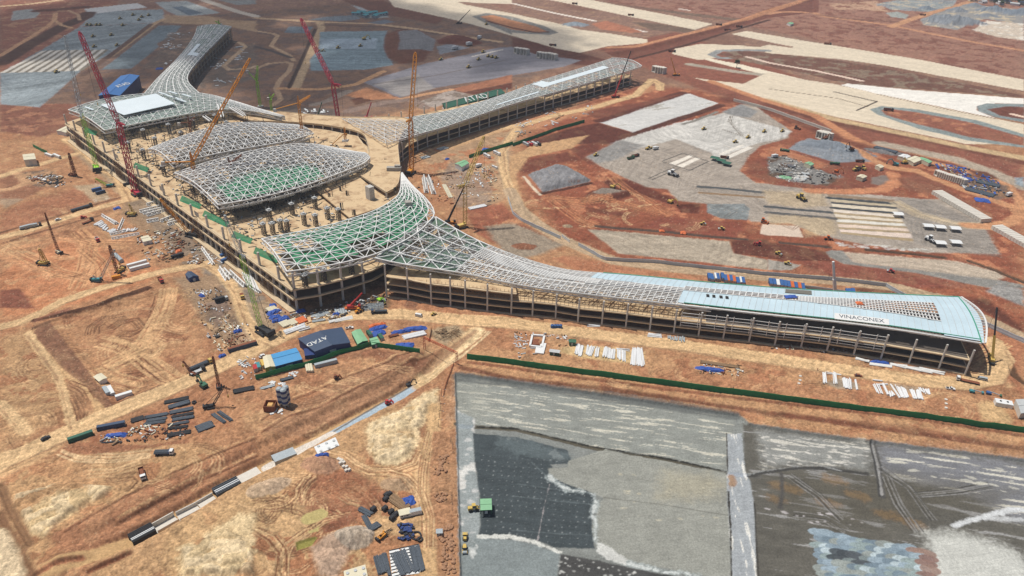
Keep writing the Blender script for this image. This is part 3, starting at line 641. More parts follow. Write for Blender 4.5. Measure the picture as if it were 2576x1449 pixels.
# fence-side bank
S('earth_bank',(162,104,74),9,'F',700,935,800,900,940,888,1040,905,e=2,wp=2,dz=1.2)
S('earth_bank',(156,96,66),3,'F',1180,912,1400,942,1700,982,2000,1018,2300,1052,2576,1095,e=.8,wp=.8,dz=.8)
S('earth_bank',(136,84,60),4,'F',1160,925,1300,955,1500,975,1700,1003,1900,1033,2200,1075,2576,1128,e=1.2,wp=1.5,dz=-.6)
S('earth_bank',(132,74,52),5,'F',1930,1040,2120,1062,2300,1080,2520,1118,e=1.5,wp=2,a=.7)
L('earth_bank',(140,86,62),(1,2),1480,770,1800,640,2100,480,2200,420,2230,440,2000,620,1720,800,1560,820,e=1.5,wp=2,a=.7)
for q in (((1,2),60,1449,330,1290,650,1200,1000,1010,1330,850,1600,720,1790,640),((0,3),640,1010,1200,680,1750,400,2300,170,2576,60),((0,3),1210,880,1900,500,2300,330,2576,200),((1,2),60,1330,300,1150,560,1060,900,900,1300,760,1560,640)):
    S('earth_bank',(128,80,56),1.6,*q,e=.5,wp=1.6,a=.8,dz=-.5); S('earth_bank',(216,166,118),1.0,'F',P=[(x-1.6,y+1.8) for x,y in W2(*q)],e=.5,wp=1.4,a=.7)  # shade painted along the bench lips: dark line, pale edge beside it
rq=random.Random(77)
def loops(cell,c,num,r0,r1,a=.5):
    P=W2(cell,*c); xs=[p[0] for p in P]; ys=[p[1] for p in P]; k=0
    while k<num:
        x,y_=rq.uniform(min(xs),max(xs)),rq.uniform(min(ys),max(ys))
        if polyd(P,np.array([x]),np.array([y_]))[0]<0: continue
        k += 1; r=rq.uniform(r0,r1); t0=rq.uniform(0,6.3); dt=rq.uniform(.6,2.4)*min(1,14/r); e_=rq.uniform(.5,1)
        Q=[(x+r*cos(t0+dt*i/7),y_+r*e_*sin(t0+dt*i/7)) for i in range(8)]; lt=rq.random()<.45
        tracks((226,178,130) if lt else (120,74,50),'F',P=Q,n=rq.choice((2,2,3,4)),gap=rq.uniform(1.2,2.2),w=.5,a=a*(1.0 if lt else .8),jit=.5,dz=-.08)
loops((0,2),(400,400,700,200,1700,0,1960,250,1900,860,1120,1170),44,4,26,.5)
loops((0,2),(0,560,280,480,640,900,720,1380,300,1449,0,1100),22,6,30,.4)
loops((0,1),(0,1010,500,860,900,900,960,1250,1500,1449,0,1449),34,6,34,.45); loops((0,1),(200,500,900,500,700,680,100,780),10,8,30,.35)
L('earth_bank',(146,98,74),(0,2),330,460,400,370,490,330,900,850,1130,1190,1060,1208,900,1020,640,820,e=.8,wp=1.0,var=.08,a=.8)
loops((0,3),(560,290,1900,240,1900,420,1100,540,600,560),20,6,24,.45); loops((1,3),(0,500,600,420,1250,560,1250,900,300,1449,0,1449),46,4,20,.55)
loops((2,1),(120,540,800,440,1600,640,1800,740,1300,820,760,800),26,8,40,.5); loops((2,2),(0,700,1300,800,2576,900,2576,1050,1600,940,0,760),20,5,20,.4); loops((3,2),(0,860,1000,900,2000,1000,2400,1250,1800,1300,0,1060),22,5,22,.4)
loops((1,2),(100,1000,1500,640,1700,640,1000,1000,200,1300),20,6,24,.4); loops((1,1),(1700,150,2500,250,2450,700,1900,700),18,8,26,.35)
# sandy dumped heaps
L('ground',PALE,(1,2),1150,1360,1450,1220,1600,1110,1830,1000,1850,1130,1640,1449,1100,1449,e=2,wp=2.5,var=.09,rgb2=(214,176,128),thr=.62)
L('ground',PALE,(1,3),1120,0,1660,0,1640,130,1560,260,1420,330,1200,310,1110,160,e=2,wp=2.5,var=.09,rgb2=(214,178,132),thr=.64)
lumps((1,2),1150,1360,1450,1220,1600,1110,1780,1130,1640,1449,1150,1449,h=2.0,sc=3.6,ang=.4,asp=1.3,seed=5)
lumps((1,3),1130,20,1600,0,1600,130,1530,250,1420,310,1200,290,1130,160,h=1.9,sc=3.6,ang=.4,asp=1.3,seed=6)
L('ground',(222,186,138),(0,3),250,860,600,620,1050,550,1130,570,600,900,450,1040,300,1030,e=2,wp=3,var=.1)
lumps((0,3),120,640,600,500,1150,540,1100,640,700,840,450,1060,280,1020,120,750,h=2.6,sc=4.6,ang=.75,asp=1.6,seed=15)
L('ground',(224,194,150),(0,3),1800,1170,2050,1050,2400,820,2576,820,2576,1449,1830,1449,e=2,wp=3,var=.1,rgb2=(198,146,100),thr=.6)
lumps((0,3),1790,1150,2050,1050,2250,950,2576,1100,2576,1449,1830,1449,h=2.8,sc=5,ang=.1,asp=1.7,seed=16)
L('ground',(196,164,140),(1,3),560,1160,760,1040,1080,970,1130,1000,960,1200,830,1449,620,1449,e=2,wp=2,var=.07)
mound((1,3),780,1120,9,8,4,flat=.2); mound((1,3),1000,1060,9,7,5,rgb=(200,182,160),zone='ground',flat=.2); mound((1,3),700,1330,10,7,3.5)
mound((1,3),1420,520,9,6,2.5,rgb=(190,152,120),zone='ground',flat=.2); mound((1,3),660,330,11,7,3,rgb=(186,134,106),zone='ground',flat=.2)
mound((1,3),120,560,12,6,3,ang=.5,rgb=(198,168,140),zone='ground'); mound((1,3),480,500,8,6,2.2)
mound((0,3),600,1300,12,9,4,ang=.5); mound((0,3),300,1240,8,6,2); mound((0,2),560,1230,12,14,3); mound((2,2),140,700,6,5,2.5); mound((2,2),530,620,5,4,2.2,rgb=(196,150,106),zone='ground')
mound((1,2),2560,590,6,5,2,rgb=(190,128,88),zone='ground'); mound((2,1),560,830,5,4,1.8,rgb=(160,136,110)); mound((2,1),120,1030,11,6,2.5,rgb=(150,92,66)); mound((2,2),280,560,4,4,2)
S('ground',(176,112,76),3,(0,3),330,1449,560,1360,820,1260,e=1,wp=1,dz=-1.2); S('ground',(140,86,58),3,(0,3),900,1400,1100,1310,1300,1220,e=1,wp=1.5,dz=-1.5)
S('ditch',(150,108,76),3.5,(0,3),0,540,100,780,200,960,290,1120,e=1.2,wp=2,dz=-1); S('ditch',(144,100,70),4,(0,3),0,830,150,1120,280,1380,320,1449,e=1.5,wp=2,dz=-.9)
S('dirt_road',(222,196,160),10,(0,3),-40,1050,40,1200,130,1449,e=1.5,wp=1)
L('ground',(204,150,104),(0,3),560,290,900,300,1000,430,900,600,600,560,430,420,e=3,wp=4,a=.7)
tracks((230,190,146),(0,3),620,190,800,250,1100,260,1500,220,n=4,gap=2,w=1,a=.5); tracks((224,180,132),(0,3),900,400,1150,380,1400,300,n=5,gap=2,w=1,a=.4)
tracks((130,84,58),(0,3),1100,470,1350,440,1400,500,1300,600,n=5,gap=1.3,w=.5,a=.4)
L('earth_bank',(164,106,74),(0,3),620,170,760,100,1500,130,1900,60,1900,110,1500,160,860,230,700,210,e=1,wp=1.2)
L('ground',(190,126,84),(0,3),880,30,1500,-200,2100,-240,2300,-60,2000,60,1300,110,900,120,e=3,wp=3,var=.1,rgb2=(166,102,70))
# road and tracks, foreground middle
S('dirt_road',(214,168,118),8,(1,3),1790,-250,1780,0,1720,150,1690,350,1660,520,1680,700,1740,900,1750,1100,1740,1300,1750,1449,e=1.5,wp=1.2,ruts=.2)
S('dirt_road',(212,162,112),7,(1,3),720,200,860,230,960,310,1080,380,1300,410,1480,390,1640,330,e=1.5,wp=1.2,ruts=.25)
for q in ((720,210,880,240,1000,330,1150,400,1400,400,1600,330,1700,180),(1780,0,1720,200,1690,420,1680,640,1740,850,1740,1150),(1330,430,1500,470,1600,560,1660,700)):
    tracks((236,192,144),(1,3),*q,n=5,gap=1.5,w=.6,a=.5,jit=1.2); tracks((160,104,70),(1,3),*q,n=5,gap=1.7,w=.45,a=.5,jit=1.2,dz=-.12)
for q in ((440,660,450,580,560,470,580,440),(480,680,500,590,600,480),(600,640,850,540,1000,520),(1000,560,1150,660,1250,800),(840,620,950,700,1050,720),(270,1449,280,1250,330,1130,520,1000),(0,980,150,1060,260,1200,250,1400),(560,1000,700,900,950,850)):
    tracks((126,78,52),(1,3),*q,n=5,gap=1.3,w=.5,a=.55,jit=1.6,dz=-.2); tracks((232,190,140),(1,3),*q,n=4,gap=1.6,w=.5,a=.35,jit=1.6)
L('ground',(160,98,66),(1,3),560,520,800,440,1000,420,1240,620,1180,740,900,640,620,740,e=2,wp=3,var=.15,a=.8)
L('earth_bank',(150,92,66),(1,3),660,960,900,820,980,860,920,960,700,1030,e=1.5,wp=2,var=.16)
L('ground',(184,128,90),(1,3),1780,0,2000,0,2020,400,2040,1449,1830,1449,1800,900,1740,500,e=1,wp=1,var=.1)
S('pond',(196,174,108),7,(1,3),530,870,640,830,e=.6,wp=.8,var=.03,rg=0); L('pond',(190,170,104),(1,3),520,1000,640,940,630,1000,540,1020,e=.4,wp=.6,var=.03,rg=0)
L('pond',(152,142,58),(1,3),398,1105,440,1090,600,1050,622,1068,560,1140,410,1190,e=.4,wp=.4,var=.03,rg=0,dz=-1,slope=1)
L('gravel_yard',(210,176,130),(2,2),480,640,620,560,1100,610,1340,640,1330,780,1100,750,700,700,e=1.5,wp=1.5)
L('gravel_yard',(166,150,132),(3,2),550,950,740,900,900,960,920,1020,700,1010,e=1.5,wp=1.5); L('gravel_yard',(164,148,130),(3,2),1180,960,1300,960,1560,990,1540,1040,1300,1060,e=1.5,wp=1.5,a=.8)
L('ground',(214,170,120),(3,2),2100,1160,2300,1130,2450,1300,2450,1380,2150,1320,e=2,wp=2)
L('gravel_yard',(168,146,120),'F',1080,830,1150,815,1170,835,1120,865,1090,850,e=2,wp=2)
S('ditch',(100,70,52),5,(3,2),2450,780,2480,880,2576,950,e=1,wp=1,dz=-2)
tracks((150,100,68),(2,2),1690,670,1700,760,1640,860,1500,910,n=3,gap=1.2,a=.5); tracks((226,176,124),(3,2),2100,720,2250,620,2400,560,n=5,gap=1.8,w=.9,a=.5)
# ---------------------------------------------------------------- sunk concrete apron, foreground right
APR=W2('F',1143,936,1190,943,1500,986,1860,1040,1885,1064,2195,1106,2380,1128,2620,1158,2700,1500,2700,1700,1165,1700,1157,1449,1148,1090)
L('apron_slab',(134,138,136),'F',P=APR,e=.5,wp=.5,var=.06,streak=(-.17,30,3,.14),dz=-1.8,slope=1.2,rg=.02)
A1=W2('F',1150,945,1190,950,1500,992,1850,1045,1838,1180,1700,1148,1500,1118,1300,1072,1150,1062)
L(None,(146,150,146),'F',P=A1,e=1.5,wp=1.5,var=.07,streak=(-.16,12,1.1,.2),rgb2=(200,198,186),thr=.615)
L(None,(158,160,152),(1,2),2030,900,2300,930,2450,1250,2030,1300,e=8,wp=6,a=.5)
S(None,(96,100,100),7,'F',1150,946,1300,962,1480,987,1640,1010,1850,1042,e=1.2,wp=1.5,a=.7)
S('ditch',(96,90,76),3.2,'F',1148,1066,1300,1076,1500,1122,1700,1154,1830,1186,1910,1192,e=.5,wp=1,dz=-.5); S(None,(50,50,46),1.0,'F',1200,1068,1300,1073,1500,1118,1700,1151,1850,1185,e=.3,wp=.9)
L(None,(150,158,160),(1,3),2010,-250,2200,-150,2190,0,2200,250,2250,600,2260,900,2230,1040,2050,1300,e=1,wp=1,var=.06,rgb2=(208,208,206),thr=.60)
MEM=W2('F',1191,1087,1300,1094,1430,1128,1430,1150,1385,1165,1310,1168,1420,1200,1500,1240,1505,1260,1493,1290,1490,1330,1498,1370,1560,1410,1640,1449,1500,1402,1392,1372,1340,1350,1288,1340,1204,1340,1209,1312,1206,1237,1194,1150)
MEM2=W2('F',1191,1085,1300,1095,1428,1125,1440,1160,1382,1162,1395,1175,1490,1222,1500,1245,1492,1280,1490,1325,1500,1375,1395,1370,1340,1348,1288,1350,1204,1342,1209,1312,1206,1237,1194,1150)
L('membrane',(72,80,84),'F',P=MEM2,e=.5,wp=.9,var=.1,streak=(-.17,22,1.6,.22),rg=.01)
L(None,(110,122,126),'F',P=W2('F',1260,1092,1320,1100,1440,1135,1430,1150,1300,1140,1250,1115),e=3,wp=3,a=.5,rgb2=(150,160,162),thr=.6)
PANEL=W2('F',1525,1122,1583,1135,1700,1158,1830,1182,1841,1449,1750,1440,1590,1405,1500,1372,1490,1320,1508,1262,1520,1245,1412,1205,1382,1190,1380,1172,1428,1170,1432,1152)
L('apron_slab',(152,154,148),'F',P=PANEL,e=.4,wp=.8,var=.04,streak=(-.17,40,3,.08))
L(None,(190,176,140),(2,3),1550,370,2000,400,2150,500,2050,640,1450,640,1500,480,e=6,wp=5,a=.28)
spots((212,204,180),W2((2,3),1000,300,2100,420,2100,1000,1000,900),26,.25,.7,asp=2.5,ang=-.17,a=.6)
S(None,(112,112,106),.5,(2,3),930,630,1500,700,2180,810,e=.3,wp=.1,a=.8)
RIM=W2((2,3),380,440,500,520,620,560,760,570,830,610,840,700,815,800,840,870,850,960,840,1060,900,1160,1050,1240,1150,1290,1350,1340,1500,1380,1750,1390,1900,1430)
S(None,(176,186,188),3.2,'F',P=RIM,e=.8,wp=2.6,a=.6); S(None,(206,212,212),1.2,'F',P=RIM,e=.3,wp=2.2,a=.8)
L(None,(202,204,202),(2,3),850,1070,1000,1140,1160,1260,1150,1310,950,1260,860,1180,e=.6,wp=1.5,rgb2=(140,146,146),thr=.52)
L(None,(134,143,145),'F',P=W2('F',1160,1360,1204,1345,1288,1352,1345,1362,1410,1385,1402,1449,1400,1600,1165,1600),e=.8,wp=1,var=.06,rgb2=(200,204,204),thr=.66)
L('membrane',(78,78,78),'F',P=W2('F',1411,1386,1500,1402,1600,1425,1760,1452,1800,1600,1400,1600,1403,1449),e=.5,wp=.8,var=.15,streak=(-.17,20,2,.25))
S(None,(210,212,208),1.8,'F',1204,1343,1288,1343,1345,1356,1412,1382,e=.4,wp=1.6)
# ballast dots on the membrane
o0=np.array(W2((2,3),60,780)[0]); e1=np.array(W2((2,3),800,830)[0])-o0; e1 /= np.linalg.norm(e1); e2=np.array([-e1[1],e1[0]])
for i in range(-16,14):
    for j in range(-9,12):
        p=o0+e1*(i*3.6+(j % 2)*.6)+e2*(j*3.4)+np.array([random.uniform(-.5,.5),random.uniform(-.5,.5)])
        if polyd(MEM2,np.array([p[0]]),np.array([p[1]]))[0]<1.5 or random.random()<.12: continue
        L(None,(160,166,168),'F',P=ell(p[0],p[1],random.uniform(.22,.42),.3,random.uniform(0,3),8),e=.25,wp=.25,a=random.uniform(.35,.8))
spots((200,202,200),W2((2,3),480,1210,860,1270,1300,1400,1100,1449,460,1449),60,.25,.6,a=.9,asp=1.2)
S(None,(150,146,148),.6,(2,3),380,500,330,700,290,900,260,1060,e=.3,wp=.8)
for q in ((0,620,300,650,800,700),(0,960,400,990,800,1010),(60,500,500,560),(160,250,350,420)):
    S(None,(110,120,124),.5,(2,3),*q,e=.3,wp=.4,a=.6)
# divider and right-hand field
DIV=W2('F',1830,1085,1868,1085,1875,1180,1890,1205,1901,1290,1905,1449,1920,1600,1845,1600,1840,1380,1832,1250,1830,1200)
RF=W2('F',1870,1060,1890,1066,2195,1108,2620,1160,2700,1600,1905,1600,1902,1449,1898,1290,1888,1205,1872,1160)
L(None,(100,98,92),'F',P=RF,e=.8,wp=1.5,var=.08,streak=(-.2,26,3,.28),rgb2=(150,150,150),thr=.62)
L(None,(146,148,146),'F',P=W2('F',1905,1072,2195,1110,2185,1180,2130,1170,2000,1160,1920,1175),e=4,wp=4,streak=(-.17,16,1.6,.2),rgb2=(206,204,196),thr=.61)
L(None,(130,132,138),'F',P=W2('F',2210,1112,2600,1160,2620,1330,2450,1245,2330,1210,2225,1175),e=6,wp=5,streak=(-.18,26,2.2,.25),rgb2=(206,204,194),thr=.62)
L(None,(92,88,78),'F',P=W2('F',1940,1180,2100,1190,2190,1190,2250,1200,2380,1260,2280,1310,2100,1330,1980,1270),e=8,wp=6,a=.55)
L(None,(98,94,84),'F',P=W2('F',2260,1180,2400,1200,2560,1230,2500,1290,2350,1260),e=8,wp=6,a=.55)
for q in ((1980,1220,5),(2100,1200,4),(2160,1240,4),(2090,1260,4),(2240,1290,4),(2300,1310,4),(1960,1250,3)):
    c0=W2('F',q[0],q[1])[0]; L(None,(150,116,76),'F',P=ell(c0[0],c0[1],q[2]*1.6,q[2]*.7,-.3),e=2,wp=3,a=.4)
S('ditch',(76,74,70),2.4,'F',1885,1190,1935,1180,2010,1170,2090,1172,2185,1185,e=.6,wp=1.2,dz=-.5); S(None,(150,150,146),.8,'F',1885,1186,1935,1176,2010,1166,2060,1163,2120,1176,e=.3,wp=.9)
S('ditch',(84,82,78),3.5,'F',2196,1108,2208,1150,2215,1190,2222,1240,e=.6,wp=.8,dz=-.7); S(None,(150,148,144),1.3,'F',2197,1108,2208,1150,2216,1190,2222,1235,e=.4,wp=.5)
S(None,(84,82,80),2.2,'F',1968,1185,1970,1230,1965,1270,e=.8,wp=1)
L(None,(164,170,176),'F',P=DIV,e=.5,wp=.9,var=.08,streak=(1.5,20,2,.15),rgb2=(222,222,218),thr=.6)
S(None,(72,68,62),.8,'F',1829,1085,1832,1180,e=.3,wp=.6); S(None,(64,62,58),.8,'F',1834,1230,1840,1330,1842,1449,e=.3,wp=.7); S(None,(70,68,64),.8,'F',1900,1260,1906,1380,1910,1449,e=.3,wp=.5)
L(None,(160,132,112),(2,3),2180,400,2240,400,2260,520,2200,540,e=.8,wp=1.5)
L(None,(196,198,194),'F',P=W2('F',2330,1330,2420,1330,2580,1385,2640,1600,2330,1600,2345,1400),e=5,wp=5,var=.05)
S(None,(206,210,214),3.0,'F',2405,1315,2450,1300,2510,1285,2545,1275,2576,1275,e=.8,wp=1.2); S(None,(206,210,214),2.5,'F',2480,1298,2530,1298,2576,1300,e=.8,wp=1.2,a=.7)
for q in ((2230,1190,2260,1260,2310,1330),(2220,1170,2290,1220,2350,1300),(1990,1190,2060,1240,2120,1300),(2000,1290,2080,1300,2130,1330),(2310,1240,2420,1230,2500,1215)):
    tracks((70,68,64),'F',*q,n=4,gap=1.5,w=.4,a=.55); tracks((160,160,160),'F',*q,n=3,gap=1.9,w=.4,a=.4)
spots((216,214,208),W2('F',1900,1080,2195,1112,2180,1165,1920,1165),90,.25,.8,asp=3,ang=-.17,a=.9,seed=3)
spots((214,212,200),W2('F',2225,1120,2590,1165,2590,1250,2300,1200),34,.4,1.2,asp=3.5,ang=-.2,a=.8,seed=4)
spots((216,212,216),W2('F',1920,1270,2150,1290,2200,1310,2100,1320,1950,1300),30,.3,.8,asp=2,ang=-.3,a=.8,seed=5)
spots((206,206,206),W2((1,3),2040,20,2190,0,2230,500,2250,1000,2060,1000),26,.4,1.5,asp=1.4,a=.7,seed=6)
# overlapping loads of slurry tipped in rows
rr=random.Random(4)
for j in range(8):
    for i in range(15):
        px=2062+i*19+j*2+(30 if j % 2 else 0)*.3; py=1335+i*3.5+j*15+rr.uniform(-3,3)
        if px>2335+j*10 or (j<2 and px>2400): continue
        c0=W2('F',px,py)[0]; tone=rr.choice([(150,168,182),(132,150,164),(146,162,164),(184,200,208),(118,136,150),(150,158,156)])
        if px>2300+j*8: tone=rr.choice([(140,112,104),(150,126,116),(160,178,190)])
        if 3 <= j <= 4 and 1<i<7: tone=rr.choice([(70,76,82),(128,140,142),(84,90,96)])
        L(None,tone,'F',P=ell(c0[0],c0[1],rr.uniform(4.0,5.6),rr.uniform(2.2,3),-.2),e=.2,wp=.3,var=.03,a=.92)
# the haul roads, kept clean by traffic
HR=(222,178,130)
for wd,q in ((13,(-30,1172,60,1140,110,1115,300,1030,420,982,480,955,640,882,720,842,800,803,900,792,1010,790,1150,805,1300,815,1500,842,1700,867,1900,897,2100,927,2300,957,2420,965,2500,950,2525,900,2500,860)),(8,(-10,825,50,812,100,790,160,757,260,722,400,686,520,662,560,690)),(9,(-10,600,60,583,130,560,240,525,330,500,420,480)),(8,(0,445,60,425,130,405,200,385)),(11,(170,350,205,370,250,410,300,445,330,500)),(8,(560,690,590,730,615,800,650,850,680,862)),(11,(1660,225,1660,210,1640,200,1600,240,1500,268,1400,290,1330,310,1270,322)),(9,(1300,325,1262,380,1268,430,1283,480)),(6,(0,1016,30,1047,65,1087)),(5,(72,840,100,880,140,937,160,987,172,1037,180,1070))):
    S('dirt_road',HR,wd,'F',*q,e=.7,wp=1.0,ruts=.22,var=.06); S('earth_bank',(140,92,66),1.2,'F',P=[(x+.2*wd,y-.52*wd) for x,y in W2('F',*q)],e=.4,wp=2,a=.55)
S('dirt_road',(188,158,128),13,'F',1283,480,1302,520,1345,560,1420,605,1540,655,1700,676,1900,693,2100,706,2250,722,2360,748,2450,790,2600,862,e=1.0,wp=1.0,ruts=.2)
L('dirt_road',HR,'F',-30,1190,60,1130,110,1105,130,1120,20,1175,-30,1215,e=1.2,wp=1.5)
# general wear: wheel streaks in patches, ruts, clods and stones
bare=np.isin(Zid,[ZN[z] for z in ('ground','earth_bank','dirt_road','gravel_yard','gravel_heap')])
hard=~bare
soilw=np.isin(Zid,[ZN[z] for z in ('ground','earth_bank')])
acc=np.zeros(NV,np.float32)
for k in range(6):
    ang=k*pi/6+.2; m=sm((fbm(X/60,Y/60,300+k*13,3)-.50)/.08)
    c_,s_=cos(ang),sin(ang); q=fbm((c_*X+s_*Y)/26+wx*.12,(-s_*X+c_*Y)/1.5+wy*.5,340+k*7,3)
    acc += m*(q-.5)
C *= (1+np.where(soilw,np.clip(acc,-.4,.4)*.38,np.where(bare,np.clip(acc,-.3,.3)*.6,0)))[:,None]
r3=1-abs(2*fbm(X/7+wx*.5,Y/7+wy*.5,411,3)-1); rut=sm((r3-.90)/.08)*np.where(soilw,1,.25)*bare
C *= (1-.20*rut*np.clip(1.4-Y/900,.2,1))[:,None]; Zh -= .25*rut*(Y<1500)
pal=sm((fbm(X/12,Y/12,433,5)-.54)/.07)*soilw*.10*np.clip(1.5-Y/900,.3,1)
pc=np.array(lin((222,178,130)),np.float32); C=C*(1-pal[:,None])+pc*pal[:,None]*(.75+.5*n2[:,None])
drk=sm((fbm(X/9,Y/9,457,5)-.57)/.07)*soilw*.10; C *= (1-drk)[:,None]
C *= (1+(white-.5)*.12*np.clip(1.4-Y/900,.3,1))[:,None]
st=bare & (white>.988) & (Y<800); C[st]=C[st]*.55+np.array(lin((206,180,150)))*.45
nf=np.clip(1.35-Y/800,.22,1); C *= (1+nf*np.where(bare,(n1-.5)*.80+(n2-.5)*.24+(n05-.5)*.42,(n1-.5)*.2+(n2-.5)*.10))[:,None]
hs=fbm(X/9+Y/40,Y/.9-X/5,488,3); C *= (1+np.where(hard,(hs-.5)*.22,0))[:,None]
Zh += RG*((n2-.5)*3.0+(n1-.5)*2.6)*np.clip(1.4-Y/1400,.2,1)
Zh[(Y<178) | (Y>3000)]=-.5
# ---------------------------------------------------------------- the sheet, one object per kind of surface
gm=bpy.data.materials.new('soil'); gm.use_nodes=True
gn=gm.node_tree.nodes; gl=gm.node_tree.links; gb=gn['Principled BSDF']
gb.inputs['Roughness'].default_value=0.95; gb.inputs['Specular IOR Level'].default_value=0.1
ga=gn.new('ShaderNodeAttribute'); ga.attribute_name='soil'
gg=gn.new('ShaderNodeNewGeometry')
t1=gn.new('ShaderNodeTexNoise'); t1.inputs['Scale'].default_value=1.1; t1.inputs['Detail'].default_value=6; t1.inputs['Roughness'].default_value=.7
t2=gn.new('ShaderNodeTexNoise'); t2.inputs['Scale'].default_value=.13; t2.inputs['Detail'].default_value=5; t2.inputs['Roughness'].default_value=.65
for t in (t1,t2): gl.new(gg.outputs['Position'],t.inputs['Vector'])
mr=gn.new('ShaderNodeMapRange'); mr.inputs[1].default_value=.3; mr.inputs[2].default_value=.7; mr.inputs[3].default_value=.74; mr.inputs[4].default_value=1.26
gl.new(t1.outputs['Fac'],mr.inputs[0])
mr2=gn.new('ShaderNodeMapRange'); mr2.inputs[1].default_value=.3; mr2.inputs[2].default_value=.7; mr2.inputs[3].default_value=.90; mr2.inputs[4].default_value=1.10
gl.new(t2.outputs['Fac'],mr2.inputs[0])
mm=gn.new('ShaderNodeMath'); mm.operation='MULTIPLY'; gl.new(mr.outputs[0],mm.inputs[0]); gl.new(mr2.outputs[0],mm.inputs[1])
vm=gn.new('ShaderNodeVectorMath'); vm.operation='SCALE'; gl.new(ga.outputs['Color'],vm.inputs[0]); gl.new(mm.outputs[0],vm.inputs['Scale'])
gl.new(vm.outputs[0],gb.inputs['Base Color'])
bp=gn.new('ShaderNodeBump'); bp.inputs['Strength'].default_value=.6; bp.inputs['Distance'].default_value=.35
gl.new(t1.outputs['Fac'],bp.inputs['Height']); gl.new(bp.outputs[0],gb.inputs['Normal'])
lum=(C@np.array([.3,.55,.15],np.float32))[:,None]
wk=sm(((C[:,0]-C[:,2])/(C[:,0]+1e-4)-.40)/.30)[:,None]
C=lum+(C-lum)*(1-.20*wk)
C=C*(1+wk*(np.array([1.0,1.0,.86],np.float32)-1))
ap=np.isin(Zid,[ZN['apron_slab'],ZN['membrane'],ZN['gravel_yard']])[:,None]
C=np.where(ap,C*np.array([1.03,1.0,.94],np.float32),C)
C=np.clip(C/KLIT,.01,.85).astype(np.float32)
ii=(np.arange(nr-1)[:,None]*nc+np.arange(nc-1)[None,:]).ravel()
fz=Zid[ii]
P3=np.stack([X,Y,Zh],1).astype(np.float32)
for zi,zname in enumerate(ZONES):
    f=ii[fz == zi]
    if not f.size: continue
    q=np.stack([f,f+1,f+nc+1,f+nc],1).astype(np.int64)
    used,inv=np.unique(q.ravel(),return_inverse=True)
    me=bpy.data.meshes.new(zname)
    me.vertices.add(used.size); me.vertices.foreach_set('co',P3[used].ravel())
    me.loops.add(inv.size); me.loops.foreach_set('vertex_index',inv.astype(np.int32))
    nf=f.size; me.polygons.add(nf); me.polygons.foreach_set('loop_start',np.arange(0,nf*4,4,dtype=np.int32))
    me.polygons.foreach_set('use_smooth',np.ones(nf,bool))
    me.update(calc_edges=True)
    at=me.attributes.new('soil','FLOAT_COLOR','POINT')
    at.data.foreach_set('color',np.concatenate([C[used],np.ones((used.size,1),np.float32)],1).ravel())
    me.materials.append(gm)
    o=bpy.data.objects.new(zname,me); COL.objects.link(o); structure(o)
# height of the ground at a place (for standing things on it)
def gz(x,y):
    r=int(np.searchsorted(rows,y)); r=min(max(r,1),nr-1)
    u=x/max(depth[r],1); c=int(np.searchsorted(us,u)); c=min(max(c,0),nc-1)
    return float(Zh[r*nc+c])
# ================================================================ TERMINAL
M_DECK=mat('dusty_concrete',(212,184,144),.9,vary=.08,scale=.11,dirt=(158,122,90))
M_FLOOR=mat('shaded_floor',(108,98,88),.95,vary=.15,scale=.2)  # deck concrete darkened in colour for the shade under roofs and floors
M_EDGE=mat('slab_edge',(216,192,156),.9,vary=.15,scale=.3)
M_CONC=mat('grey_concrete',(208,203,194),.9,vary=.12,scale=.4)
M_DARK=mat('dark_steel',(84,80,76),.8,vary=.2,scale=.8)
M_RUST=mat('scaffold_steel',(134,102,72),.8,vary=.2,scale=.8)
M_WHITE=mat('white_steel',(238,236,230),.5,vary=.06,scale=.5)
M_STEEL=mat('grey_painted_steel',(196,198,196),.6,vary=.1,scale=.5)
M_PANEL=mat('pale_blue_sheet',(202,222,229),.55,vary=.09,scale=.05)
M_PANELW=mat('white_sheet',(226,236,238),.55,vary=.04,scale=.06)
M_GREEN=mat('edge_green',(70,160,130),.7)
M_SKY=mat('opening_cover',(120,116,106),.9)
M_BLOCK=mat('block_wall',(176,170,160),.9,vary=.1)
def netmat(name,rgb,op):
    m=mat(name,rgb,.9,vary=.25,scale=.10)
    n=m.node_tree.nodes; l=m.node_tree.links
    t=n.new('ShaderNodeBsdfTransparent'); mx=n.new('ShaderNodeMixShader'); mx.inputs[0].default_value=op
    l.new(t.outputs[0],mx.inputs[1]); l.new(n['Principled BSDF'].outputs[0],mx.inputs[2])
    l.new(mx.outputs[0],n['Material Output'].inputs['Surface']); return m
M_NET=netmat('green_netting',(66,146,104),.9)
M_NETG=netmat('grey_green_netting',(164,182,172),.58)
M_NETR=netmat('root_netting',(104,132,112),.75)
AX=(-309.0,600.0); R2=sqrt(.5)
def AB(a,b,z=0.0): return (AX[0]+R2*(a+b),AX[1]+R2*(a-b),z)
def toAB(x,y): dx,dy=x-AX[0],y-AX[1]; return (R2*(dx+dy),R2*(dx-dy))
def pxAB(px,py,z): g=G(px,py,z); return toAB(g[0],g[1])
def resample(P,n):
    L_=[0]
    for a,b in zip(P[:-1],P[1:]): L_.append(L_[-1]+hypot(b[0]-a[0],b[1]-a[1]))
    t=np.linspace(0,L_[-1],n)
    return list(zip(np.interp(t,L_,[p[0] for p in P]),np.interp(t,L_,[p[1] for p in P])))
def smooth(P,k=2):
    for _ in range(k):
        Q=[P[0]]
        for a,b in zip(P[:-1],P[1:]): Q += [(a[0]*.75+b[0]*.25,a[1]*.75+b[1]*.25),(a[0]*.25+b[0]*.75,a[1]*.25+b[1]*.75)]
        P=Q+[P[-1]]
    return P
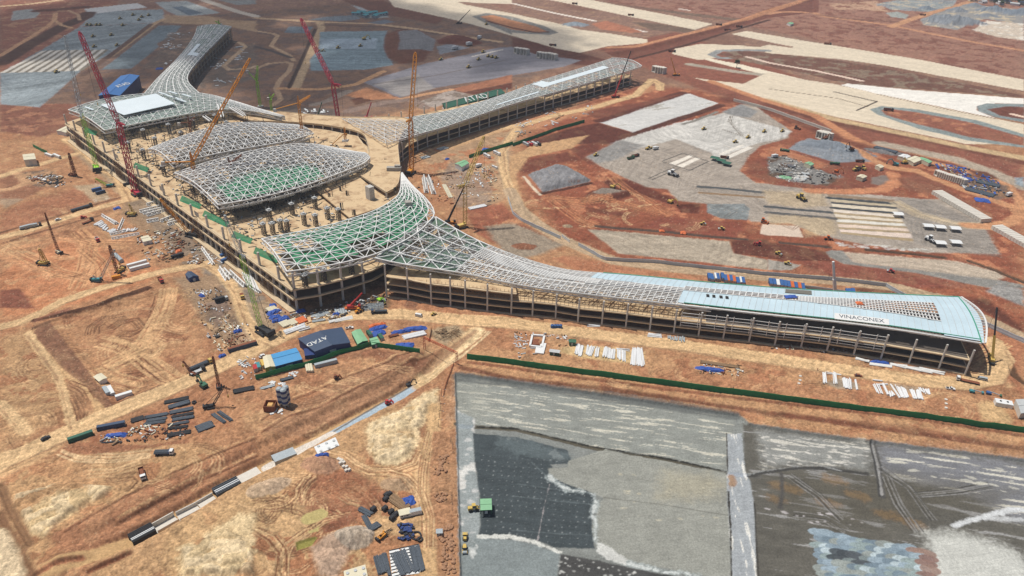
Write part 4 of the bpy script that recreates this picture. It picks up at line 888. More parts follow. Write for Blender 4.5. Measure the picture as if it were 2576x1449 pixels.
class Shell:                                # a roof surface between two edge lines
    def __init__(s,A,B,zf,nt,ns):
        s.nt,s.ns=nt,ns
        A=resample(smooth(A),nt+1); B=resample(smooth(B),nt+1); s.p=[]
        for i in range(nt+1):
            r=[]
            for j in range(ns+1):
                q=j/ns; x=A[i][0]*(1-q)+B[i][0]*q; y=A[i][1]*(1-q)+B[i][1]*q
                r.append((x,y,zf(i/nt,q)))
            s.p.append(r)
    def at(s,t,q,dz=0):
        i=min(int(t*s.nt),s.nt-1); j=min(int(q*s.ns),s.ns-1); u=t*s.nt-i; v=q*s.ns-j
        a,b,c,d=s.p[i][j],s.p[i+1][j],s.p[i+1][j+1],s.p[i][j+1]
        return tuple((a[k]*(1-u)+b[k]*u)*(1-v)+(d[k]*(1-u)+c[k]*u)*v+(dz if k == 2 else 0) for k in range(3))
    def frame(s,m,w=.7,diag=True,depth=0.0,web=True,cond=None,w2=None,every=1):
        w2=w2 or w*.75; P=s.p; ok=cond or (lambda t,q: True)
        for i in range(s.nt+1):
            for j in range(s.ns+1):
                if not ok(min(i,s.nt-.5)/s.nt,min(j,s.ns-.5)/s.ns): continue
                p=P[i][j]; lo=(p[0],p[1],p[2]-depth)
                if i<s.nt and j % every == 0: m.bar(p,P[i+1][j],w)
                if j<s.ns: m.bar(p,P[i][j+1],w2)
                if i<s.nt and j<s.ns and diag:
                    if (i+j) % 2: m.bar(P[i+1][j],P[i][j+1],w2)
                    else: m.bar(p,P[i+1][j+1],w2)
                if depth and i<s.nt and (j % 2 == 0 or j == s.ns):
                    q=P[i+1][j]; m.bar(lo,(q[0],q[1],q[2]-depth),w2)
                    if web: m.bar(lo if i % 2 else p,q if i % 2 else (q[0],q[1],q[2]-depth),w2*.8)
                if depth and j<s.ns and web and i % 2 == 0:
                    q=P[i][j+1]; m.bar(lo if j % 2 else p,q if j % 2 else (q[0],q[1],q[2]-depth),w2*.8)
        return m
    def rim(s,m,w,d):
        for j in (0,s.ns):
            for i in range(s.nt):
                a,b=s.p[i][j],s.p[i+1][j]; m.bar(a,b,w); m.bar((a[0],a[1],a[2]-d),(b[0],b[1],b[2]-d),w*.8); m.bar((a[0],a[1],a[2]-d*(i % 2)),(b[0],b[1],b[2]-d*((i+1) % 2)),w*.6)
        for j in range(s.ns): m.bar(s.p[0][j],s.p[0][j+1],w); m.bar((*s.p[0][j][:2],s.p[0][j][2]-d),(*s.p[0][j+1][:2],s.p[0][j+1][2]-d),w*.8)
        return m
    def sheet(s,m,cond,dz=.4,th=.25,sub=1):
        for i in range(s.nt*sub):
            for j in range(s.ns*sub):
                t,q=(i+.5)/(s.nt*sub),(j+.5)/(s.ns*sub)
                if not cond(t,q): continue
                c=[s.at(a/(s.nt*sub),b/(s.ns*sub),dz) for a,b in ((i,j),(i+1,j),(i+1,j+1),(i,j+1))]
                m.poly(c)
                m.poly([(x,y,z-th) for x,y,z in c[::-1]])
        return m
CHK=lambda t,q,s,k=.5: hsh(np.array([int(t*s)]),np.array([int(q*7)]),3)[0]<k
# ------------------------------------------------ hall
hall=empty('terminal_hall',AB(0,0,0),'huge unfinished fan shaped concrete terminal hall under white roof lattices and green netting','terminal building')
HP=[(-2,-230),(-2,230),(12,236),(30,240),(52,243),(80,239),(105,231),(128,214),(140,190),(150,150),(150,110),(190,40),(205,0),(190,-40),(150,-110),(150,-150),(140,-190),(128,-214),(105,-231),(80,-239),(52,-243),(30,-240),(12,-236)]
HPw=[AB(a,b)[:2] for a,b in HP]
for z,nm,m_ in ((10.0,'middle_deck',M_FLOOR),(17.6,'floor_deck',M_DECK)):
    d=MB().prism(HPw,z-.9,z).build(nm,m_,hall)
    e=MB()
    for p,q in zip(HPw,HPw[1:]+HPw[:1]):
        e.bar((p[0],p[1],z-.5),(q[0],q[1],z-.5),1.6,1.1)
    e.build('slab_edge',M_EDGE,d)
# outer terrace along the landside face, stepping down
tw=MB().prism([AB(a,b)[:2] for a,b in ((-7,-224),(-7,229),(-1,231),(-1,-228))],-.3,.9)
tw.build('terrace',M_EDGE,hall)
for b in range(-200,220,40):
    MB().box(*AB(34+(b % 3)*6,b,8.2)[:2],8.2,14,9,16.2,-pi/4).build('core_wall',M_DARK,hall)
fb=MB()
for z in (10.0,17.2): fb.bar(AB(-3.7,-228,z),AB(-3.7,231,z),1.1,1.3)
fb.build('facade_beam',M_EDGE,hall)
def ringpts(lst,z): return [pxAB(x,y,z) for x,y in lst]
ZR=22.6
inn=ringpts([(905,440),(930,390),(925,355),(880,325),(790,308)],ZR)
out=ringpts([(972,484),(1000,470),(1008,430),(1003,395),(1000,360),(1010,335),(1035,312)],ZR)
inn=inn[:3]+[(209,6)]; inn=inn+[(a,-b) for a,b in inn[::-1][1:]]; out=out+[(272,0)]; out=out+[(a,-b) for a,b in out[::-1][1:]]
ring=smooth(inn)+smooth(out[::-1],1)
ringw=[AB(a,b)[:2] for a,b in ring]
rd=MB().prism(ringw,ZR-1,ZR).build('ring_deck',M_DECK,hall)
e=MB()
for p,q in zip(ringw,ringw[1:]+ringw[:1]): e.bar((p[0],p[1],ZR-.4),(q[0],q[1],ZR-.4),.6,1.9)
for z in (6.2,11.8,17.0):
    oo=[AB(a,b)[:2] for a,b in smooth(out,1)]
    for p,q in zip(oo[:-1],oo[1:]): e.bar((p[0],p[1],z),(q[0],q[1],z),.6,1.2)
e.build('slab_edge',M_EDGE,rd)
for z in (6.0,11.6,17.0): MB().prism(ringw,z-.8,z).build('ring_floor',M_DECK,hall)
RDP=[pxAB(x,y,21.2) for x,y in [(784,469),(879,547),(975,515),(945,480),(905,446),(868,440),(820,452)]]
rdw=[AB(a,b)[:2] for a,b in RDP]
MB().prism(rdw,20.3,21.2).build('raised_deck',M_DECK,hall)
rc=MB()
for f in np.linspace(0,1,7):
    x=rdw[0][0]+(rdw[1][0]-rdw[0][0])*f+1.2; y=rdw[0][1]+(rdw[1][1]-rdw[0][1])*f+1.2
    MB().box(x,y,19,.9,.9,2.7).build('column',M_CONC,hall)
# concrete columns standing along the edges
def colrun(P,z,step,parent,w=1.1,z0=0.0):
    P=resample(P,200); acc=0; k=0; lastp=None
    for p in P:
        if lastp is None or hypot(p[0]-lastp[0],p[1]-lastp[1]) >= step:
            zz=z(k) if callable(z) else z
            MB().box(p[0],p[1],(z0+zz)/2,w,w,zz-z0,-pi/4).build('column',M_CONC,parent); lastp=p; k += 1
colrun([AB(-2.6,b)[:2] for b in range(-226,230,2)],lambda k: 28 if k % 3 == 0 else 17.2,8.4,hall,1.35)
colrun([AB(a,b)[:2] for a,b in ((-1,229),(12,235),(30,239),(50,242))],29,16,hall,1.3)
colrun([AB(a,b)[:2] for a,b in smooth(out,1)],ZR-.5,11,hall,1.0)
colrun([AB(a,b)[:2] for a,b in smooth(inn,1)],ZR-.5,11,hall,1.0,17.6)
# lattice towers that carry the roof
def tower(z0,z1):
    m=MB(); h=1.25
    for sx in (-h,h):
        for sy in (-h,h): m.bar((sx,sy,z0),(sx,sy,z1-1.5),.38)
    n=max(2,int((z1-z0)/2.4))
    for k in range(n):
        a,b=z0+(z1-1.5-z0)*k/n,z0+(z1-1.5-z0)*(k+1)/n
        for p,q in (((-h,-h),(h,-h)),((h,-h),(h,h)),((h,h),(-h,h)),((-h,h),(-h,-h))):
            m.bar((*p,a),(*q,b),.24); m.bar((*p,b),(*q,b),.24)
    hd=MB().box(0,0,z1-1.0,3.8,3.8,.7).box(0,0,z1-.3,2.2,2.2,.9)
    for sx in (-1.7,1.7): hd.bar((sx,-1.5,z1-1),(sx*1.2,-1.5,z1+1),.3); hd.bar((sx,1.5,z1-1),(sx*1.2,1.5,z1+1),.3)
    return m.mesh('lattice_column',M_DARK),hd.mesh('column_head',M_STEEL)
TWR=tower(17.6,28.2)
def put_tower(x,y,dz=0.0):
    for nm,me,par in (('lattice_column',TWR[0],hall),):
        o=bpy.data.objects.new(nm,me); COL.objects.link(o); o.parent=par; o.location=(x-hall.location.x,y-hall.location.y,dz); o.rotation_euler=(0,0,-pi/4)
        h=bpy.data.objects.new('column_head',TWR[1]); COL.objects.link(h); h.parent=o
for x,y in ((20,670),(175,635),(325,595),(470,550),(145,775),(370,710),(600,650),(255,880),(490,815),(725,755),(85,915),(605,825),(835,765),(320,885),(175,910),(500,1440),(690,1380),(965,1300),(860,300),(740,370)):
    g=G(*zc(1,1,x,y),17.6); put_tower(g[0],g[1])
for a in (16,40,64,88,112):
    for b in (-205,-180,-155,-128,-100,-74,-46,-20,8,32,58,84):
        if random.random()<.12: continue
        put_tower(*AB(a+random.uniform(-2,2),b+random.uniform(-2,2))[:2])
# shorter stubs and machines on the raised deck
stub=MB()
for x,y,h in ((850,470,4),(920,515,4),(735,530,3),(985,715,4.5),(865,660,6),(1395,470,3.5),(1300,170,2),(500,590,3)):
    g=G(*zc(1,1,x,y),21.2)
    for k in range(5): stub.box(g[0]+random.uniform(-1.2,1.2),g[1]+random.uniform(-1.2,1.2),21.2+h/2,.5,.5,h)
stub.build('column_starter',M_DARK,hall)
tg=G(*zc(1,1,1155,590),17.6); MB().box(tg[0],tg[1],25,6,5,15,-pi/4).build('lift_core',M_CONC,hall)
tg=G(*zc(1,1,1390,265),ZR); MB().box(tg[0],tg[1],ZR+1.6,13,4.5,3.2,.05).box(tg[0]+3,tg[1]+1,ZR+4,5,3,1.6,.05).build('plant_room',M_BLOCK,hall)
tg=G(*zc(1,1,835,350),21.2); MB().box(tg[0],tg[1],23,18,5,3.4,.25).build('block_wall',M_BLOCK,hall)
# green safety nets hung inside the landside face
for b0,b1,a in ((40,66,2),(80,112,3),(130,150,3),(165,190,2.5),(-190,-170,2),(-60,-40,2)):
    p,q=AB(a,b0),AB(a+5,b1); MB().quad((p[0],p[1],17.7),(q[0],q[1],17.7),(q[0]+2,q[1]+2,21),(p[0]+2,p[1]+2,22)).build('safety_net',M_NET,hall)
# ------------------------------------------------ hall roofs
near_in=[(7,173),(51,184),(79,185),(99,184),(122,176),(136,167),(162,133)]
near_out=[(-4,228),(13,236),(33,242),(55,246),(82,242),(96,238),(110,232),(119,226),(128,222),(137,208),(145,188),(152,162),(163,134)]
ABw=lambda P: [AB(a,b)[:2] for a,b in P]
def zroof(e,c): return lambda t,q: e(t)+c*sin(pi*q)*(1-.6*t)
sh=Shell(ABw(near_in),ABw(near_out),zroof(lambda t: 31-3*t,3.5),26,8)
f=sh.rim(sh.frame(MB(),.74,True,3.2,w2=.48),.8,3.6).build('roof_frame',M_WHITE,hall)
sh.sheet(MB(),lambda t,q: .03<t<.98 and .02<q<.93 and (CHK(t,q,13,.93) or t>.5),dz=-1.6,th=.05).build('green_netting',M_NET,f)
nb=sh.at(.62,.45,0); MB().box(nb[0],nb[1],nb[2]+1.6,5,5,3.4,.3).build('site_cabin',M_BLOCK,f)
far_in=[(a,-b) for a,b in near_in]; far_out=[(a,-b) for a,b in near_out]
far_in=[(8,-139),(52,-142),(104,-142),(130,-137),(150,-112),(163,-76)]; far_out=[(3,-228),(18,-238),(41,-247),(77,-246),(123,-222),(140,-200),(150,-160),(158,-116),(166,-74)]
sf=Shell(ABw(far_out),ABw(far_in),zroof(lambda t: 31-3*t,3.5),30,9)
f=sf.rim(sf.frame(MB(),.6,True,3.2,w2=.42),.8,3.6).build('roof_frame',M_WHITE,hall)
sf.sheet(MB(),lambda t,q: True,dz=-.9,th=.05).build('grey_green_netting',M_NETG,f)
pp=[pxAB(*zc(0,0,x,y),34) for x,y in ((1012,1066),(1570,951),(1765,1052),(1250,1168))]
MB().prism(ABw(pp),34.6,35.2).build('roof_panel',M_PANELW,f)
sp=MB()
for x,y in ((1640,950),(1720,980),(1790,1000),(1830,1020),(1740,940),(900,1100),(1880,970)):
    g=G(*zc(0,0,x,y),34); sp.box(g[0],g[1],35,16,2.2,.5,-.6)
sp.build('loose_panel',M_PANELW,f)
mid_in=[(10,19),(40,11),(75,7),(110,9),(138,18),(150,45),(163,72)]
mid_out=[(8,104),(30,109),(61,112),(96,108),(128,101),(150,96),(162,86)]
smn=Shell(ABw(mid_in),ABw(mid_out),zroof(lambda t: 34-4*t,5),28,13)
f=smn.rim(smn.frame(MB(),.66,True,3.2,w2=.44),.8,3.6).build('roof_frame',M_WHITE,hall)
smn.sheet(MB(),lambda t,q: (.07<t<.62 and .52+.5*abs(t-.3)<q<.9),dz=-2,th=.05).build('green_netting',M_NET,f)
midf_in=[(18,-3),(50,-5),(78,-4),(110,0),(130,2),(158,-4)]; midf_out=[(16,-52),(45,-66),(75,-76),(103,-84),(133,-67),(160,-36)]
smf=Shell(ABw(midf_in),ABw(midf_out),zroof(lambda t: 34-4*t,4.5),26,9)
f=smf.rim(smf.frame(MB(),.66,True,3.2,w2=.44),.8,3.6).build('roof_frame',M_WHITE,hall)
M_SHADE=netmat('underroof_shade_sheet',(104,100,92),.6)  # dark sheets added to stand for shade and dense steel under middle roofs
smn.sheet(MB(),lambda t,q: .03<t<.97 and CHK(t,q,31,.7),dz=-5.5,th=.05).build('shade_sheet',M_SHADE,f)
smf.sheet(MB(),lambda t,q: .03<t<.97 and CHK(t,q,27,.7),dz=-5.5,th=.05).build('shade_sheet',M_SHADE,f)
# loose ends of trusses lifted at the far corner
tr_=MB()
for p,q in (((2190,1050,36),(2225,1180,31)),((2300,1080,34),(2450,1170,31)),((2340,1085,33),(2440,1150,30)),((2040,1170,32),(2110,1220,30))):
    a,b=G(*zc(0,0,p[0],p[1]),p[2]),G(*zc(0,0,q[0],q[1]),q[2])
    tr_.bar(a,b,1.2); tr_.bar((a[0]+2,a[1]+2,a[2]),(b[0]+2,b[1]+2,b[2]),.8)
tr_.build('loose_truss',M_WHITE,hall)
# ------------------------------------------------ piers
def pier(root,FA,FB,levels,inset,colstep,ztop,front_only=False):
    A,B=resample(smooth(FA),60),resample(smooth(FB),60)
    def ins(P,Q,d): return [(p[0]+(q[0]-p[0])*d/max(1,hypot(q[0]-p[0],q[1]-p[1])),p[1]+(q[1]-p[1])*d/max(1,hypot(q[0]-p[0],q[1]-p[1]))) for p,q in zip(P,Q)]
    a,b=ins(A,B,inset),ins(B,A,inset)
    poly=a+b[::-1]
    for k,z in enumerate(levels):
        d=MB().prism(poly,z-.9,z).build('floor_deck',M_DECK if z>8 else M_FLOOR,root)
        e=MB()
        for P in (a,b):
            for p,q in zip(P[:-1],P[1:]): e.bar((p[0],p[1],z-.4),(q[0],q[1],z-.4),.6,.9)
        e.bar((*a[-1],z-.4),(*b[-1],z-.4),.7,1.3)
        e.build('slab_edge',M_EDGE,d)
    base=MB()
    for P in (a,):
        for p,q in zip(P[:-1],P[1:]): base.bar((p[0],p[1],.3),(q[0],q[1],.3),.9,.9)
    base.build('plinth',M_EDGE,root)
    a2=ins(A,B,inset-.6); b2=ins(B,A,inset-.6)
    colrun(a2,ztop,colstep,root,1.15); colrun(b2,ztop,colstep,root,1.15)
    mid=[((p[0]+q[0])/2,(p[1]+q[1])/2) for p,q in zip(a,b)]
    core=MB()
    for p,q in zip(mid[:-1:2],mid[1::2]): core.bar((p[0],p[1],levels[-1]/2),(q[0],q[1],levels[-1]/2),6,levels[-1]-1)
    core.build('core_walls',M_CONC,root)
    return a,b
# near pier
gx=lambda l: [G(x,y,z)[:2] for x,y,z in l]
nf_=gx([(942,646,29),(1000,654,29),(1060,661,28),(1150,673,26),(1225,690,24),(1300,708,22.3),(1375,722,20.8),(1450,735,20),(1700,765,19.8),(1940,793,20),(2200,820,20.6),(2469,862,22)])
nbk=gx([(1096,543,29),(1140,566,28),(1180,588,26.6),(1250,618,24.6),(1320,645,22.6),(1400,669,20.8),(1450,680,20)])+[(88,465),(139,457),(196,451),(263,447),(306,445)]
npier=empty('terminal_pier',(100,440,0),'long curving pier nearest the viewer with pale blue roof sheets over half its length','terminal pier',None)
fcols=[G(x,y)[:2] for x,y in ((974,746),(1028,753),(1086,765),(1134,770),(1171,775),(1226,782),(1286,789),(1339,793),(1397,799),(1453,809),(1513,815),(1573,822),(1633,830),(1693,837),(1755,844),(1817,851),(1882,858),(1946,867),(2012,873),(2077,881),(2144,891),(2212,901),(2282,913),(2357,926),(2423,940))]
bcol=[(-62+3,547),(-34,517),(-12,500),(17,480),(46,466),(88,460),(139,452),(196,446),(263,441),(299,438)]
A_=resample(fcols,70); B_=resample(smooth(bcol),70)
polyd_=A_+B_[::-1]
for z in (6.0,11.4):
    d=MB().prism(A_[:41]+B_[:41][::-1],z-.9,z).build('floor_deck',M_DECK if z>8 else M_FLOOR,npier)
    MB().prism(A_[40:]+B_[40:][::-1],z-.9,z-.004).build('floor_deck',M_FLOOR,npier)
    e=MB()
    for P in (A_,B_):
        for p,q in zip(P[:-1],P[1:]): e.bar((p[0],p[1]-.7,z-.35),(q[0],q[1]-.7,z-.35),1.7,.8)
    e.bar((*A_[-1],z-.35),(*B_[-1],z-.35),.7,.8); e.build('slab_edge',M_EDGE,d)
rk=[p for p in A_ if p[0]<8]; rb=[p for p in B_ if p[0]<0]
d=MB().prism(rk+rb[::-1],16.2,17.0).build('root_deck',M_DECK,npier); e=MB()
for p,q in zip(rk[:-1],rk[1:]): e.bar((p[0],p[1]-.7,16.7),(q[0],q[1]-.7,16.7),1.6,.8)
e.build('slab_edge',M_EDGE,d)
e=MB()
for p,q in zip(A_[:-1],A_[1:]): e.bar((p[0],p[1]-1.2,.4),(q[0],q[1]-1.2,.4),2.0,.9)
e.build('plinth',M_EDGE,npier)
core=MB()
for i in range(0,68,2):
    p=[A_[i][k]*.45+B_[i][k]*.55 for k in (0,1)]; q=[A_[i+2][k]*.45+B_[i+2][k]*.55 for k in (0,1)]
    core.bar((p[0],p[1],5.4),(q[0],q[1],5.4),10,10)
core.build('core_walls',M_DARK,npier)
for k,p in enumerate(fcols): MB().tube((p[0],p[1]-1.5,0),(p[0],p[1]-1.5,19.2 if k>8 else 27-k*.9),.62,10).build('column',M_CONC,npier)
colrun(B_,19.5,15,npier,1.1)
sn=Shell(nf_,nbk,lambda t,q: 19.6+9*max(0,1-t/.30)**1.4+2.2*t**3+3.2*sin(pi*min(1,q*1.02))*(.5+.5*t)-1.2*q*t,96,20)
tx=lambda px,py=None: min(range(97),key=lambda i: abs(sn.p[i][0][0]-G(px,735+(px-1450)*.125,20)[0]))/96.0
T0,T1,T2,TE=tx(1150),tx(1450),tx(1705),tx(2370)
f=sn.frame(MB(),.42,False,0,cond=lambda t,q: T0 <= t<T2+.01,w2=.4)
# coarse structure below
sc_=Shell(nf_,nbk,lambda t,q: 19.0+9*max(0,1-t/.30)**1.4+2.2*t**3+3.2*sin(pi*min(1,q*1.02))*(.5+.5*t)-1.2*q*t,34,6)
f2=sc_.frame(f,.9,True,2.0,w2=.66,cond=lambda t,q: t<T2+.03)
f2=f2.build('roof_frame',M_WHITE,npier)
fine=sn.frame(MB(),.22,False,0,cond=lambda t,q: t<T0 and .06<q<.9,w2=.14); fine.build('purlin',M_STEEL,f2)
sn.sheet(MB(),lambda t,q: t<T0 and CHK(t,q,40,.75),dz=-1.6,th=.05).build('grey_green_netting',M_NETR,f2)
g_=MB()                                      # closely perforated strip
for i in range(96):
    t=i/96
    if not T0 <= t<T1+.02: continue
    lo,hi=.50-.12*(t-T0)/(T1-T0),.80-.25*(t-T0)/(T1-T0)
    for k in range(7):
        q=lo+(hi-lo)*k/6; g_.bar(sn.at(t,q,.3),sn.at(min(1,t+1/96),q,.3),.5)
    for k in range(2): g_.bar(sn.at(t+k/192,lo,.3),sn.at(t+k/192,hi,.3),.5)
g_.build('skylight_grid',M_WHITE,f2)
skl=lambda t: (.44,.60) if t<.72 else (.44-.16*(t-.72)/.22,.60+.12*(t-.72)/.22)
def cover(t,q):
    lo,hi=skl(t)
    if t >= TE: return .03<q<.99
    if t >= T2: return (.05<q<lo) or (hi<q<.99)
    return t >= T1 and q>.52+.08*(T2-t)/(T2-T1)
sn.sheet(MB(),lambda t,q: q<.5 and cover(t,q),dz=.25,th=.3,sub=2).build('roof_sheet',M_PANEL,npier)
pan=sn.sheet(MB(),lambda t,q: q >= .5 and cover(t,q),dz=.25,th=.3,sub=2).build('roof_sheet',M_PANEL,npier)
sg=MB()
for i in range(96*2):
    t=i/192
    if not T1 <= t<TE: continue
    lo,hi=skl(t) if t >= T2 else (.34,.52); nk=4 if t<.72 else 7
    if i % 2 == 0 or t>.7: sg.bar(sn.at(t,lo,.45),sn.at(t,hi,.45),.6)
    for k in range(nk): q=lo+(hi-lo)*k/(nk-1); sg.bar(sn.at(t,q,.45),sn.at(min(1,t+1/192),q,.45),.62)
sg.build('skylight_grid',M_WHITE,npier)
gr=MB()
for i in range(96):
    t=i/96
    if t>T1: gr.bar(sn.at(t,.995,.3),sn.at(t+1/96,.995,.3),.7)
    if t>T2: gr.bar(sn.at(t,.05,.35),sn.at(t+1/96,.05,.35),.5)
for k in range(20): gr.bar(sn.at(1,k/20,.3),sn.at(1,(k+1)/20,.3),.6)
gr.build('green_edge_trim',M_GREEN,npier)
# bowed end rim
er=MB(); E0=[]; E1=[]
for k in range(21):
    q=k/20; p=sn.at(1,q,.1); b_=5.5*sin(pi*min(1,q*.98+.02))+1.5; E0.append(p); E1.append((p[0]+b_*.98+.5,p[1]-b_*.15,p[2]+.1))
for k in range(20): er.bar(E1[k],E1[k+1],1.0); 
for k in range(0,21): er.bar(E0[k],E1[k],.4)
er.build('end_rim',M_WHITE,npier)
ep=MB()
for k in range(20): ep.poly([E0[k],(E0[k][0]*.35+E1[k][0]*.65,E0[k][1]*.35+E1[k][1]*.65,E0[k][2]),(E0[k+1][0]*.35+E1[k+1][0]*.65,E0[k+1][1]*.35+E1[k+1][1]*.65,E0[k+1][2]),E0[k+1]])
ep.build('end_sheet',M_PANEL,npier)
# white front eave trays and the glazing grid on the front
ev=MB()
for i in range(192):
    t=i/192
    if t<T2: continue
    ev.bar(sn.at(t,.0,-.3),sn.at(t+1/192,.0,-.3),.8); ev.bar(sn.at(t,.03,-.6),sn.at(t+1/192,.03,-.6),.35)
    if (i // 4) % 5 in (0,1,3) and t<.93:
        for k in range(4): ev.bar(sn.at(t,-.0+.012*k,-.8-.35*k),sn.at(t+1/192,0+.012*k,-.8-.35*k),.4)
        if i % 2: ev.bar(sn.at(t,0,-.5),sn.at(t,.03,-2.2),.3)
ev.build('eave_tray',M_WHITE,npier)
gl_=MB()
for i in range(70):
    p=A_[i]
    if p[0]<112 or p[0]>236: continue
    q=A_[i+1]
    for z in (8,10,12.5,15,17.5): gl_.bar((p[0],p[1]-1.9,z),(q[0],q[1]-1.9,z),.3)
    if i % 2: gl_.bar((p[0],p[1]-1.9,7),(p[0],p[1]-1.9,18.6),.34)
gl_.build('glazing_frame',M_WHITE,npier)
sc2=MB()
for i in range(69):
    for u in (0,.5):
        p=(A_[i][0]*(1-u)+A_[i+1][0]*u,A_[i][1]*(1-u)+A_[i+1][1]*u); q=A_[i+1]
        if not (-60<p[0]<110): continue
        sc2.bar((p[0],p[1]-.2,11.4),(p[0],p[1]+.6,18.8),.22)
    if -60<A_[i][0]<110:
        for z in (13.2,15.2,17.2): sc2.bar((A_[i][0],A_[i][1],z),(*A_[i+1],z),.2)
sc2.build('scaffold',M_RUST,npier)
cov=MB(); c_=[sn.at(t,q,.7) for t,q in ((.70,.72),(.745,.72),(.745,.93),(.70,.93))]
cov.poly(c_); cov.poly([(x,y,z-.3) for x,y,z in c_[::-1]]); cov.build('covered_opening',M_SKY,npier)
op=MB()
for t in (.575,.585,.597,.607): p=sn.at(t,.33,.45); op.box(p[0],p[1],p[2]+.1,2.0,3.0,.2,-.15)
op.build('roof_opening',mat('dark_opening',(50,46,42),.9),npier)
sm_=MB()
for i in range(96):
    t=i/96
    if t<T1: continue
    for j in range(20):
        q=j/20
        if cover(t+.003,q+.02): sm_.bar(sn.at(t,q,.36),sn.at(t,q+.05,.36),.2,.1)
sm_.build('seam',M_STEEL,pan)
def sign(text,p,ux,uy,h,m,parent,name='lettering',ext=.03,nz=None,flip=False):
    cu=bpy.data.curves.new('lettering','FONT'); cu.body=text; cu.size=h/0.72; cu.extrude=ext; cu.align_x='CENTER'; cu.align_y='CENTER'
    tmp=bpy.data.objects.new('lettering',cu); COL.objects.link(tmp)
    dg=bpy.context.evaluated_depsgraph_get(); me=bpy.data.meshes.new_from_object(tmp.evaluated_get(dg)); bpy.data.objects.remove(tmp)
    me.materials.clear(); me.materials.append(m)
    X_=Vector(ux).normalized(); Y_=Vector(uy).normalized(); Z_=X_.cross(Y_).normalized(); Y_=Z_.cross(X_)
    Mx=Matrix((X_,Y_,Z_)).transposed().to_4x4(); Mx.translation=Vector(p)-Vector(parent.matrix_world.translation if parent.parent is None else parent.parent.location)
    me.transform(Mx)
    o=bpy.data.objects.new(name,me); COL.objects.link(o); o.parent=parent
    return o
M_LETD=mat('grey_lettering',(70,84,98),.7); M_LETW=mat('white_lettering',(240,240,236),.6)
c0,c1=G(2104,793,23),G(2232,806,23)
tq=min(((t/400,q/100) for t in range(300,380) for q in range(5,40)),key=lambda v: (sn.at(*v)[0]-(c0[0]+c1[0])/2)**2+(sn.at(*v)[1]-(c0[1]+c1[1])/2)**2)
pa,pb,pc=sn.at(tq[0]-.042,tq[1],.6),sn.at(tq[0]+.042,tq[1],.6),sn.at(tq[0],tq[1],.6)
pu=sn.at(tq[0],tq[1]+.07,.6); pd=sn.at(tq[0],tq[1]-.07,.6)
ban=MB(); vx=Vector(pb)-Vector(pa); vy=(Vector(pu)-Vector(pd)).normalized()*3.0
ban.poly([tuple(Vector(pa)-vy),tuple(Vector(pb)-vy),tuple(Vector(pb)+vy),tuple(Vector(pa)+vy)]); bo=ban.build('name_banner',M_WHITE,npier)
sign('VINACONEX',(pc[0],pc[1],pc[2]+.12),vx,vy,3.4,M_LETD,bo)
# centre pier
cf=[pxAB(x,y,z) for x,y,z in ((971,357,29),(1024,337,28),(1069,322,26.5),(1169,295,23.5),(1288,259,21.5))]+[(485,28),(586,26),(654,22)]
cb=[(216,-44),(239,-25),(264,-8),(317,4),(360,4),(430,-4),(483,-16),(560,-22),(652,-30)]
cpier=empty('terminal_pier',AB(440,0,0),'straight middle pier with pale lattice roof running away towards the runways','terminal pier')
cfp=[(196,60),(214,56),(235,42),(267,32),(322,30),(399,25),(485,24),(586,23),(640,20)]
pier(cpier,ABw([(a,b+3) for a,b in cfp]),ABw([(a,-b-3) for a,b in cfp]),(6.0,11.5),3.0,15.5,19.8)
sc3=Shell(ABw(cf),ABw(cb),lambda t,q: 20.7+7*max(0,1-t/.2)**1.3*(1-.75*q)+2*t**3+2*sin(pi*q)*(.3+.7*t)+1.0*q,110,14)
f=Shell(ABw(cf),ABw(cb),lambda t,q: 20.5+7*max(0,1-t/.2)**1.3*(1-.75*q)+2*t**3+2*sin(pi*q)*(.3+.7*t)+1.0*q,60,7).frame(MB(),.62,True,1.6,w2=.42).build('roof_frame',M_WHITE,cpier)
sc3.frame(MB(),.3,False,0,w2=.22).build('purlin',M_WHITE,f)
sc3.sheet(MB(),lambda t,q: .12<t and (t<.58 or CHK(t,q,60,.5)),dz=-.7,th=.05).build('grey_green_netting',M_NETG,f)
sc3.sheet(MB(),lambda t,q: (.60<t<.645 and .45<q<.9) or (.64<t<.9 and .45<q<.62) or (.40<t<.56 and .22<q<.3),dz=.3,th=.2).build('roof_sheet',M_PANELW,f)
wp_=MB()
for k in range(15): p=sc3.at(.58+k*.02,1.0,-2); wp_.box(p[0],p[1]+3,p[2],3,1.2,.3,.8)
wp_.build('work_platform',M_STEEL,cpier)
er=MB(); E0,E1=[],[]
for k in range(15):
    q=k/14; p=sc3.at(1,q); b_=7*sin(pi*q)+1; E0.append(p); E1.append((p[0]+b_*R2,p[1]+b_*R2,p[2]+.3))
for k in range(14): er.bar(E1[k],E1[k+1],1.1)
for k in range(15): er.bar(E0[k],E1[k],.5)
er.build('end_rim',M_WHITE,cpier)
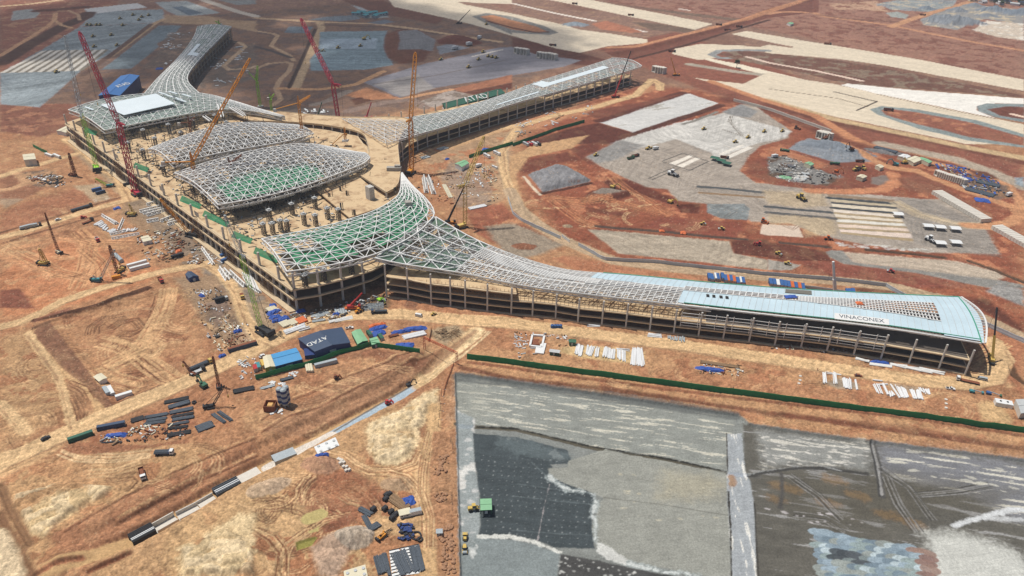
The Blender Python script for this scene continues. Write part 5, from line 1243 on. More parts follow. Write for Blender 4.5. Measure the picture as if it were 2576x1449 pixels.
# far pier
fl=[(88,-262),(120,-310),(142,-341),(187,-400),(240,-477),(275,-533),(301,-583)]
fr=[(146,-232),(152,-270),(158,-297),(174,-332),(216,-391),(274,-466),(342,-551)]
fpier=empty('terminal_pier',AB(230,-430,0),'farthest pier in cloud shade, its netted grey green roof curving away','terminal pier')
pier(fpier,ABw(fl),ABw(fr),(6.0,11.5),3.0,16,19.5)
s4=Shell(ABw(fl),ABw(fr),lambda t,q: 20+2*t**3+3*sin(pi*q),70,12)
f=Shell(ABw(fl),ABw(fr),lambda t,q: 19.8+2*t**3+3*sin(pi*q),44,7).frame(MB(),.7,True,1.6,w2=.5,cond=lambda t,q: t<.45 or CHK(t,q,30,.7)).build('roof_frame',M_WHITE,fpier)
s4.frame(MB(),.32,False,0,w2=.25).build('purlin',M_WHITE,f)
s4.sheet(MB(),lambda t,q: not (.42<t<.5 and .5<q<.8),dz=-.7,th=.05).build('grey_green_netting',M_NETG,f)
s4.sheet(MB(),lambda t,q: (.48<t<.53 and .45<q<.85) or (.53<t<.66 and .45<q<.62),dz=.4,th=.2).build('roof_sheet',M_PANELW,f)
sw=MB()
P4=resample(ABw(fr),60)
for i in range(59):
    p,q=P4[i],P4[i+1]
    for z in (2.5,8.8,14,16.5): sw.bar((p[0],p[1],z),(q[0],q[1],z),.25)
    for u in (0,.5): sw.bar((p[0]+(q[0]-p[0])*u,p[1]+(q[1]-p[1])*u,0),(p[0]+(q[0]-p[0])*u,p[1]+(q[1]-p[1])*u,19),.25)
sw.build('scaffold',M_RUST,fpier)

# loose material lying about on the open decks
cl=MB(); rnd=random.Random(12)
for k in range(1500):
    a,b=rnd.uniform(6,175),rnd.uniform(-170,225)
    if a>140 and abs(b)>110: continue
    p=AB(a,b); r3=rnd.random(); z=17.6
    s_=(rnd.uniform(.5,2.2),rnd.uniform(.4,1.2),rnd.uniform(.3,1.0)) if r3<.6 else (rnd.uniform(3,7),.5,.4)
    cl.box(p[0],p[1],z+s_[2]/2,*s_,rnd.uniform(0,3))
o=cl.build('deck_clutter',M_DARK,hall); o['kind']='stuff'
cl=MB()
for k in range(500):
    a,b=rnd.uniform(6,175),rnd.uniform(-170,225)
    if a>140 and abs(b)>110: continue
    p=AB(a,b); cl.box(p[0],p[1],18,rnd.uniform(.8,2.5),rnd.uniform(.6,1.6),.8,rnd.uniform(0,3))
o=cl.build('deck_material',M_STEEL,hall); o['kind']='stuff'

br=MB(); tw_=[(a,b) for a in range(10,150,8) for b in range(-215,112,9)]
for a,b in tw_:
    if rnd.random()<.35 or (a>120 and abs(b)>120): continue
    p=AB(a+rnd.uniform(-2,2),b+rnd.uniform(-2,2),rnd.choice((18,20,23))); q=AB(a+rnd.choice((0,11,11)),b+rnd.choice((0,13,13,-13)),rnd.choice((20,24,27)))
    br.bar(p,q,.34); br.bar((q[0],q[1],17.6),(q[0],q[1],rnd.uniform(21,29)),.4)
    if rnd.random()<.5: br.bar((p[0],p[1],21),(q[0],q[1],21),.25)
o=br.build('scaffold_bracing',M_DARK,hall); o['kind']='stuff'

# scaffold standing along the landside face
fs=MB()
for k in range(-110,112):
    b=k*2.05
    if (k//9) % 3 != 1: continue
    zt=rnd.choice((7,12,18,18,20)); fs.bar(AB(-4.6,b),AB(-4.6,b,zt),.2); fs.bar(AB(-3.4,b),AB(-3.4,b,zt),.16)
    for z in (2.5,5,8,10.5,14,17): 
        if z<zt: fs.bar(AB(-4.6,b,z),AB(-4.6,b+2.05,z),.16)
o=fs.build('scaffold',M_RUST,hall)
for k in range(26):
    b=-215+k*17; z=rnd.choice((1,10.1,17.7)); w_=rnd.uniform(5,13); p,q=AB(-.4,b),AB(-.4,b+w_)
    MB().quad((p[0],p[1],z),(q[0],q[1],z),(q[0],q[1],z+4.2),(p[0],p[1],z+4.2)).build('infill_screen',rnd.choice((M_BLOCK,M_NET,M_NET,M_RUST)),hall)
# ================================================================ MACHINES AND SITE KIT (made once, copied)
M_TYRE=mat('tyre',(44,42,42),.9); M_GLASS=mat('cab_glass',(58,70,82),.25,vary=.05,spec=.5)
M_YEL=mat('machine_yellow',(214,182,98),.5,vary=.1,scale=1.5); M_ORA=mat('machine_orange',(214,110,54),.5,vary=.1,scale=1.5)
M_WPT=mat('white_paint',(238,238,234),.45,vary=.06,scale=1.0); M_BLU=mat('blue_paint',(62,104,160),.5,vary=.1,scale=1.0)
M_TEA=mat('teal_paint',(74,148,154),.5,vary=.1,scale=1.0); M_GRN=mat('green_paint',(64,110,84),.5,vary=.1,scale=1.0)
M_REDP=mat('red_paint',(190,58,58),.5,vary=.1,scale=1.0); M_BLK=mat('black_steel',(52,52,54),.7,vary=.2,scale=1.0)
M_LIME=mat('lime_paint',(168,226,70),.5,vary=.1,scale=1.0); M_CRIM=mat('crimson_paint',(196,52,76),.5,vary=.1,scale=1.0)
M_AMB=mat('amber_paint',(226,150,48),.5,vary=.1,scale=1.0); M_PALEY=mat('pale_yellow_paint',(224,194,108),.5,vary=.1,scale=1.0)
M_CREAM=mat('cream_sheet',(228,218,188),.6,vary=.06,scale=.4); M_RUSTB=mat('rust_brown',(138,84,58),.8,vary=.2,scale=1.0)
M_BTARP=mat('blue_tarpaulin',(58,92,172),.7,vary=.25,scale=1.2); M_OTARP=mat('orange_tarpaulin',(226,120,70),.7,vary=.2,scale=1.2)
M_NAVY=mat('navy_sheet',(66,82,106),.55,vary=.08,scale=.3); M_NAVYW=mat('navy_wall',(44,66,120),.6,vary=.08,scale=.3)
M_SKYB=mat('sky_blue_sheet',(84,158,208),.5,vary=.06,scale=.3); M_ROYAL=mat('royal_blue_sheet',(62,112,170),.5,vary=.05,scale=.2)
M_GSH=mat('green_sheet',(140,190,146),.6,vary=.08,scale=.4); M_DGSH=mat('bottle_green_sheet',(56,104,84),.6,vary=.06,scale=.2)
M_HOARD=mat('hoarding_green',(34,140,84),.55,vary=.22,scale=.25); M_TIMB=mat('old_timber',(150,122,92),.9,vary=.25,scale=1.5)
M_REBAR=mat('rebar_steel',(84,92,100),.6,vary=.25,scale=1.5); M_GALV=mat('galvanised',(176,184,186),.45,vary=.12,scale=1.0)
M_ROCK=mat('field_rock',(176,134,102),.95,vary=.2,scale=1.2); M_PIPE=mat('white_pipe',(236,236,234),.5,vary=.08,scale=1.5)
M_PRE=mat('precast_concrete',(222,214,200),.85,vary=.08,scale=.5); M_ORNET=mat('orange_mesh',(222,92,60),.8,vary=.15,scale=1.0)
M_CHAS=M_BLK
def wheel(x,y,r=.5,w=.35):
    m=MB(); n=10; i0=0
    m.v=[(x+r*cos(2*pi*k/n),y-w/2,r+r*sin(2*pi*k/n)) for k in range(n)]+[(x+r*cos(2*pi*k/n),y+w/2,r+r*sin(2*pi*k/n)) for k in range(n)]
    m.f=[tuple(range(n)),tuple(range(2*n-1,n-1,-1))]+[((k+1) % n,k,n+k,n+(k+1) % n) for k in range(n)]
    return ('wheel',m.mesh('wheel',M_TYRE),[])
def cabp(x,w,l,z0,h,m):                 # truck cab with raked screen
    p=MB().ext([(x-l/2,z0),(x+l/2,z0),(x+l/2,z0+h*.45),(x+l/2-.18,z0+h),(x-l/2,z0+h)],-w/2,w/2)
    s=MB().quad((x+l/2+.01,-w/2+.1,z0+h*.5),(x+l/2+.01,w/2-.1,z0+h*.5),(x+l/2-.15,w/2-.15,z0+h*.93),(x+l/2-.15,-w/2+.15,z0+h*.93))
    for sy in (-1,1): s.quad((x-l*.3,sy*(w/2+.01),z0+h*.5),(x+l*.42,sy*(w/2+.01),z0+h*.5),(x+l*.33,sy*(w/2+.01),z0+h*.9),(x-l*.3,sy*(w/2+.01),z0+h*.9))
    return ('cab',p.mesh('cab',m),[('windscreen',s.mesh('windscreen',M_GLASS))])
def lorry(kind,cab,bed,L_=9.0):           # front towards +x
    def mk():
        w=2.5; P=[('chassis',MB().box(0,0,.85,L_,1.0,.35).mesh('chassis',M_CHAS),[]),cabp(L_/2-.95,w,1.9,.75,2.2,cab)]
        bl=L_-2.3; bx=-L_/2+bl/2
        if kind == 'dump':
            b=MB().box(bx,0,1.15,bl,w,.15)
            for sy in (-1,1): b.box(bx,sy*(w/2-.06),1.85,bl,.12,1.3)
            b.box(bx+bl/2-.08,0,1.95,.14,w,1.6).box(bx-bl/2+.06,0,1.75,.12,w,1.1)
            sub=[('load',MB().box(bx,0,1.5,bl-.4,w-.4,.6,0,.75).mesh('load',M_RUSTB))]
            P.append(('dump_bed',b.mesh('dump_bed',bed),sub))
        elif kind == 'tank':
            m=MB(); n=12; m.v=[(bx-bl/2+(bl if e else 0),1.1*cos(2*pi*k/n),2.1+.95*sin(2*pi*k/n)) for e in (0,1) for k in range(n)]
            m.f=[tuple(range(n-1,-1,-1)),tuple(range(n,2*n))]+[(k,(k+1) % n,n+(k+1) % n,n+k) for k in range(n)]
            P.append(('tank',m.mesh('tank',bed),[('manhole',MB().lathe([(.4,3.0),(.4,3.25)],8,bx).mesh('manhole',M_BLK))]))
        elif kind == 'box':
            P.append(('box_body',MB().box(bx,0,2.3,bl,w,2.6).mesh('box_body',bed),[]))
        else:
            b=MB().box(bx,0,1.2,bl,w,.2).box(bx+bl/2-.1,0,1.9,.12,w,1.2); P.append(('flat_bed',b.mesh('flat_bed',bed),[]))
            if kind == 'load':
                l=MB()
                for k in range(6): l.bar((bx-bl/2+.2,-1+k*.4,1.6+(k % 2)*.4),(bx+bl/2-.4,-1+k*.4,1.6+(k % 2)*.4),.5)
                P.append(('load',l.mesh('load',M_REBAR),[]))
            if kind == 'cover': P.append(('covered_load',MB().ext([(bx-bl/2+.2,1.3),(bx+bl/2-.4,1.3),(bx+bl/2-.7,2.9),(bx+.5,3.2),(bx-bl/2+.6,2.8)],-1.2,1.2).mesh('covered_load',M_GALV),[]))
        for x in (L_/2-1.1,-L_/2+1.2,-L_/2+2.5):
            for sy in (-1,1): P.append(wheel(x,sy*1.08))
        return P
    return mk
def car(paint,L_=4.6,kind='car'):
    def mk():
        w=1.85; z0=.35
        if kind == 'van': body=[(-L_/2,z0),(L_/2,z0),(L_/2,z0+.75),(L_/2-.75,z0+1.65),(-L_/2+.1,z0+1.7)]
        elif kind == 'pickup': body=[(-L_/2,z0),(L_/2,z0),(L_/2,z0+.6),(L_/2-1.2,z0+.75),(-L_/2,z0+.75)]
        elif kind == 'bus': body=[(-L_/2,z0),(L_/2,z0),(L_/2,z0+1.2),(L_/2-.2,z0+2.6),(-L_/2,z0+2.6)]; w=2.45
        else: body=[(-L_/2,z0),(L_/2,z0),(L_/2,z0+.5),(L_/2-1.0,z0+.65),(-L_/2,z0+.65)]
        P=[]
        g=[]
        if kind in ('car','pickup'):
            x0,x1=(-L_/2+.5,L_/2-1.1) if kind == 'car' else (-.35,L_/2-1.25)
            zb=z0+.65 if kind == 'car' else z0+.75
            cb=MB().ext([(x0,zb),(x1,zb),(x1-.55,zb+.62),(x0+.4,zb+.62)],-w/2+.1,w/2-.1)
            g.append(('roof',MB().box((x0+x1)/2-.08,0,zb+.65,(x1-x0)-1.05,w-.3,.05).mesh('roof',paint)))
            P.append(('body',MB().ext(body,-w/2,w/2).mesh('body',paint),[]))
            P.append(('cabin',cb.mesh('cabin',M_GLASS),g))
            if kind == 'pickup': P.append(('cargo_bed',MB().box(-L_/2+.95,0,z0+.78,1.6,w-.35,.04).mesh('cargo_bed',M_BLK),[]))
        else:
            P.append(('body',MB().ext(body,-w/2,w/2).mesh('body',paint),[]))
            s=MB(); hz=1.0 if kind == 'van' else 1.35
            for sy in (-1,1): s.quad((-L_/2+.4,sy*(w/2+.01),z0+hz),(L_/2-.9,sy*(w/2+.01),z0+hz),(L_/2-1.2,sy*(w/2+.01),z0+hz+.55),(-L_/2+.4,sy*(w/2+.01),z0+hz+.55))
            s.quad((L_/2+.0,-w/2+.1,z0+hz-.15),(L_/2,w/2-.1,z0+hz-.15),(L_/2-.5,w/2-.15,z0+hz+.6),(L_/2-.5,-w/2+.15,z0+hz+.6))
            P.append(('window_band',s.mesh('window_band',M_GLASS),[]))
            if kind == 'bus': P.append(('roof_unit',MB().box(-.5,0,z0+2.75,2.6,1.6,.3).mesh('roof_unit',M_STEEL),[]))
        r=.34 if kind != 'bus' else .48
        for x in (L_/2-.85,-L_/2+.9):
            for sy in (-1,1): P.append(wheel(x,sy*(w/2-.12),r,.24))
        return P
    return mk
def crawlers(l=3.6,g=1.0,h=.8,w=.6):
    out=[]
    for sy in (-1,1):
        m=MB().ext([(-l/2+.2,0),(l/2-.2,0),(l/2,h*.5),(l/2-.25,h),(-l/2+.25,h),(-l/2,h*.5)],sy*g-w/2,sy*g+w/2); out.append(('crawler_track',m.mesh('crawler_track',M_BLK),[]))
    return out
def excavator(paint,up=0.0):
    def mk():
        P=crawlers(3.8,1.1); P.append(('upper_body',MB().box(-.5,0,1.5,3.2,2.5,1.1).box(-1.7,0,1.5,.7,2.4,1.3).mesh('upper_body',paint),[]))
        P.append(('cab',MB().box(.6,.75,2.2,1.4,.95,1.5,0,.9).mesh('cab',paint),[('windscreen',MB().box(1.28,.75,2.3,.06,.8,1.0).mesh('windscreen',M_GLASS))]))
        a=(1.0,-.2,1.7); b=(3.4,-.2,4.6+up); c=(5.6-up*.3,-.2,3.4+up); d=(6.0-up*.5,-.2,.9+up)
        P.append(('boom',MB().bar(a,b,.6,.7,4,.45).bar(b,c,.45,.55,4,.4).mesh('boom',paint),[('ram',MB().bar((1.4,-.2,1.4),(2.7,-.2,3.6+up),.2).mesh('ram',M_GALV))]))
        P.append(('arm',MB().bar(c,d,.4,.45,4,.3).mesh('arm',paint),[('bucket',MB().ext([(d[0]-.5,d[2]-.2),(d[0]+.3,d[2]),(d[0]+.3,d[2]-.7),(d[0]-.2,d[2]-.9)],-.9,.5).mesh('bucket',M_BLK))]))
        return P
    return mk
def roller(paint):
    def mk():
        d=MB(); n=14
        d.v=[(1.7+.75*cos(2*pi*k/n),s*1.05,.75+.75*sin(2*pi*k/n)) for s in (-1,1) for k in range(n)]
        d.f=[tuple(range(n)),tuple(range(2*n-1,n-1,-1))]+[((k+1) % n,k,n+k,n+(k+1) % n) for k in range(n)]
        P=[('drum',d.mesh('drum',M_GALV),[]),('drum_frame',MB().box(1.7,1.2,.9,1.9,.2,.5).box(1.7,-1.2,.9,1.9,.2,.5).box(.7,0,1.0,.3,2.5,.5).mesh('drum_frame',paint),[])]
        P.append(('engine_cover',MB().box(-1.5,0,1.35,2.4,1.6,1.1,0,.88).mesh('engine_cover',paint),[]))
        P.append(('cab',MB().box(.0,0,2.0,1.3,1.6,1.4,0,.9).mesh('cab',M_GLASS),[('roof',MB().box(0,0,2.85,1.6,1.8,.12).mesh('roof',paint))]))
        for sy in (-1,1): P.append(wheel(-1.5,sy*.95,.75,.5))
        return P
    return mk
def dozer(paint):
    def mk():
        P=crawlers(3.2,1.0,.9,.55)
        P.append(('engine_body',MB().box(.7,0,1.4,2.0,1.2,1.0,0,.9).box(-1.0,0,1.3,1.4,1.4,.9).mesh('engine_body',paint),[]))
        P.append(('cab',MB().box(-.7,0,2.3,1.3,1.4,1.3,0,.9).mesh('cab',M_GLASS),[('roof',MB().box(-.7,0,3.0,1.6,1.7,.12).mesh('roof',paint))]))
        P.append(('blade',MB().ext([(2.5,.1),(2.75,.15),(2.6,.8),(2.8,1.4),(2.55,1.4),(2.35,.8)],-1.8,1.8).mesh('blade',paint),[]))
        P.append(('push_arm',MB().bar((-.2,1.4,.5),(2.5,1.4,.5),.25).mesh('push_arm',paint),[])); P.append(('push_arm',MB().bar((-.2,-1.4,.5),(2.5,-1.4,.5),.25).mesh('push_arm',paint),[]))
        return P
    return mk
def loader(paint):
    def mk():
        P=[('engine_body',MB().box(-1.6,0,1.5,2.4,1.8,1.2,0,.9).box(.9,0,1.2,1.4,1.2,.8).mesh('engine_body',paint),[])]
        P.append(('cab',MB().box(-.1,0,2.5,1.4,1.5,1.7,0,.9).mesh('cab',M_GLASS),[('roof',MB().box(-.1,0,3.4,1.7,1.7,.12).mesh('roof',paint))]))
        for sy in (-1,1): P.append(('lift_arm',MB().bar((.8,sy*.7,1.9),(3.0,sy*.7,.7),.3).mesh('lift_arm',paint),[]))
        P.append(('bucket',MB().ext([(2.8,.1),(4.1,.05),(3.4,.5),(3.1,1.3),(2.8,1.2)],-1.35,1.35).mesh('bucket',M_BLK),[]))
        for x in (1.4,-1.6):
            for sy in (-1,1): P.append(wheel(x,sy*1.05,.75,.6))
        return P
    return mk
def grader(paint):
    def mk():
        P=[('frame',MB().bar((-1,0,1.5),(4.0,0,1.3),.5).box(4.0,0,1.0,.6,1.2,.6).mesh('frame',paint),[]),('engine_cover',MB().box(-2.6,0,1.6,2.8,1.6,1.2,0,.9).mesh('engine_cover',paint),[])]
        P.append(('cab',MB().box(-.6,0,2.3,1.4,1.5,1.8,0,.92).mesh('cab',M_GLASS),[('roof',MB().box(-.6,0,3.25,1.6,1.7,.1).mesh('roof',paint))]))
        P.append(('blade',MB().box(1.6,0,.55,.25,3.4,.7,.35).mesh('blade',M_BLK),[]))
        for x in (4.0,-1.9,-3.4):
            for sy in (-1,1): P.append(wheel(x,sy*1.0,.62,.4))
        return P
    return mk
def container(paint,L_=12.2,top=None):
    def mk():
        b=MB(); h=2.6; w=2.44; n=int(L_/.9)
        b.box(0,0,h/2,L_-.1,w-.1,h-.1)
        r=MB()
        for k in range(n): r.box(-L_/2+.45+k*(L_-.9)/(n-1),0,h/2,.3,w,h-.3)
        for sx in (-1,1):
            for sy in (-1,1): r.box(sx*(L_/2-.1),sy*(w/2-.1),h/2,.22,.22,h+.02)
        dr=MB().box(L_/2-.02,.58,h/2,.1,1.05,h-.4).box(L_/2-.02,-.58,h/2,.1,1.05,h-.4)
        return [('shell',b.mesh('shell',paint),[('rib',r.mesh('rib',paint))]),('door',dr.mesh('door',M_STEEL),[]),('roof',MB().box(0,0,h+.02,L_-.3,w-.3,.07).mesh('roof',top or paint),[])]
    return mk
def cabin(wall,roof,L_=6,w=3,h=2.6,rise=.6,doors=True):
    def mk():
        P=[('wall',MB().box(0,0,h/2,L_,w,h).mesh('wall',wall),[('window',MB().box(L_*.2,-w/2-.01,h*.58,L_*.22,.05,h*.32).box(-L_*.3,-w/2-.01,h*.58,L_*.2,.05,h*.32).mesh('window',M_GLASS))])]
        P.append(('roof',MB().ext([(-w/2-.4,h),(w/2+.4,h),(w/2+.4,h+.12),(0,h+rise),(-w/2-.4,h+.12)],-L_/2-.4,L_/2+.4).mesh('roof',roof),[]))
        me=P[1][1]; me.transform(Matrix.Rotation(pi/2,4,'Z'))
        if doors: P.append(('door',MB().box(-L_*.05,-w/2-.02,h*.4,.95,.05,h*.8).mesh('door',M_STEEL),[]))
        return P
    return mk
def canopy(roof,L_=8,w=5,h=2.6):
    def mk():
        P=[('roof',MB().ext([(-w/2,h),(w/2,h),(w/2,h+.15),(0,h+.9),(-w/2,h+.15)],-L_/2,L_/2).mesh('roof',roof),[])]
        P[0][1].transform(Matrix.Rotation(pi/2,4,'Z'))
        for sx in (-1,1):
            for sy in (-1,1): P.append(('post',MB().box(sx*(L_/2-.4),sy*(w/2-.3),h/2,.15,.15,h).mesh('post',M_STEEL),[]))
        return P
    return mk
def culvertbox(m=None,l=2.0,s=2.6):
    def mk():
        t=.3; b=MB().box(0,0,t/2,s,l,t).box(0,0,s-t/2,s,l,t).box(-s/2+t/2,0,s/2,t,l,s-2*t).box(s/2-t/2,0,s/2,t,l,s-2*t)
        return [('box_section',b.mesh('box_section',m or M_PRE),[])]
    return mk
def rebarpile(L_=11,w=2.6,h=.7,m=None,n=14,seed=0):
    rn=random.Random(seed); b=MB()
    for k in range(n):
        for j in range(2):
            y=-w/2+w*(k+.5)/n; o=rn.uniform(-.5,.5); b.bar((-L_/2+o,y+rn.uniform(-.1,.1),.2+j*h*.5),(L_/2+o,y+rn.uniform(-.1,.1),.2+j*h*.5),w/n*.85)
    for x in (-L_*.3,0,L_*.3): b.box(x,0,.06,.2,w+.3,.12)
    return b.mesh('bar_bundle',m or M_REBAR)
def tarp(L_,w,h,seed=0,m=None):
    rn=random.Random(seed); nx,ny=9,6; b=MB(); V=[]
    for i in range(nx+1):
        for j in range(ny+1):
            u,v=i/nx,j/ny; e=min(u,1-u,v,1-v)
            z=0 if e <= 0 else h*min(1,e*5)*(.65+.5*rn.random())
            V.append((-L_/2+L_*u+rn.uniform(-.05,.05)*L_,-w/2+w*v+rn.uniform(-.06,.06)*w,z))
    b.v=V; b.f=[(i*(ny+1)+j,(i+1)*(ny+1)+j,(i+1)*(ny+1)+j+1,i*(ny+1)+j+1) for i in range(nx) for j in range(ny)]
    b.f.append(tuple([i*(ny+1) for i in range(nx+1)]+[nx*(ny+1)+j for j in range(1,ny+1)]+[i*(ny+1)+ny for i in range(nx-1,-1,-1)]+[j for j in range(ny-1,0,-1)])[::-1])
    return b.mesh('tarpaulin_sheet',m or M_BTARP)
def trussmesh(L_,s=1.6,w=.3,m=None):
    b=MB(); n=max(3,int(L_/2))
    c=[(0,-s/2,.2),(0,s/2,.2),(0,0,s)]
    for y,z in ((-s/2,.2),(s/2,.2),(0,s)): b.bar((-L_/2,y,z),(L_/2,y,z),w)
    for k in range(n):
        x0,x1=-L_/2+L_*k/n,-L_/2+L_*(k+1)/n
        for a,d in (((-s/2,.2),(0,s)),((s/2,.2),(0,s)),((-s/2,.2),(s/2,.2))):
            p,q=(a,d) if k % 2 else (d,a); b.bar((x0,*p),(x1,*q),w*.6)
    return b.mesh('truss',m or M_WHITE)
def lattice(b,p,q,s0,s1,bay,w=.28,m=None):
    p,q=Vector(p),Vector(q); d=(q-p); L_=d.length; d.normalize()
    up=Vector((0,0,1)) if abs(d.z)<.9 else Vector((0,1,0)); a=d.cross(up).normalized(); c=a.cross(d).normalized()
    n=max(2,int(L_/bay)); pr=None
    for k in range(n+1):
        s=s0+(s1-s0)*k/n
        if k == 0: s *= .5
        if k == n: s *= .6
        o=p+d*(L_*k/n); cs=[o+a*(sx*s/2)+c*(sy*s/2) for sx,sy in ((-1,-1),(1,-1),(1,1),(-1,1))]
        if pr:
            for j in range(4):
                b.bar(pr[j],cs[j],w); b.bar(pr[j] if k % 2 else pr[(j+1) % 4],cs[(j+1) % 4] if k % 2 else cs[j],w*.7)
        pr=cs
    return b
# ---- placing helpers: two survey points give place and heading
SETS={}
def seat(cell,x0,y0,x1,y1):
    (ax,ay),(bx,by)=W2(cell,x0,y0,x1,y1)
    cx,cy=(ax+bx)/2,(ay+by)/2
    return (cx,cy,gz(cx,cy)),atan2(by-ay,bx-ax),hypot(bx-ax,by-ay)
def put(key,mk,name,cell,c,label,cat,group=None,sc=1.0,dz=0.0):
    loc,rz,_=seat(cell,*c); loc=(loc[0],loc[1],loc[2]+dz)
    return place(key,mk,name,loc,rz,label,cat,group,sc)
def one(me,name,loc,rz,label,cat,group=None):
    o=bpy.data.objects.new(name,me); COL.objects.link(o); o.location=loc; o.rotation_euler=(0,0,rz)
    return tag(o,label,cat,group)
# ================================================================ CRANES
def crane(cell,base,tip,paint,label,dy=0.0,knee=None,kdy=0.0,s=(2.4,1.6),bay=3.2,w=.3,mast=None,body=None,bz=None,hook=.45,tower=False,boompaint=None,name='crawler_crane',scale=1.0,hooklen=None,group=None):
    bx,by=W2(cell,*base)[0]; z0=gz(bx,by) if bz is None else bz
    if bz is not None:
        g=G(*pts(cell,*base)[0],bz); bx,by=g[0],g[1]
    root=empty(name,(bx,by,z0),label,'crane',group)
    k=AtY(*pts(cell,*knee)[0],by+kdy) if knee else None
    t=AtY(*pts(cell,*tip)[0],by+dy)
    hd=Vector((t[0]-bx,t[1]-by,0)); hd=hd.normalized() if hd.length>1 else Vector((1,0,0)); rz=atan2(hd.y,hd.x)
    sc=scale; side=Vector((-hd.y,hd.x,0)); B=Vector((bx,by,z0))
    def P(f,sd,z): return tuple(B+hd*f*sc+side*sd*sc+Vector((0,0,z*sc)))
    if not tower:
        for sd in (-3.2,3.2):
            m=MB(); c=P(0,sd,.8); m.box(c[0],c[1],c[2],9.5*sc,1.5*sc,1.6*sc,rz,.92); m.build('crawler_track',M_BLK,root)
        u=MB(); c=P(-2.5,0,3.2); u.box(c[0],c[1],c[2],11*sc,4.2*sc,2.6*sc,rz); c=P(0,0,1.4); u.box(c[0],c[1],c[2],4*sc,5*sc,.9*sc,rz); u.build('upperworks',body or paint,root)
        cw=MB(); c=P(-8.4,0,3.6); cw.box(c[0],c[1],c[2],2*sc,6*sc,3.4*sc,rz); cw.build('counterweight',M_BLK,root)
        cb=MB(); c=P(3.6,2.6,3.6); cb.box(c[0],c[1],c[2],2.2*sc,1.5*sc,2.3*sc,rz,.92); cbo=cb.build('cab',body or paint,root)
        MB().box(*P(4.72,2.6,3.9),.06,1.2*sc,1.2*sc,rz).build('windscreen',M_GLASS,cbo)
        foot=P(2.5,0,2.6)
    else: foot=tuple(B+Vector((0,0,.5)))
    bp_=boompaint or paint
    e1=k or t
    lattice(MB(),foot,e1,s[0],s[0] if k else s[1],bay,w).v
    b=lattice(MB(),foot,e1,s[0],s[0] if k else s[1],bay,w).build('boom',paint if k else bp_,root)
    if k:
        lattice(MB(),k,t,s[0]*.9,s[1],bay,w*.9).build('luffing_jib',bp_,root)
        bk=(Vector(foot)-Vector(k)).normalized(); fw=(Vector(t)-Vector(k)).normalized()
        L1=(Vector(t)-Vector(k)).length
        s1=Vector(k)-fw*.18*L1+Vector((0,0,.12*L1))-hd*3; s2=Vector(k)-hd*.2*L1+Vector((0,0,.02*L1))
        st=MB(); lattice(st,k,s1,1.3*sc,.9,bay,w*.8); lattice(st,k,s2,1.3*sc,.9,bay,w*.8); st.build('jib_strut',bp_,root)
        ln=MB(); ln.bar(s1,t,.16).bar(s1,s2,.16).bar(s2,P(-8,0,5),.16); ln.build('pendant_rope',M_BLK,root)
    else:
        m1=Vector(P(-5,0,4+ (Vector(t)-B).length*.16)); lattice(MB(),P(-1,0,4),m1,1.4*sc,1.0*sc,bay,w*.8).build('gantry_mast',bp_,root)
        MB().bar(m1,t,.16).bar(m1,P(-8.4,0,4.5),.16).build('pendant_rope',M_BLK,root)
    MB().box(t[0],t[1],t[2],1.6*sc,1.2*sc,2.0*sc,rz).build('boom_head',bp_,root)
    hl=(t[2]-z0)*hook if hooklen is None else hooklen
    r=MB().bar((t[0]+hd.x*.9,t[1]+hd.y*.9,t[2]),(t[0]+hd.x*.9,t[1]+hd.y*.9,t[2]-hl),.14).build('hoist_rope',M_BLK,root)
    MB().box(t[0]+hd.x*.9,t[1]+hd.y*.9,t[2]-hl-.9,.8,.6,1.8,rz).build('hook_block',M_YEL,root)
    return root
crane('F',(345,490),(200,82),M_CRIM,'tall crimson crawler crane standing at the landside face left of the lattice roofs',dy=30,knee=(297,308),kdy=8,s=(3.6,2.6),w=.5,bay=4)
crane('F',(856,312),(757,48),M_CRIM,'tall crimson crawler crane rising behind the ring deck, forked strut at its knee',dy=40,knee=(837,210),kdy=5,s=(3.6,2.8),w=.55,bay=4.2)
crane('F',(1034,436),(1045,134),M_AMB,'tall amber crawler crane between the middle pier and the ring deck',dy=25,s=(3.8,3.0),w=.55,bay=4,knee=(1033,300),kdy=4)
crane('F',(245,428),(163,92),M_LIME,'slim pale crane with lime foot at the far corner of the hall',dy=30,knee=(204,285),kdy=5,s=(2.8,2.0),w=.26,boompaint=M_GALV)
crane('F',(664,838),(566,545),M_LIME,'lime crawler crane by the near hall corner, its grey boom leaning over the trusses',dy=14,knee=(606,640),kdy=6,s=(2.2,1.6),w=.2,boompaint=M_GALV,body=M_BLK,hook=.25)
crane('F',(482,594),(404,502),M_AMB,'low amber lattice crane over the white truss rows',dy=10,s=(2.0,1.4),w=.28,body=M_BLK,hook=.7,scale=.85)
crane((1,3),(1278,1050),(1545,885),M_AMB,'small yellow crane beside the dark blue heap in the foreground',dy=14,s=(1.3,1.0),w=.16,bay=1.8,boompaint=M_BLK,scale=.42,hook=.3)
crane((0,1),(1200,1290),(1100,1025),M_RUSTB,'red brown piling rig beside the silver cylinder',dy=-2,s=(1.6,1.4),w=.3,bay=2,scale=.6,body=M_YEL,hook=.5,name='piling_rig')
crane((0,1),(990,1380),(1150,1070),M_GALV,'teal mobile crane with grey lattice boom on the orange ground',dy=2,s=(1.5,1.1),w=.2,bay=2,scale=.55,body=M_TEA,hook=.4,name='mobile_crane')
crane((0,1),(595,1095),(452,695),M_RUSTB,'pale piling rig with a very tall thin dark mast on the open ground',dy=2,s=(1.1,.8),w=.18,bay=2,scale=.5,body=M_CREAM,hook=.4,name='piling_rig')
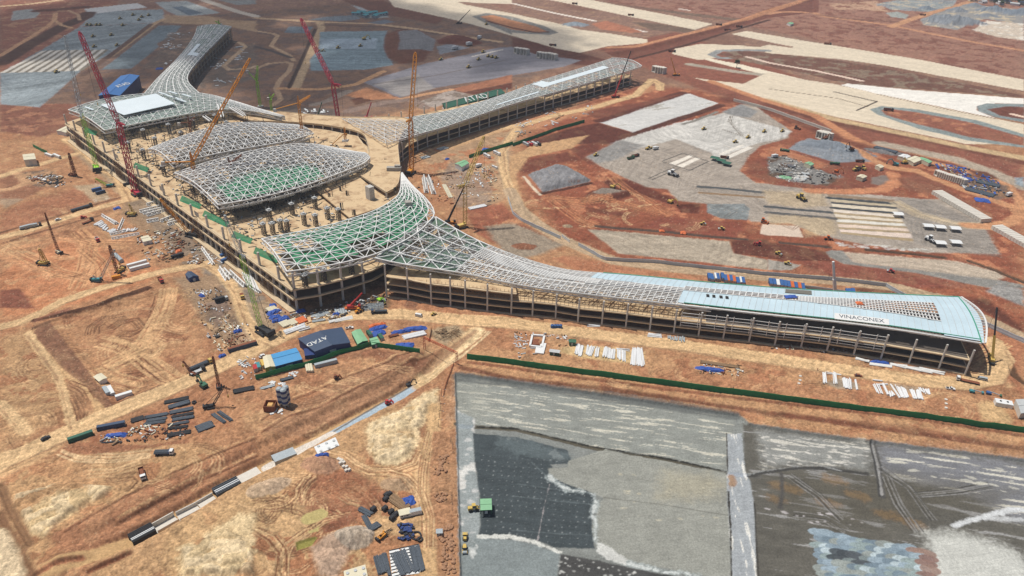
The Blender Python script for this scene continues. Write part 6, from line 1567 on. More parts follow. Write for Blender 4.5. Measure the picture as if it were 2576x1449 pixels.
crane((0,1),(455,1215),(395,1060),M_YEL,'stubby yellow drilling rig casting long dark tracks on the orange ground',dy=0,s=(1.8,1.6),w=.3,bay=1.6,scale=.6,body=M_YEL,hook=.4,name='piling_rig')
crane((0,1),(748,325),(690,92),M_RUSTB,'rust brown piling mast beside the debris heaps near the yard road',dy=0,s=(2.0,1.5),w=.4,bay=2.2,scale=.5,hook=.2,name='piling_rig')
crane((0,2),(2205,995),(2140,690),M_RUSTB,'dark rust piling rig beside the tan road',dy=1,s=(1.1,.9),w=.22,bay=1.8,scale=.42,hook=.3,name='piling_rig')
crane((0,2),(2125,1205),(2255,985),M_BLK,'small dark lattice crane by the oval sand pad',dy=3,s=(1.1,.8),w=.16,bay=1.8,scale=.45,hook=.5)
crane((0,2),(1945,875),(1842,738),M_RUSTB,'low rust red drilling rig by the parked trailers',dy=2,s=(1.0,.8),w=.2,bay=1.8,scale=.4,hook=.3,name='piling_rig')
crane((0,1),(1100,430),(965,350),M_LIME,'lime lattice boom lying low above the yard road',dy=-3,s=(1.6,1.2),w=.22,bay=2,scale=.5,body=M_TEA,hook=.2)
crane((0,1),(1340,725),(1300,612),M_PALEY,'pale yellow crane among the truss rows by the road fork',dy=0,s=(1.6,1.2),w=.22,bay=2,scale=.6,hook=.4)
crane('F',(1165,572),(1217,345),M_PALEY,'pale yellow luffing crane rising from the middle yard',dy=14,knee=(1170,465),kdy=2,s=(3.0,2.0),w=.36,bay=3.4,scale=.8)
# tower cranes
def towercrane(cell,foot,pivot,tip,back,paint,label,bz=0.0,dy=0.0,s=2.0,w=.34):
    g=G(*pts(cell,*foot)[0],bz); bx,by=g[0],g[1]
    root=empty('tower_crane',(bx,by,bz),label,'crane')
    p=AtY(*pts(cell,*pivot)[0],by); p=(bx,by,p[2])
    MB().box(bx,by,bz+.5,6,6,1).build('base_block',M_CONC,root)
    lattice(MB(),(bx,by,bz),p,s,s,s*1.4,w).build('mast',paint,root)
    t=AtY(*pts(cell,*tip)[0],by+dy); k=AtY(*pts(cell,*back)[0],by-dy*.2)
    lattice(MB(),p,t,s*.9,s*.6,s*1.4,w*.9).build('jib',paint,root)
    j=MB().bar(p,k,1.2,.6).build('counter_jib',paint,root)
    MB().box(k[0],k[1],k[2]-1,3,2,3).build('counterweight',M_CONC,root)
    a=(p[0],p[1],p[2]+7*s/2); lattice(MB(),p,a,s*.7,s*.2,s,w).build('apex_frame',paint,root)
    MB().bar(a,((p[0]*.4+t[0]*.6),(p[1]*.4+t[1]*.6),(p[2]*.4+t[2]*.6)),.16).bar(a,k,.16).build('tie_rod',M_BLK,root)
    MB().box(p[0]+1.6,p[1]-1.2,p[2]-.8,1.6,1.6,2).build('cab',paint,root)
    h=[p[i]*.3+t[i]*.7 for i in range(3)]; MB().bar(h,(h[0],h[1],h[2]-14),.13).build('hoist_rope',M_BLK,root)
    return root
towercrane('F',(496,470),(490,407),(629,146),(410,408),M_AMB,'amber luffing tower crane standing between the two middle lattice roofs',bz=17.6,dy=30,s=2.6,w=.45)
towercrane((1,0),(470,1385),(432,1035),(545,962),(190,1100),M_AMB,'slim amber hammerhead tower crane behind the bare middle roof',bz=22.6,dy=20)
towercrane((0,1),(2340,380),(2310,200),(2430,110),(2215,320),M_RUSTB,'rusty small tower crane poking through the green netted middle roof',bz=17.6,dy=10,s=1.8)
towercrane((1,1),(900,-30),(895,-110),(890,-160),(760,10),M_AMB,'small amber tower crane at the inner rim of the ring deck',bz=22.6,dy=4,s=1.8)
towercrane((0,0),(1940,1420),(1930,1230),(1960,1180),(1800,1240),M_RUSTB,'short rust coloured tower crane beside the bare far middle roof',bz=17.6,dy=3,s=1.8)
towercrane('F',(655,268),(640,205),(648,165),(622,178),M_LIME,'lime topped thin tower crane beyond the far pier',bz=0,dy=4,s=2.4)
towercrane('F',(685,290),(684,250),(690,236),(675,246),M_LIME,'small lime crane head behind the hall rear edge',bz=0,dy=2,s=1.8)
towercrane('F',(553,72),(548,58),(541,53),(556,60),M_LIME,'tiny lime crane perched at the tip of the far pier',bz=0,dy=2,s=1.6)
# truck cranes with telescopic booms
def truckcrane(cell,base,tip,boom,label,carrier=M_BLK,dy=0.0,base2=None,wb=1.1,rz=None,col2=None):
    bx,by=W2(cell,*base)[0]; z0=gz(bx,by); t=AtY(*pts(cell,*tip)[0],by+dy)
    root=empty('truck_crane',(bx,by,z0),label,'crane'); rz=rz if rz is not None else .2
    MB().box(bx,by,z0+1.3,11,2.7,.9,rz).build('carrier',carrier,root)
    c,s=cos(rz),sin(rz)
    MB().box(bx+c*4.6,by+s*4.6,z0+2.3,2,2.5,1.8,rz,.9).build('driver_cab',boom,root)
    u=MB().box(bx-c*1.5,by-s*1.5,z0+2.6,4.5,2.6,1.7,rz).build('upperworks',boom,root)
    f=(bx-c*1.0,by-s*1.0,z0+3.4); mid=tuple(f[i]*.55+t[i]*.45 for i in range(3))
    MB().bar(f,mid,wb,wb*1.2).build('boom_section',boom,root); MB().bar(mid,t,wb*.7,wb*.8).build('boom_section',col2 or boom,root)
    for d in (-4,-1.5,1.5,4): MB().box(bx+c*d,by+s*d,z0+.55,1.1,2.8,1.1,rz,.8).build('axle_wheels',M_TYRE,root)
    for d in (-3,3):
        MB().box(bx+c*d,by+s*d,z0+.5,.3,6.5,.3,rz).build('outrigger',M_BLK,root)
    MB().bar(t,(t[0],t[1],t[2]-(t[2]-z0)*.5),.12).build('hoist_rope',M_BLK,root)
    return root
truckcrane((2,0),(1040,985),(1197,512),M_REDP,'red truck crane reaching past the end of the middle pier',dy=10,col2=M_BLK)
truckcrane((2,0),(1650,760),(1598,572),M_AMB,'amber truck crane parked by the white precast stacks beyond the middle pier',dy=4)
truckcrane((1,2),(975,215),(1068,50),M_REDP,'red truck crane at the foot of the hall near corner',dy=3,carrier=M_ORA)
truckcrane((3,2),(2240,735),(2305,195),M_YEL,'yellow truck crane with black boom beyond the rounded pier end',dy=8,col2=M_BLK,rz=1.2)
truckcrane('F',(2101,748),(2096,658),M_WPT,'white boomed truck crane hidden behind the pale blue pier roof',dy=2,carrier=M_AMB,wb=2.0)
truckcrane((1,1),(1945,800),(2095,430),M_BLK,'black boomed truck crane leaning against the pale yellow crane',dy=4,carrier=M_AMB,wb=1.2)
truckcrane((1,0),(625,1215),(662,1030),M_DGSH,'dark green truck crane parked behind the hall',dy=2)
truckcrane((1,0),(1125,1200),(1160,1030),M_CRIM,'thin crimson crane on the dark ground behind the hall',dy=2)
truckcrane('F',(1155,60),(1183,24),M_BLK,'distant dark crane beside the upper taxiway',dy=2)
truckcrane((3,1),(1385,195),(1378,130),M_YEL,'yellow crane in front of the cream shed roofs',dy=1)
# ================================================================ SHEDS, FENCES
def shed(name,cell,roofpx,h,rise,roofm,wallm,label,text=None,th=3.0,flipt=False,off=.5,ridge='long',side=None):
    q=[Vector(G(*p,h)) for p in pts(cell,*roofpx)]       # four eave corners: left-back, right-back, right-front, left-front
    c=sum(q,Vector())/4; root=empty(name,(c.x,c.y,gz(c.x,c.y)),label,'shed')
    cc=[(p.x,p.y) for p in q]
    ins=[(p[0]+(c.x-p[0])*.03,p[1]+(c.y-p[1])*.03) for p in cc]
    MB().prism(ins,-.2,h-.05).build('wall',wallm,root) if h>2.7 else [MB().box(p[0],p[1],h/2,.3,.3,h).build('post',wallm,root) for p in ins]
    if ridge == 'long': a,b=(q[0]+q[3])/2,(q[1]+q[2])/2; f=[(q[0],q[1],b,a),(a,b,q[2],q[3])]; ga=[(q[0],a,q[3]),(q[1],q[2],b)]
    else: a,b=(q[0]+q[1])/2,(q[3]+q[2])/2; f=[(q[0],a,b,q[3]),(a,q[1],q[2],b)]; ga=[(q[0],q[1],a),(q[3],b,q[2])]
    up=Vector((0,0,rise)); R=MB()
    def lift(p): return tuple(p+(up if (p-a).length<1e-4 or (p-b).length<1e-4 else Vector((0,0,0))))
    for k in f: R.poly([lift(p) for p in k]); R.poly([tuple(Vector(lift(p))-Vector((0,0,.25))) for p in k[::-1]])
    r=R.build('roof',roofm,root)
    g=MB()
    for k in ga: g.poly([tuple(Vector(lift(p))-Vector((0,0,.02))) for p in k])
    g.build('gable',wallm,root)
    MB().bar(tuple(a+up+Vector((0,0,.1))),tuple(b+up+Vector((0,0,.1))),.5,.2).build('ridge_cap',roofm,r)
    d=MB(); e=(q[2]+q[3])/2; n=Vector((-(q[2]-q[3]).y,(q[2]-q[3]).x,0)).normalized()
    if (c-e).dot(n)>0: n=-n
    ee=e+(c-e)*.03+n*.06; an=atan2((q[2]-q[3]).y,(q[2]-q[3]).x)
    d.box(ee.x,ee.y,h*.36,min(4,(q[2]-q[3]).length*.25),.15,h*.72,an); d.build('door',M_STEEL,root)
    return root,q,a+up,b+up
r_,q,a,b=shed('workshop_shed',(1,2),(420,508,866,392,952,548,590,640),7,1.6,M_NAVY,M_NAVYW,'dark navy workshop with white ATAD lettering on its roof',ridge='short')
nn=((a-q[0]).cross(q[3]-q[0])).normalized(); nn=nn if nn.z>0 else -nn
def onplane(cell,x,y,p0,nn):
    d=Vector(ray(*pts(cell,x,y)[0])); c_=Vector((0,0,CAMH)); return c_+d*((p0-c_).dot(nn)/d.dot(nn))
e0,e1=onplane((1,2),705,500,q[0],nn),onplane((1,2),520,578,q[0],nn); m_=(e0+e1)/2; vx=(e1-e0)*1.0; vy=nn.cross(vx)
M_BL=mat('letter_white',(240,240,234),.6)
sign('ATAD',m_+nn*.3,vx,vy,3.7,M_BL,r_)
pp_=[G(*zc(1,2,x,y),4.2)[:2] for x,y in ((480,610),(575,600),(600,668),(490,682))]
MB().prism(pp_,-.2,4.2).build('annex',M_NAVYW,r_)
r_,q,a,b=shed('workshop_shed',(1,2),(148,668,402,600,466,716,195,788),5,1.2,M_SKYB,M_NAVYW,'sky blue roofed shed behind the dark green hoarding',ridge='long')
bq=[G(*zc(1,2,x,y),z) for x,y,z in ((388,748,3.2),(462,728,3.2),(466,760,1),(390,778,1))]
bs=MB().poly(bq).build('sign_board',M_WPT,r_)
shed('canteen_shed',(1,2),(66,692,150,668,195,788,90,806),4.4,.6,M_CREAM,M_YEL,'cream roofed lean-to joined to the sky blue shed',ridge='short')
r_,q,a,b=shed('assembly_shed',(1,0),(1868,1040,2420,898,2510,936,1905,1092),9,3,M_DGSH,M_DGSH,'long green barrel roofed shed lettered ATAD behind the middle pier')
nn=(b-a).cross(a-q[3]).normalized(); nn=nn if nn.z>0 else -nn; e0,e1=onplane((1,0),2145,998,q[3],nn),onplane((1,0),2280,972,q[3],nn); mf=(e0+e1)/2; vx=e1-e0
sign('ATAD',mf+nn*.4,vx,nn.cross(vx),10,M_BL,r_)
MB().box(*((q[0]+q[3])/2+Vector((-.3,-1,-5))),7,.4,6,atan2((q[3]-q[0]).y,(q[3]-q[0]).x)).build('sliding_door',M_WPT,r_)
r_,q,a,b=shed('assembly_shed',(0,0),(1215,762,1405,758,1205,962,985,962),16,2,M_ROYAL,M_NAVYW,'tall royal blue shed with ATAD lettering behind the far hall corner',ridge='short')
nn=(a-b).cross(q[1]-a).normalized(); nn=nn if nn.z>0 else -nn; e0,e1=onplane((0,0),1200,868,b,nn),onplane((0,0),1275,845,b,nn); mf=(e0+e1)/2; vx=e1-e0
sign('ATAD',mf+nn*.4,vx,nn.cross(vx),6.5,M_BL,r_)
shed('site_shed',(1,2),(960,445,1052,412,1128,528,1022,566),3.4,.8,M_GSH,M_DGSH,'pale green shed right of the navy workshop',ridge='short')
shed('site_shed',(1,2),(1138,510,1215,488,1250,550,1165,572),3,.6,M_GSH,M_DGSH,'smaller pale green shed touching the hoarding corner',ridge='long')
shed('site_shed',(1,1),(2000,196,2090,160,2145,190,2070,232),5,1,M_GSH,M_WPT,'green roofed site office near the middle yard entrance',ridge='long')
shed('site_shed',(0,0),(565,1315,690,1255,790,1262,660,1335),4,.8,M_CREAM,M_WPT,'cream roofed shed beyond the far hall corner',ridge='long')
shed('site_shed',(0,1),(1862,1310,1925,1280,2000,1330,1900,1352),3.4,1.2,M_NAVY,M_NAVYW,'little navy gabled hut above the tan track',ridge='short')
shed('site_shed',(0,1),(1412,935,1490,915,1530,965,1440,985),3.2,.6,M_CREAM,M_WPT,'long cream hut between the sheds and the truss rows',ridge='long')
shed('pump_house',(0,1),(225,105,345,92,362,150,238,160),7,.2,M_CREAM,M_PRE,'square concrete pump house with flat cream top at the road bend',ridge='long')
for lab,rp,rm in (('largest cream roofed shed on the red terrace',(1385,150,1480,118,1555,155,1470,190),M_CREAM),('small whitish shed left of the cream sheds',(1305,120,1360,98,1440,122,1385,146),M_WPT),('greenish lean-to at the right end of the cream sheds',(1500,140,1540,130,1655,175,1620,192),M_GSH),('mint green hut on the rubble yard',(365,190,410,175,465,200,430,218),M_GSH),('cream hut by the gravel screening plant',(1080,215,1120,203,1170,228,1130,242),M_CREAM),('tan hut above the round gravel spread',(890,325,930,303,1000,325,955,345),M_CREAM),('pale green hut far off on the mauve earth',(-0,0,0,0,0,0,0,0),M_GSH)):
    if rp[0] == rp[2]: shed('site_shed',(3,0),(190,232,225,222,262,234,228,246),3.5,.8,rm,M_WPT,lab); continue
    shed('site_shed',(3,1),rp,3.6,.7,rm,M_CREAM,lab)
r_=shed('roller_shelter',(1,3),(2254,672,2370,668,2375,782,2258,788),2.6,.15,M_GSH,M_DGSH,'flat pale green roofed hut on the dark membrane edge')
shed('pump_room',(3,2),(2490,1120,2600,1115,2640,1245,2545,1262),4,.5,M_STEEL,M_PRE,'grey roofed plant hut cut by the right edge')
for i,(x,y) in enumerate(((1010,150),(1060,135),(1120,150),(1180,140),(1230,160),(1285,150),(1100,170),(1200,175))):
    c0=W2((1,0),x,y)[0]; place('farhut',cabin(M_STEEL,M_TEA,16,9,4,1.5),'storage_hut',(c0[0],c0[1],gz(*c0)),.2*i,'teal roofed storage hut in the distant cluster under cloud shade','hut','teal huts in the distance')
for i,(x,y,L_) in enumerate(((2060,12,22),(2160,30,26),(2250,20,18),(2330,42,24),(2400,30,16),(2480,52,26),(2560,40,18),(2300,8,20))):
    c0=W2((3,0),x,y)[0]; place('fh%d' % (i % 2),cabin(M_WPT if i % 2 else M_CREAM,M_STEEL if i % 2 else M_NAVY,18,10,4,2),'village_house',(c0[0],c0[1],gz(*c0)),.5*i,'small house in the village at the upper right corner','house','village houses in the far corner')
# trees of the village, far corner
def tree(h,seed):
    def mk():
        rn=random.Random(seed); tr=MB(); tr.tube((0,0,0),(.2,.1,h*.45),h*.035,7,h*.02)
        for k in range(5): a=k*1.3; tr.tube((.1,.05,h*.4),(cos(a)*h*.22,sin(a)*h*.22,h*.68),h*.015,5,h*.006)
        lf=MB()
        for k in range(420):
            u,v=rn.uniform(0,2*pi),rn.uniform(-.5,1); r=h*.33*(rn.random()**.4)*(1-.25*v); cx,cy,cz_=cos(u)*r,sin(u)*r,h*.68+v*h*.28
            s=h*.05*rn.uniform(.6,1.5); a=rn.uniform(0,3); t=rn.uniform(-.8,.8)
            lf.quad((cx-s*cos(a),cy-s*sin(a),cz_-s*t),(cx+s*sin(a),cy-s*cos(a),cz_),(cx+s*cos(a),cy+s*sin(a),cz_+s*t),(cx-s*sin(a),cy+s*cos(a),cz_+s*.3))
        return [('trunk',tr.mesh('trunk',M_TIMB),[]),('crown',lf.mesh('crown',mat('foliage',(78,96,62),.9,vary=.35,scale=.5)),[])]
    return mk
rt=random.Random(2)
for i in range(22):
    x,y=rt.uniform(2080,2600),rt.uniform(-4,60)
    c0=W2((3,0),x,y)[0]; place('tree%d' % (i % 3),tree(12,i % 3),'broadleaf_tree',(c0[0],c0[1],gz(*c0)),rt.uniform(0,6),'dark broadleaf tree among the village houses','tree','village trees in the far corner',rt.uniform(.8,1.5))
c0=W2((2,0),2258,682)[0]; place('tree1',tree(12,1),'broadleaf_tree',(*c0,0),0,'lone dark tree beside the pale taxiway stub','tree')
# fences and hoardings: one run of posts and sheets is one thing
def fence(name,cell,line,h,m,pm,label,post=6.0,th=.12,tilt=0.0,rail=None,cat='fence'):
    P=W2(cell,*line); root=empty(name,(*P[0],gz(*P[0])),label,cat); n=int(sum(hypot(b[0]-a[0],b[1]-a[1]) for a,b in zip(P[:-1],P[1:]))/post)+1
    R=resample(P,max(2,min(n,95))); s=MB(); rl=MB()
    for a,b in zip(R[:-1],R[1:]):
        za,zb=gz(*a),gz(*b); an=atan2(b[1]-a[1],b[0]-a[0]); nx,ny=-sin(an)*th/2,cos(an)*th/2
        for sg in (-1,1): s.quad((a[0]+nx*sg,a[1]+ny*sg,za-.2),(b[0]+nx*sg,b[1]+ny*sg,zb-.2),(b[0]+nx*sg,b[1]+ny*sg,zb+h),(a[0]+nx*sg,a[1]+ny*sg,za+h))
        s.quad((a[0]-nx,a[1]-ny,za+h),(b[0]-nx,b[1]-ny,zb+h),(b[0]+nx,b[1]+ny,zb+h),(a[0]+nx,a[1]+ny,za+h))
        for f in (.25,.85): rl.bar((a[0]-nx*2,a[1]-ny*2,za+h*f),(b[0]-nx*2,b[1]-ny*2,zb+h*f),.12)
    s.build('panel',m,root); rl.build('rail',pm,root)
    for a in R: MB().box(a[0],a[1]+.14,gz(*a)+h/2,.22,.22,h+.3).build('post',pm,root)
    return root
fence('site_hoarding','F',(1175,903,1400,932,1620,962,1900,998,2150,1032,2400,1064,2640,1096),4.2,M_HOARD,M_HOARD,'very long dark green hoarding along the grey apron',post=6)
fence('site_hoarding',(1,2),(0,925,500,790,1140,590),3.4,M_HOARD,M_HOARD,'dark green hoarding running behind the navy workshop',post=6)
fence('site_hoarding',(1,2),(1145,588,1400,618,1648,652),3.4,M_HOARD,M_HOARD,'short dark green hoarding below the blue tarpaulins',post=6)
fence('site_hoarding','F',(1290,367,1340,350,1400,328,1470,308),3.6,M_HOARD,M_HOARD,'dark green hoarding beside the red earth pit',post=8)
fence('site_hoarding','F',(1180,398,1230,380,1290,363),3.6,M_HOARD,M_HOARD,'dark green hoarding by the parked buses',post=8)
fence('site_hoarding',(0,1),(335,25,400,62,480,100),3.4,M_HOARD,M_HOARD,'dark green hoarding by the far hall approach',post=6)
M_GFEN=mat('grey_fence_sheet',(210,218,224),.6,vary=.08)
fence('site_fence','F',(1278,500,1290,540,1310,556,1410,602),3.0,M_GFEN,M_GALV,'grey sheet fence curving round the dusty haul road corner',post=4)
fence('site_fence','F',(1455,618,1520,655,1650,662,1800,679,1932,693,2100,706,2227,721),3.0,M_GFEN,M_GALV,'long grey sheet fence between haul road and near pier',post=4.5)
fence('site_fence','F',(2227,721,2262,742,2330,770),3.0,M_GFEN,M_GALV,'grey sheet fence passing behind the pier end',post=4.5)
fence('site_fence','F',(2462,812,2520,838,2640,892),3.4,M_GFEN,M_GALV,'pale grey fence running off at the right edge',post=4.5)
fence('yard_fence','F',(1932,712,2050,728,2150,742,2156,752),2.4,M_GFEN,M_GALV,'low grey fence round the container yard behind the pier',post=4.5)
fence('site_gate',(2,1),(500,935,580,995),2.6,M_WPT,M_GALV,'white double gate in the grey fence',post=6,cat='gate')
fence('culvert_side_wall','F',(1845,254,1932,277,2020,308,2090,334),3.6,M_PRE,M_PRE,'low white concrete kerb wall along the red bank',post=4,th=.5,cat='wall')
# orange gantry over the haul ramp and the orange mesh
gr=empty('height_gauge_gantry',G(*zc(1,2,1695,610)),'orange height gauge gantry spanning the sandy ramp','gantry')
A1_,B1_=G(*zc(1,2,1695,612)),G(*zc(1,2,2022,768)); hA=9.5
for k,p in enumerate((A1_,B1_)):
    for o in (-.7,.7): MB().bar((p[0]+o,p[1],gz(p[0],p[1])),(p[0]+o*.6,p[1],hA),.28).build('post',M_REDP,gr)
    br=MB()
    for z in (1,3,5,7): br.bar((p[0]-.7,p[1],z),(p[0]+.7,p[1],z+2),.16)
    br.build('bracing',M_REDP,gr)
bm=MB()
for dz in (0,-1.4): bm.bar((A1_[0],A1_[1],hA+dz),(B1_[0],B1_[1],hA+dz),.25)
for k in range(26):
    f0,f1=k/26,(k+1)/26; z0,z1=(hA,hA-1.4) if k % 2 else (hA-1.4,hA)
    bm.bar(tuple(A1_[i]*(1-f0)+B1_[i]*f0 for i in (0,1))+(z0,),tuple(A1_[i]*(1-f1)+B1_[i]*f1 for i in (0,1))+(z1,),.18)
bm.build('beam',M_ORNET,gr)
M_ONET=netmat('orange_netting',(226,92,58),.75)
def netfence(cell,line,h,label):
    P=resample(W2(cell,*line),16); root=empty('mesh_fence',(*P[0],gz(*P[0])),label,'fence'); s=MB()
    for a,b in zip(P[:-1],P[1:]): s.quad((a[0],a[1],gz(*a)),(b[0],b[1],gz(*b)),(b[0],b[1],gz(*b)+h),(a[0],a[1],gz(*a)+h))
    s.build('mesh',M_ONET,root)
    for a in P: MB().bar((*a,gz(*a)),(*a,gz(*a)+h+.2),.12).build('post',M_BLK,root)
netfence((1,2),(1990,770,1960,850,1910,980,1885,1090),1.6,'orange mesh fence dropping down beside the grey apron')
netfence((1,2),(1768,425,1755,480,1740,540),1.8,'short orange mesh fence by the timber pile')
for i,(x,y) in enumerate(((1868,1090),(1850,1160),(1860,1235),(1845,1310),(1835,1400))):
    c0=W2((1,2),x,y)[0]; z=gz(*c0); r=empty('lamp_post',(*c0,z),'thin black work lamp post beside the orange mesh and the grey apron edge','lamp post','work lamp posts along the apron edge')
    MB().bar((*c0,z),(*c0,z+5.5),.18).build('post',M_BLK,r); MB().bar((*c0,z+5.4),(c0[0]+2.2,c0[1]-.2,z+5.4),.14).build('arm',M_BLK,r); MB().box(c0[0]+2.2,c0[1]-.2,z+5.3,.6,.3,.18).build('lamp',M_STEEL,r)
for i,(x,y) in enumerate(((1955,100),(1975,170),(1965,700),(1970,790))):
    c0=W2((1,3),x,y)[0]; z=gz(*c0); r=empty('barrier_rail',(*c0,z),'bent black pipe rail on the earth edge beside the sunk apron','rail','pipe rails at the apron edge')
    MB().bar((*c0,z),(c0[0],c0[1],z+1.1),.12).bar((c0[0],c0[1]+4,z),(c0[0],c0[1]+4,z+1.1),.12).build('post',M_BLK,r); MB().bar((*c0,z+1.1),(c0[0],c0[1]+4,z+1.1),.12).build('rail',M_BLK,r)
# ================================================================ VEHICLES
D_,F_=lorry,car
put('t_flatload',D_('load',M_WPT,M_BLU,10),'flatbed_truck',(0,3),(1540,228,1770,222),'white cabbed flatbed truck carrying long bars on the sandy track','truck')
put('t_dumpyel',D_('dump',M_WPT,M_RUSTB,8.5),'dump_truck',(0,3),(1418,375,1452,500),'rust coloured dump truck with white cab alone on the sand','truck')
put('c_dark',F_(M_BLK),'parked_car',(0,3),(425,85,495,50),'black car on the wide tan road at the left','car')
put('c_white',F_(M_WPT),'parked_car',(0,1),(560,770,612,758),'white car on the tan road left of the truss rows','car')
put('t_cover',D_('cover',M_BLK,M_GALV,16),'articulated_truck',(0,1),(190,865,430,815),'long truck under a silver cover on the left tan road','truck')
put('t_long',D_('load',M_BLK,M_TIMB,18),'articulated_truck',(0,1),(670,700,975,610),'very long truck loaded with dark bars near the road fork','truck')
put('t_redw',D_('dump',M_REDP,M_WPT,7),'dump_truck',(0,1),(965,945,1000,1000),'small red cabbed white truck beside the white pipe rows','truck')
put('t_brown',D_('flat',M_BLK,M_RUSTB,10),'flatbed_truck',(0,1),(820,815,950,765),'brown flatbed truck left of the white pipe rows','truck')
put('t_red2',D_('dump',M_REDP,M_RUSTB,7.5),'dump_truck',(0,1),(1590,1345,1652,1425),'red brown dump truck on the tan track below the yard','truck')
put('t_yel2',D_('flat',M_YEL,M_RUSTB,8),'flatbed_truck',(0,2),(2425,50,2450,135),'yellow cabbed truck on the grey yard by the hall corner','truck')
put('t_trail',D_('load',M_YEL,M_BLK,15),'articulated_truck',(0,2),(1930,835,2105,760),'long dark trailer with yellow cab parked by the tan road','truck')
put('t_trail2',D_('flat',M_BLK,M_STEEL,9),'flatbed_truck',(0,2),(1945,875,2045,835),'short grey trailer truck in front of the long dark trailer','truck')
put('t_black',D_('box',M_STEEL,M_BLK,9),'box_truck',(0,2),(2175,150,2290,120),'black box truck on the grey material yard','truck')
put('t_pipe',D_('load',M_NAVY,M_BLK,11),'flatbed_truck',(1,2),(1325,250,1155,258),'dark truck loaded with steel pipes at the hall corner','truck')
put('c_van',F_(M_WPT,5,'van'),'parked_van',(1,2),(1608,278,1668,288),'white van on the tan road under the curved pier','van')
put('c_pick',F_(M_WPT,5.2,'pickup'),'pickup_truck',(1,2),(902,412,980,402),'white pickup behind the navy workshop','pickup')
put('c_pick',None,'pickup_truck',(3,2),(1785,1012,1880,1026),'white pickup between the pipe rows and the pier end','pickup')
put('c_red',F_(M_RUSTB),'parked_car',(3,2),(866,880,950,892),'maroon car on the haul road in front of the pier','car')
put('t_flatw',D_('flat',M_WPT,M_RUSTB,13),'flatbed_truck',(3,2),(2150,978,1865,915),'long empty brown flatbed with white cab by the pier end','truck')
put('c_gvan',F_(M_GALV,5.2,'van'),'parked_van',(3,2),(2205,932,2105,912),'silver van next to the long empty flatbed','van')
put('c_small',F_(M_WPT,4.2),'parked_car',(1,2),(45,705,78,680),'white car left of the cream lean-to','car')
for k,(x0,y0,x1,y1) in enumerate(((2285,108,2362,152),(2388,85,2462,122),(2375,228,2428,252))):
    put('c_bus',F_(M_WPT,11,'bus'),'parked_bus',(1,1),(x0,y0,x1,y1),('white bus nearest the green roofed office','white bus behind the dark green hoarding, farther right','small white bus alone on the dusty entrance')[k],'bus',sc=(1,1,.7)[k])
for k,x in enumerate((140,180,225,262)):
    put('c_mini%d' % k,F_((M_STEEL,M_REDP,M_WPT,M_BLK)[k],9,'bus'),'parked_minibus',(2,1),(x-22,-2,x+22,20),('grey','red','white','black')[k]+' minibus in the row by the entrance road','minibus','minibuses by the entrance')
put('t_wh3',D_('box',M_WPT,M_WPT,7),'box_truck',(1,1),(2222,240,2258,228),'white box truck near the small white bus','truck')
put('t_tank',D_('tank',M_GRN,M_GRN,10),'tanker_truck',(3,1),(225,86,108,68),'dark green tanker truck by the grey gravel heap','truck')
put('t_tank',None,'tanker_truck',(3,1),(730,212,608,206),'dark green tanker truck on the orange track right of the mint hut','truck')
put('t_dmpb',D_('dump',M_BLK,M_RUSTB,9),'dump_truck',(3,1),(885,180,960,182),'dark brown dump truck below the gravel heaps','truck')
put('t_dmpw',D_('dump',M_WPT,M_WPT,8),'dump_truck',(3,1),(200,230,268,240),'white dump truck on the rubble yard','truck')
put('t_box4',D_('box',M_WPT,M_WPT,8),'box_truck',(3,1),(2402,528,2440,515),'white box truck alone at the far right track bend','truck')
put('t_box4',None,'box_truck',(3,1),(38,140,92,130),'white box truck left of the rubble yard','truck')
put('t_dmpb',None,'dump_truck',(2,1),(2100,138,2175,150),'dark dump truck beside the bottle green canopies','truck')
put('t_green',D_('dump',M_GRN,M_GRN,9),'dump_truck',(2,1),(1165,158,1225,145),'green dump truck on the grey yard','truck')
put('t_dmpb',None,'dump_truck',(2,1),(1210,135,1272,122),'brown dump truck behind the green one','truck')
# farther traffic
for lab,cell,c in (('box truck with white body beside the teal gravel',(1,0),(1970,505,2035,492)),('white box truck on the brown track by the mound',(1,0),(2235,400,2262,385)),('white box truck near the violet apron corner',(1,0),(2120,465,2170,455))):
    put('t_wh3',None,'box_truck',cell,c,lab,'truck',sc=1.6)
for i,(cell,x,y) in enumerate([((0,0),*p) for p in ((940,372),(1125,358),(952,476),(1182,462),(575,732),(882,255),(916,258),(976,256),(1010,256),(1238,258),(1212,192),(1342,156),(1430,175),(1500,160),(1402,206))]+[((1,0),*p) for p in ((1052,466),(828,486),(2140,680),(1862,605),(2288,532),(2340,575),(2378,582),(2418,590),(2242,606),(2320,250))]):
    put('far_roller',roller(M_YEL),'road_roller',cell,(x-16,y+4,x+16,y-4),'small dark roller at work on the distant blue grey paving' if cell == (0,0) else 'small roller on the far paving right of the crimson crane','roller','rollers on the distant paving' if cell == (0,0) else 'rollers beyond the crimson crane',1.5)
put('exc_y',excavator(M_YEL),'excavator',(1,0),(1050,405,1130,398),'yellow excavator on the pale teal gravel field','excavator',sc=1.6)
for k,(x,y) in enumerate(((642,520),(680,518))): put('far_roller',None,'road_roller',(1,0),(x-15,y,x+15,y),('yellow roller at the left rim of the teal field','second yellow roller at the left rim of the teal field, nearer the middle')[k],'roller',sc=1.25)
for lab,c in (('yellow roller on the left of the smooth red strip',(1885,808,1962,812)),('yellow roller on the right of the smooth red strip',(2142,862,2068,856))): put('rol_y',roller(M_YEL),'road_roller',(2,1),c,lab,'roller',sc=1.1)
put('rol_y',None,'road_roller',(2,1),(818,125,872,112),'lime yellow roller at the tip of the dark grey pad','roller',sc=1.2)
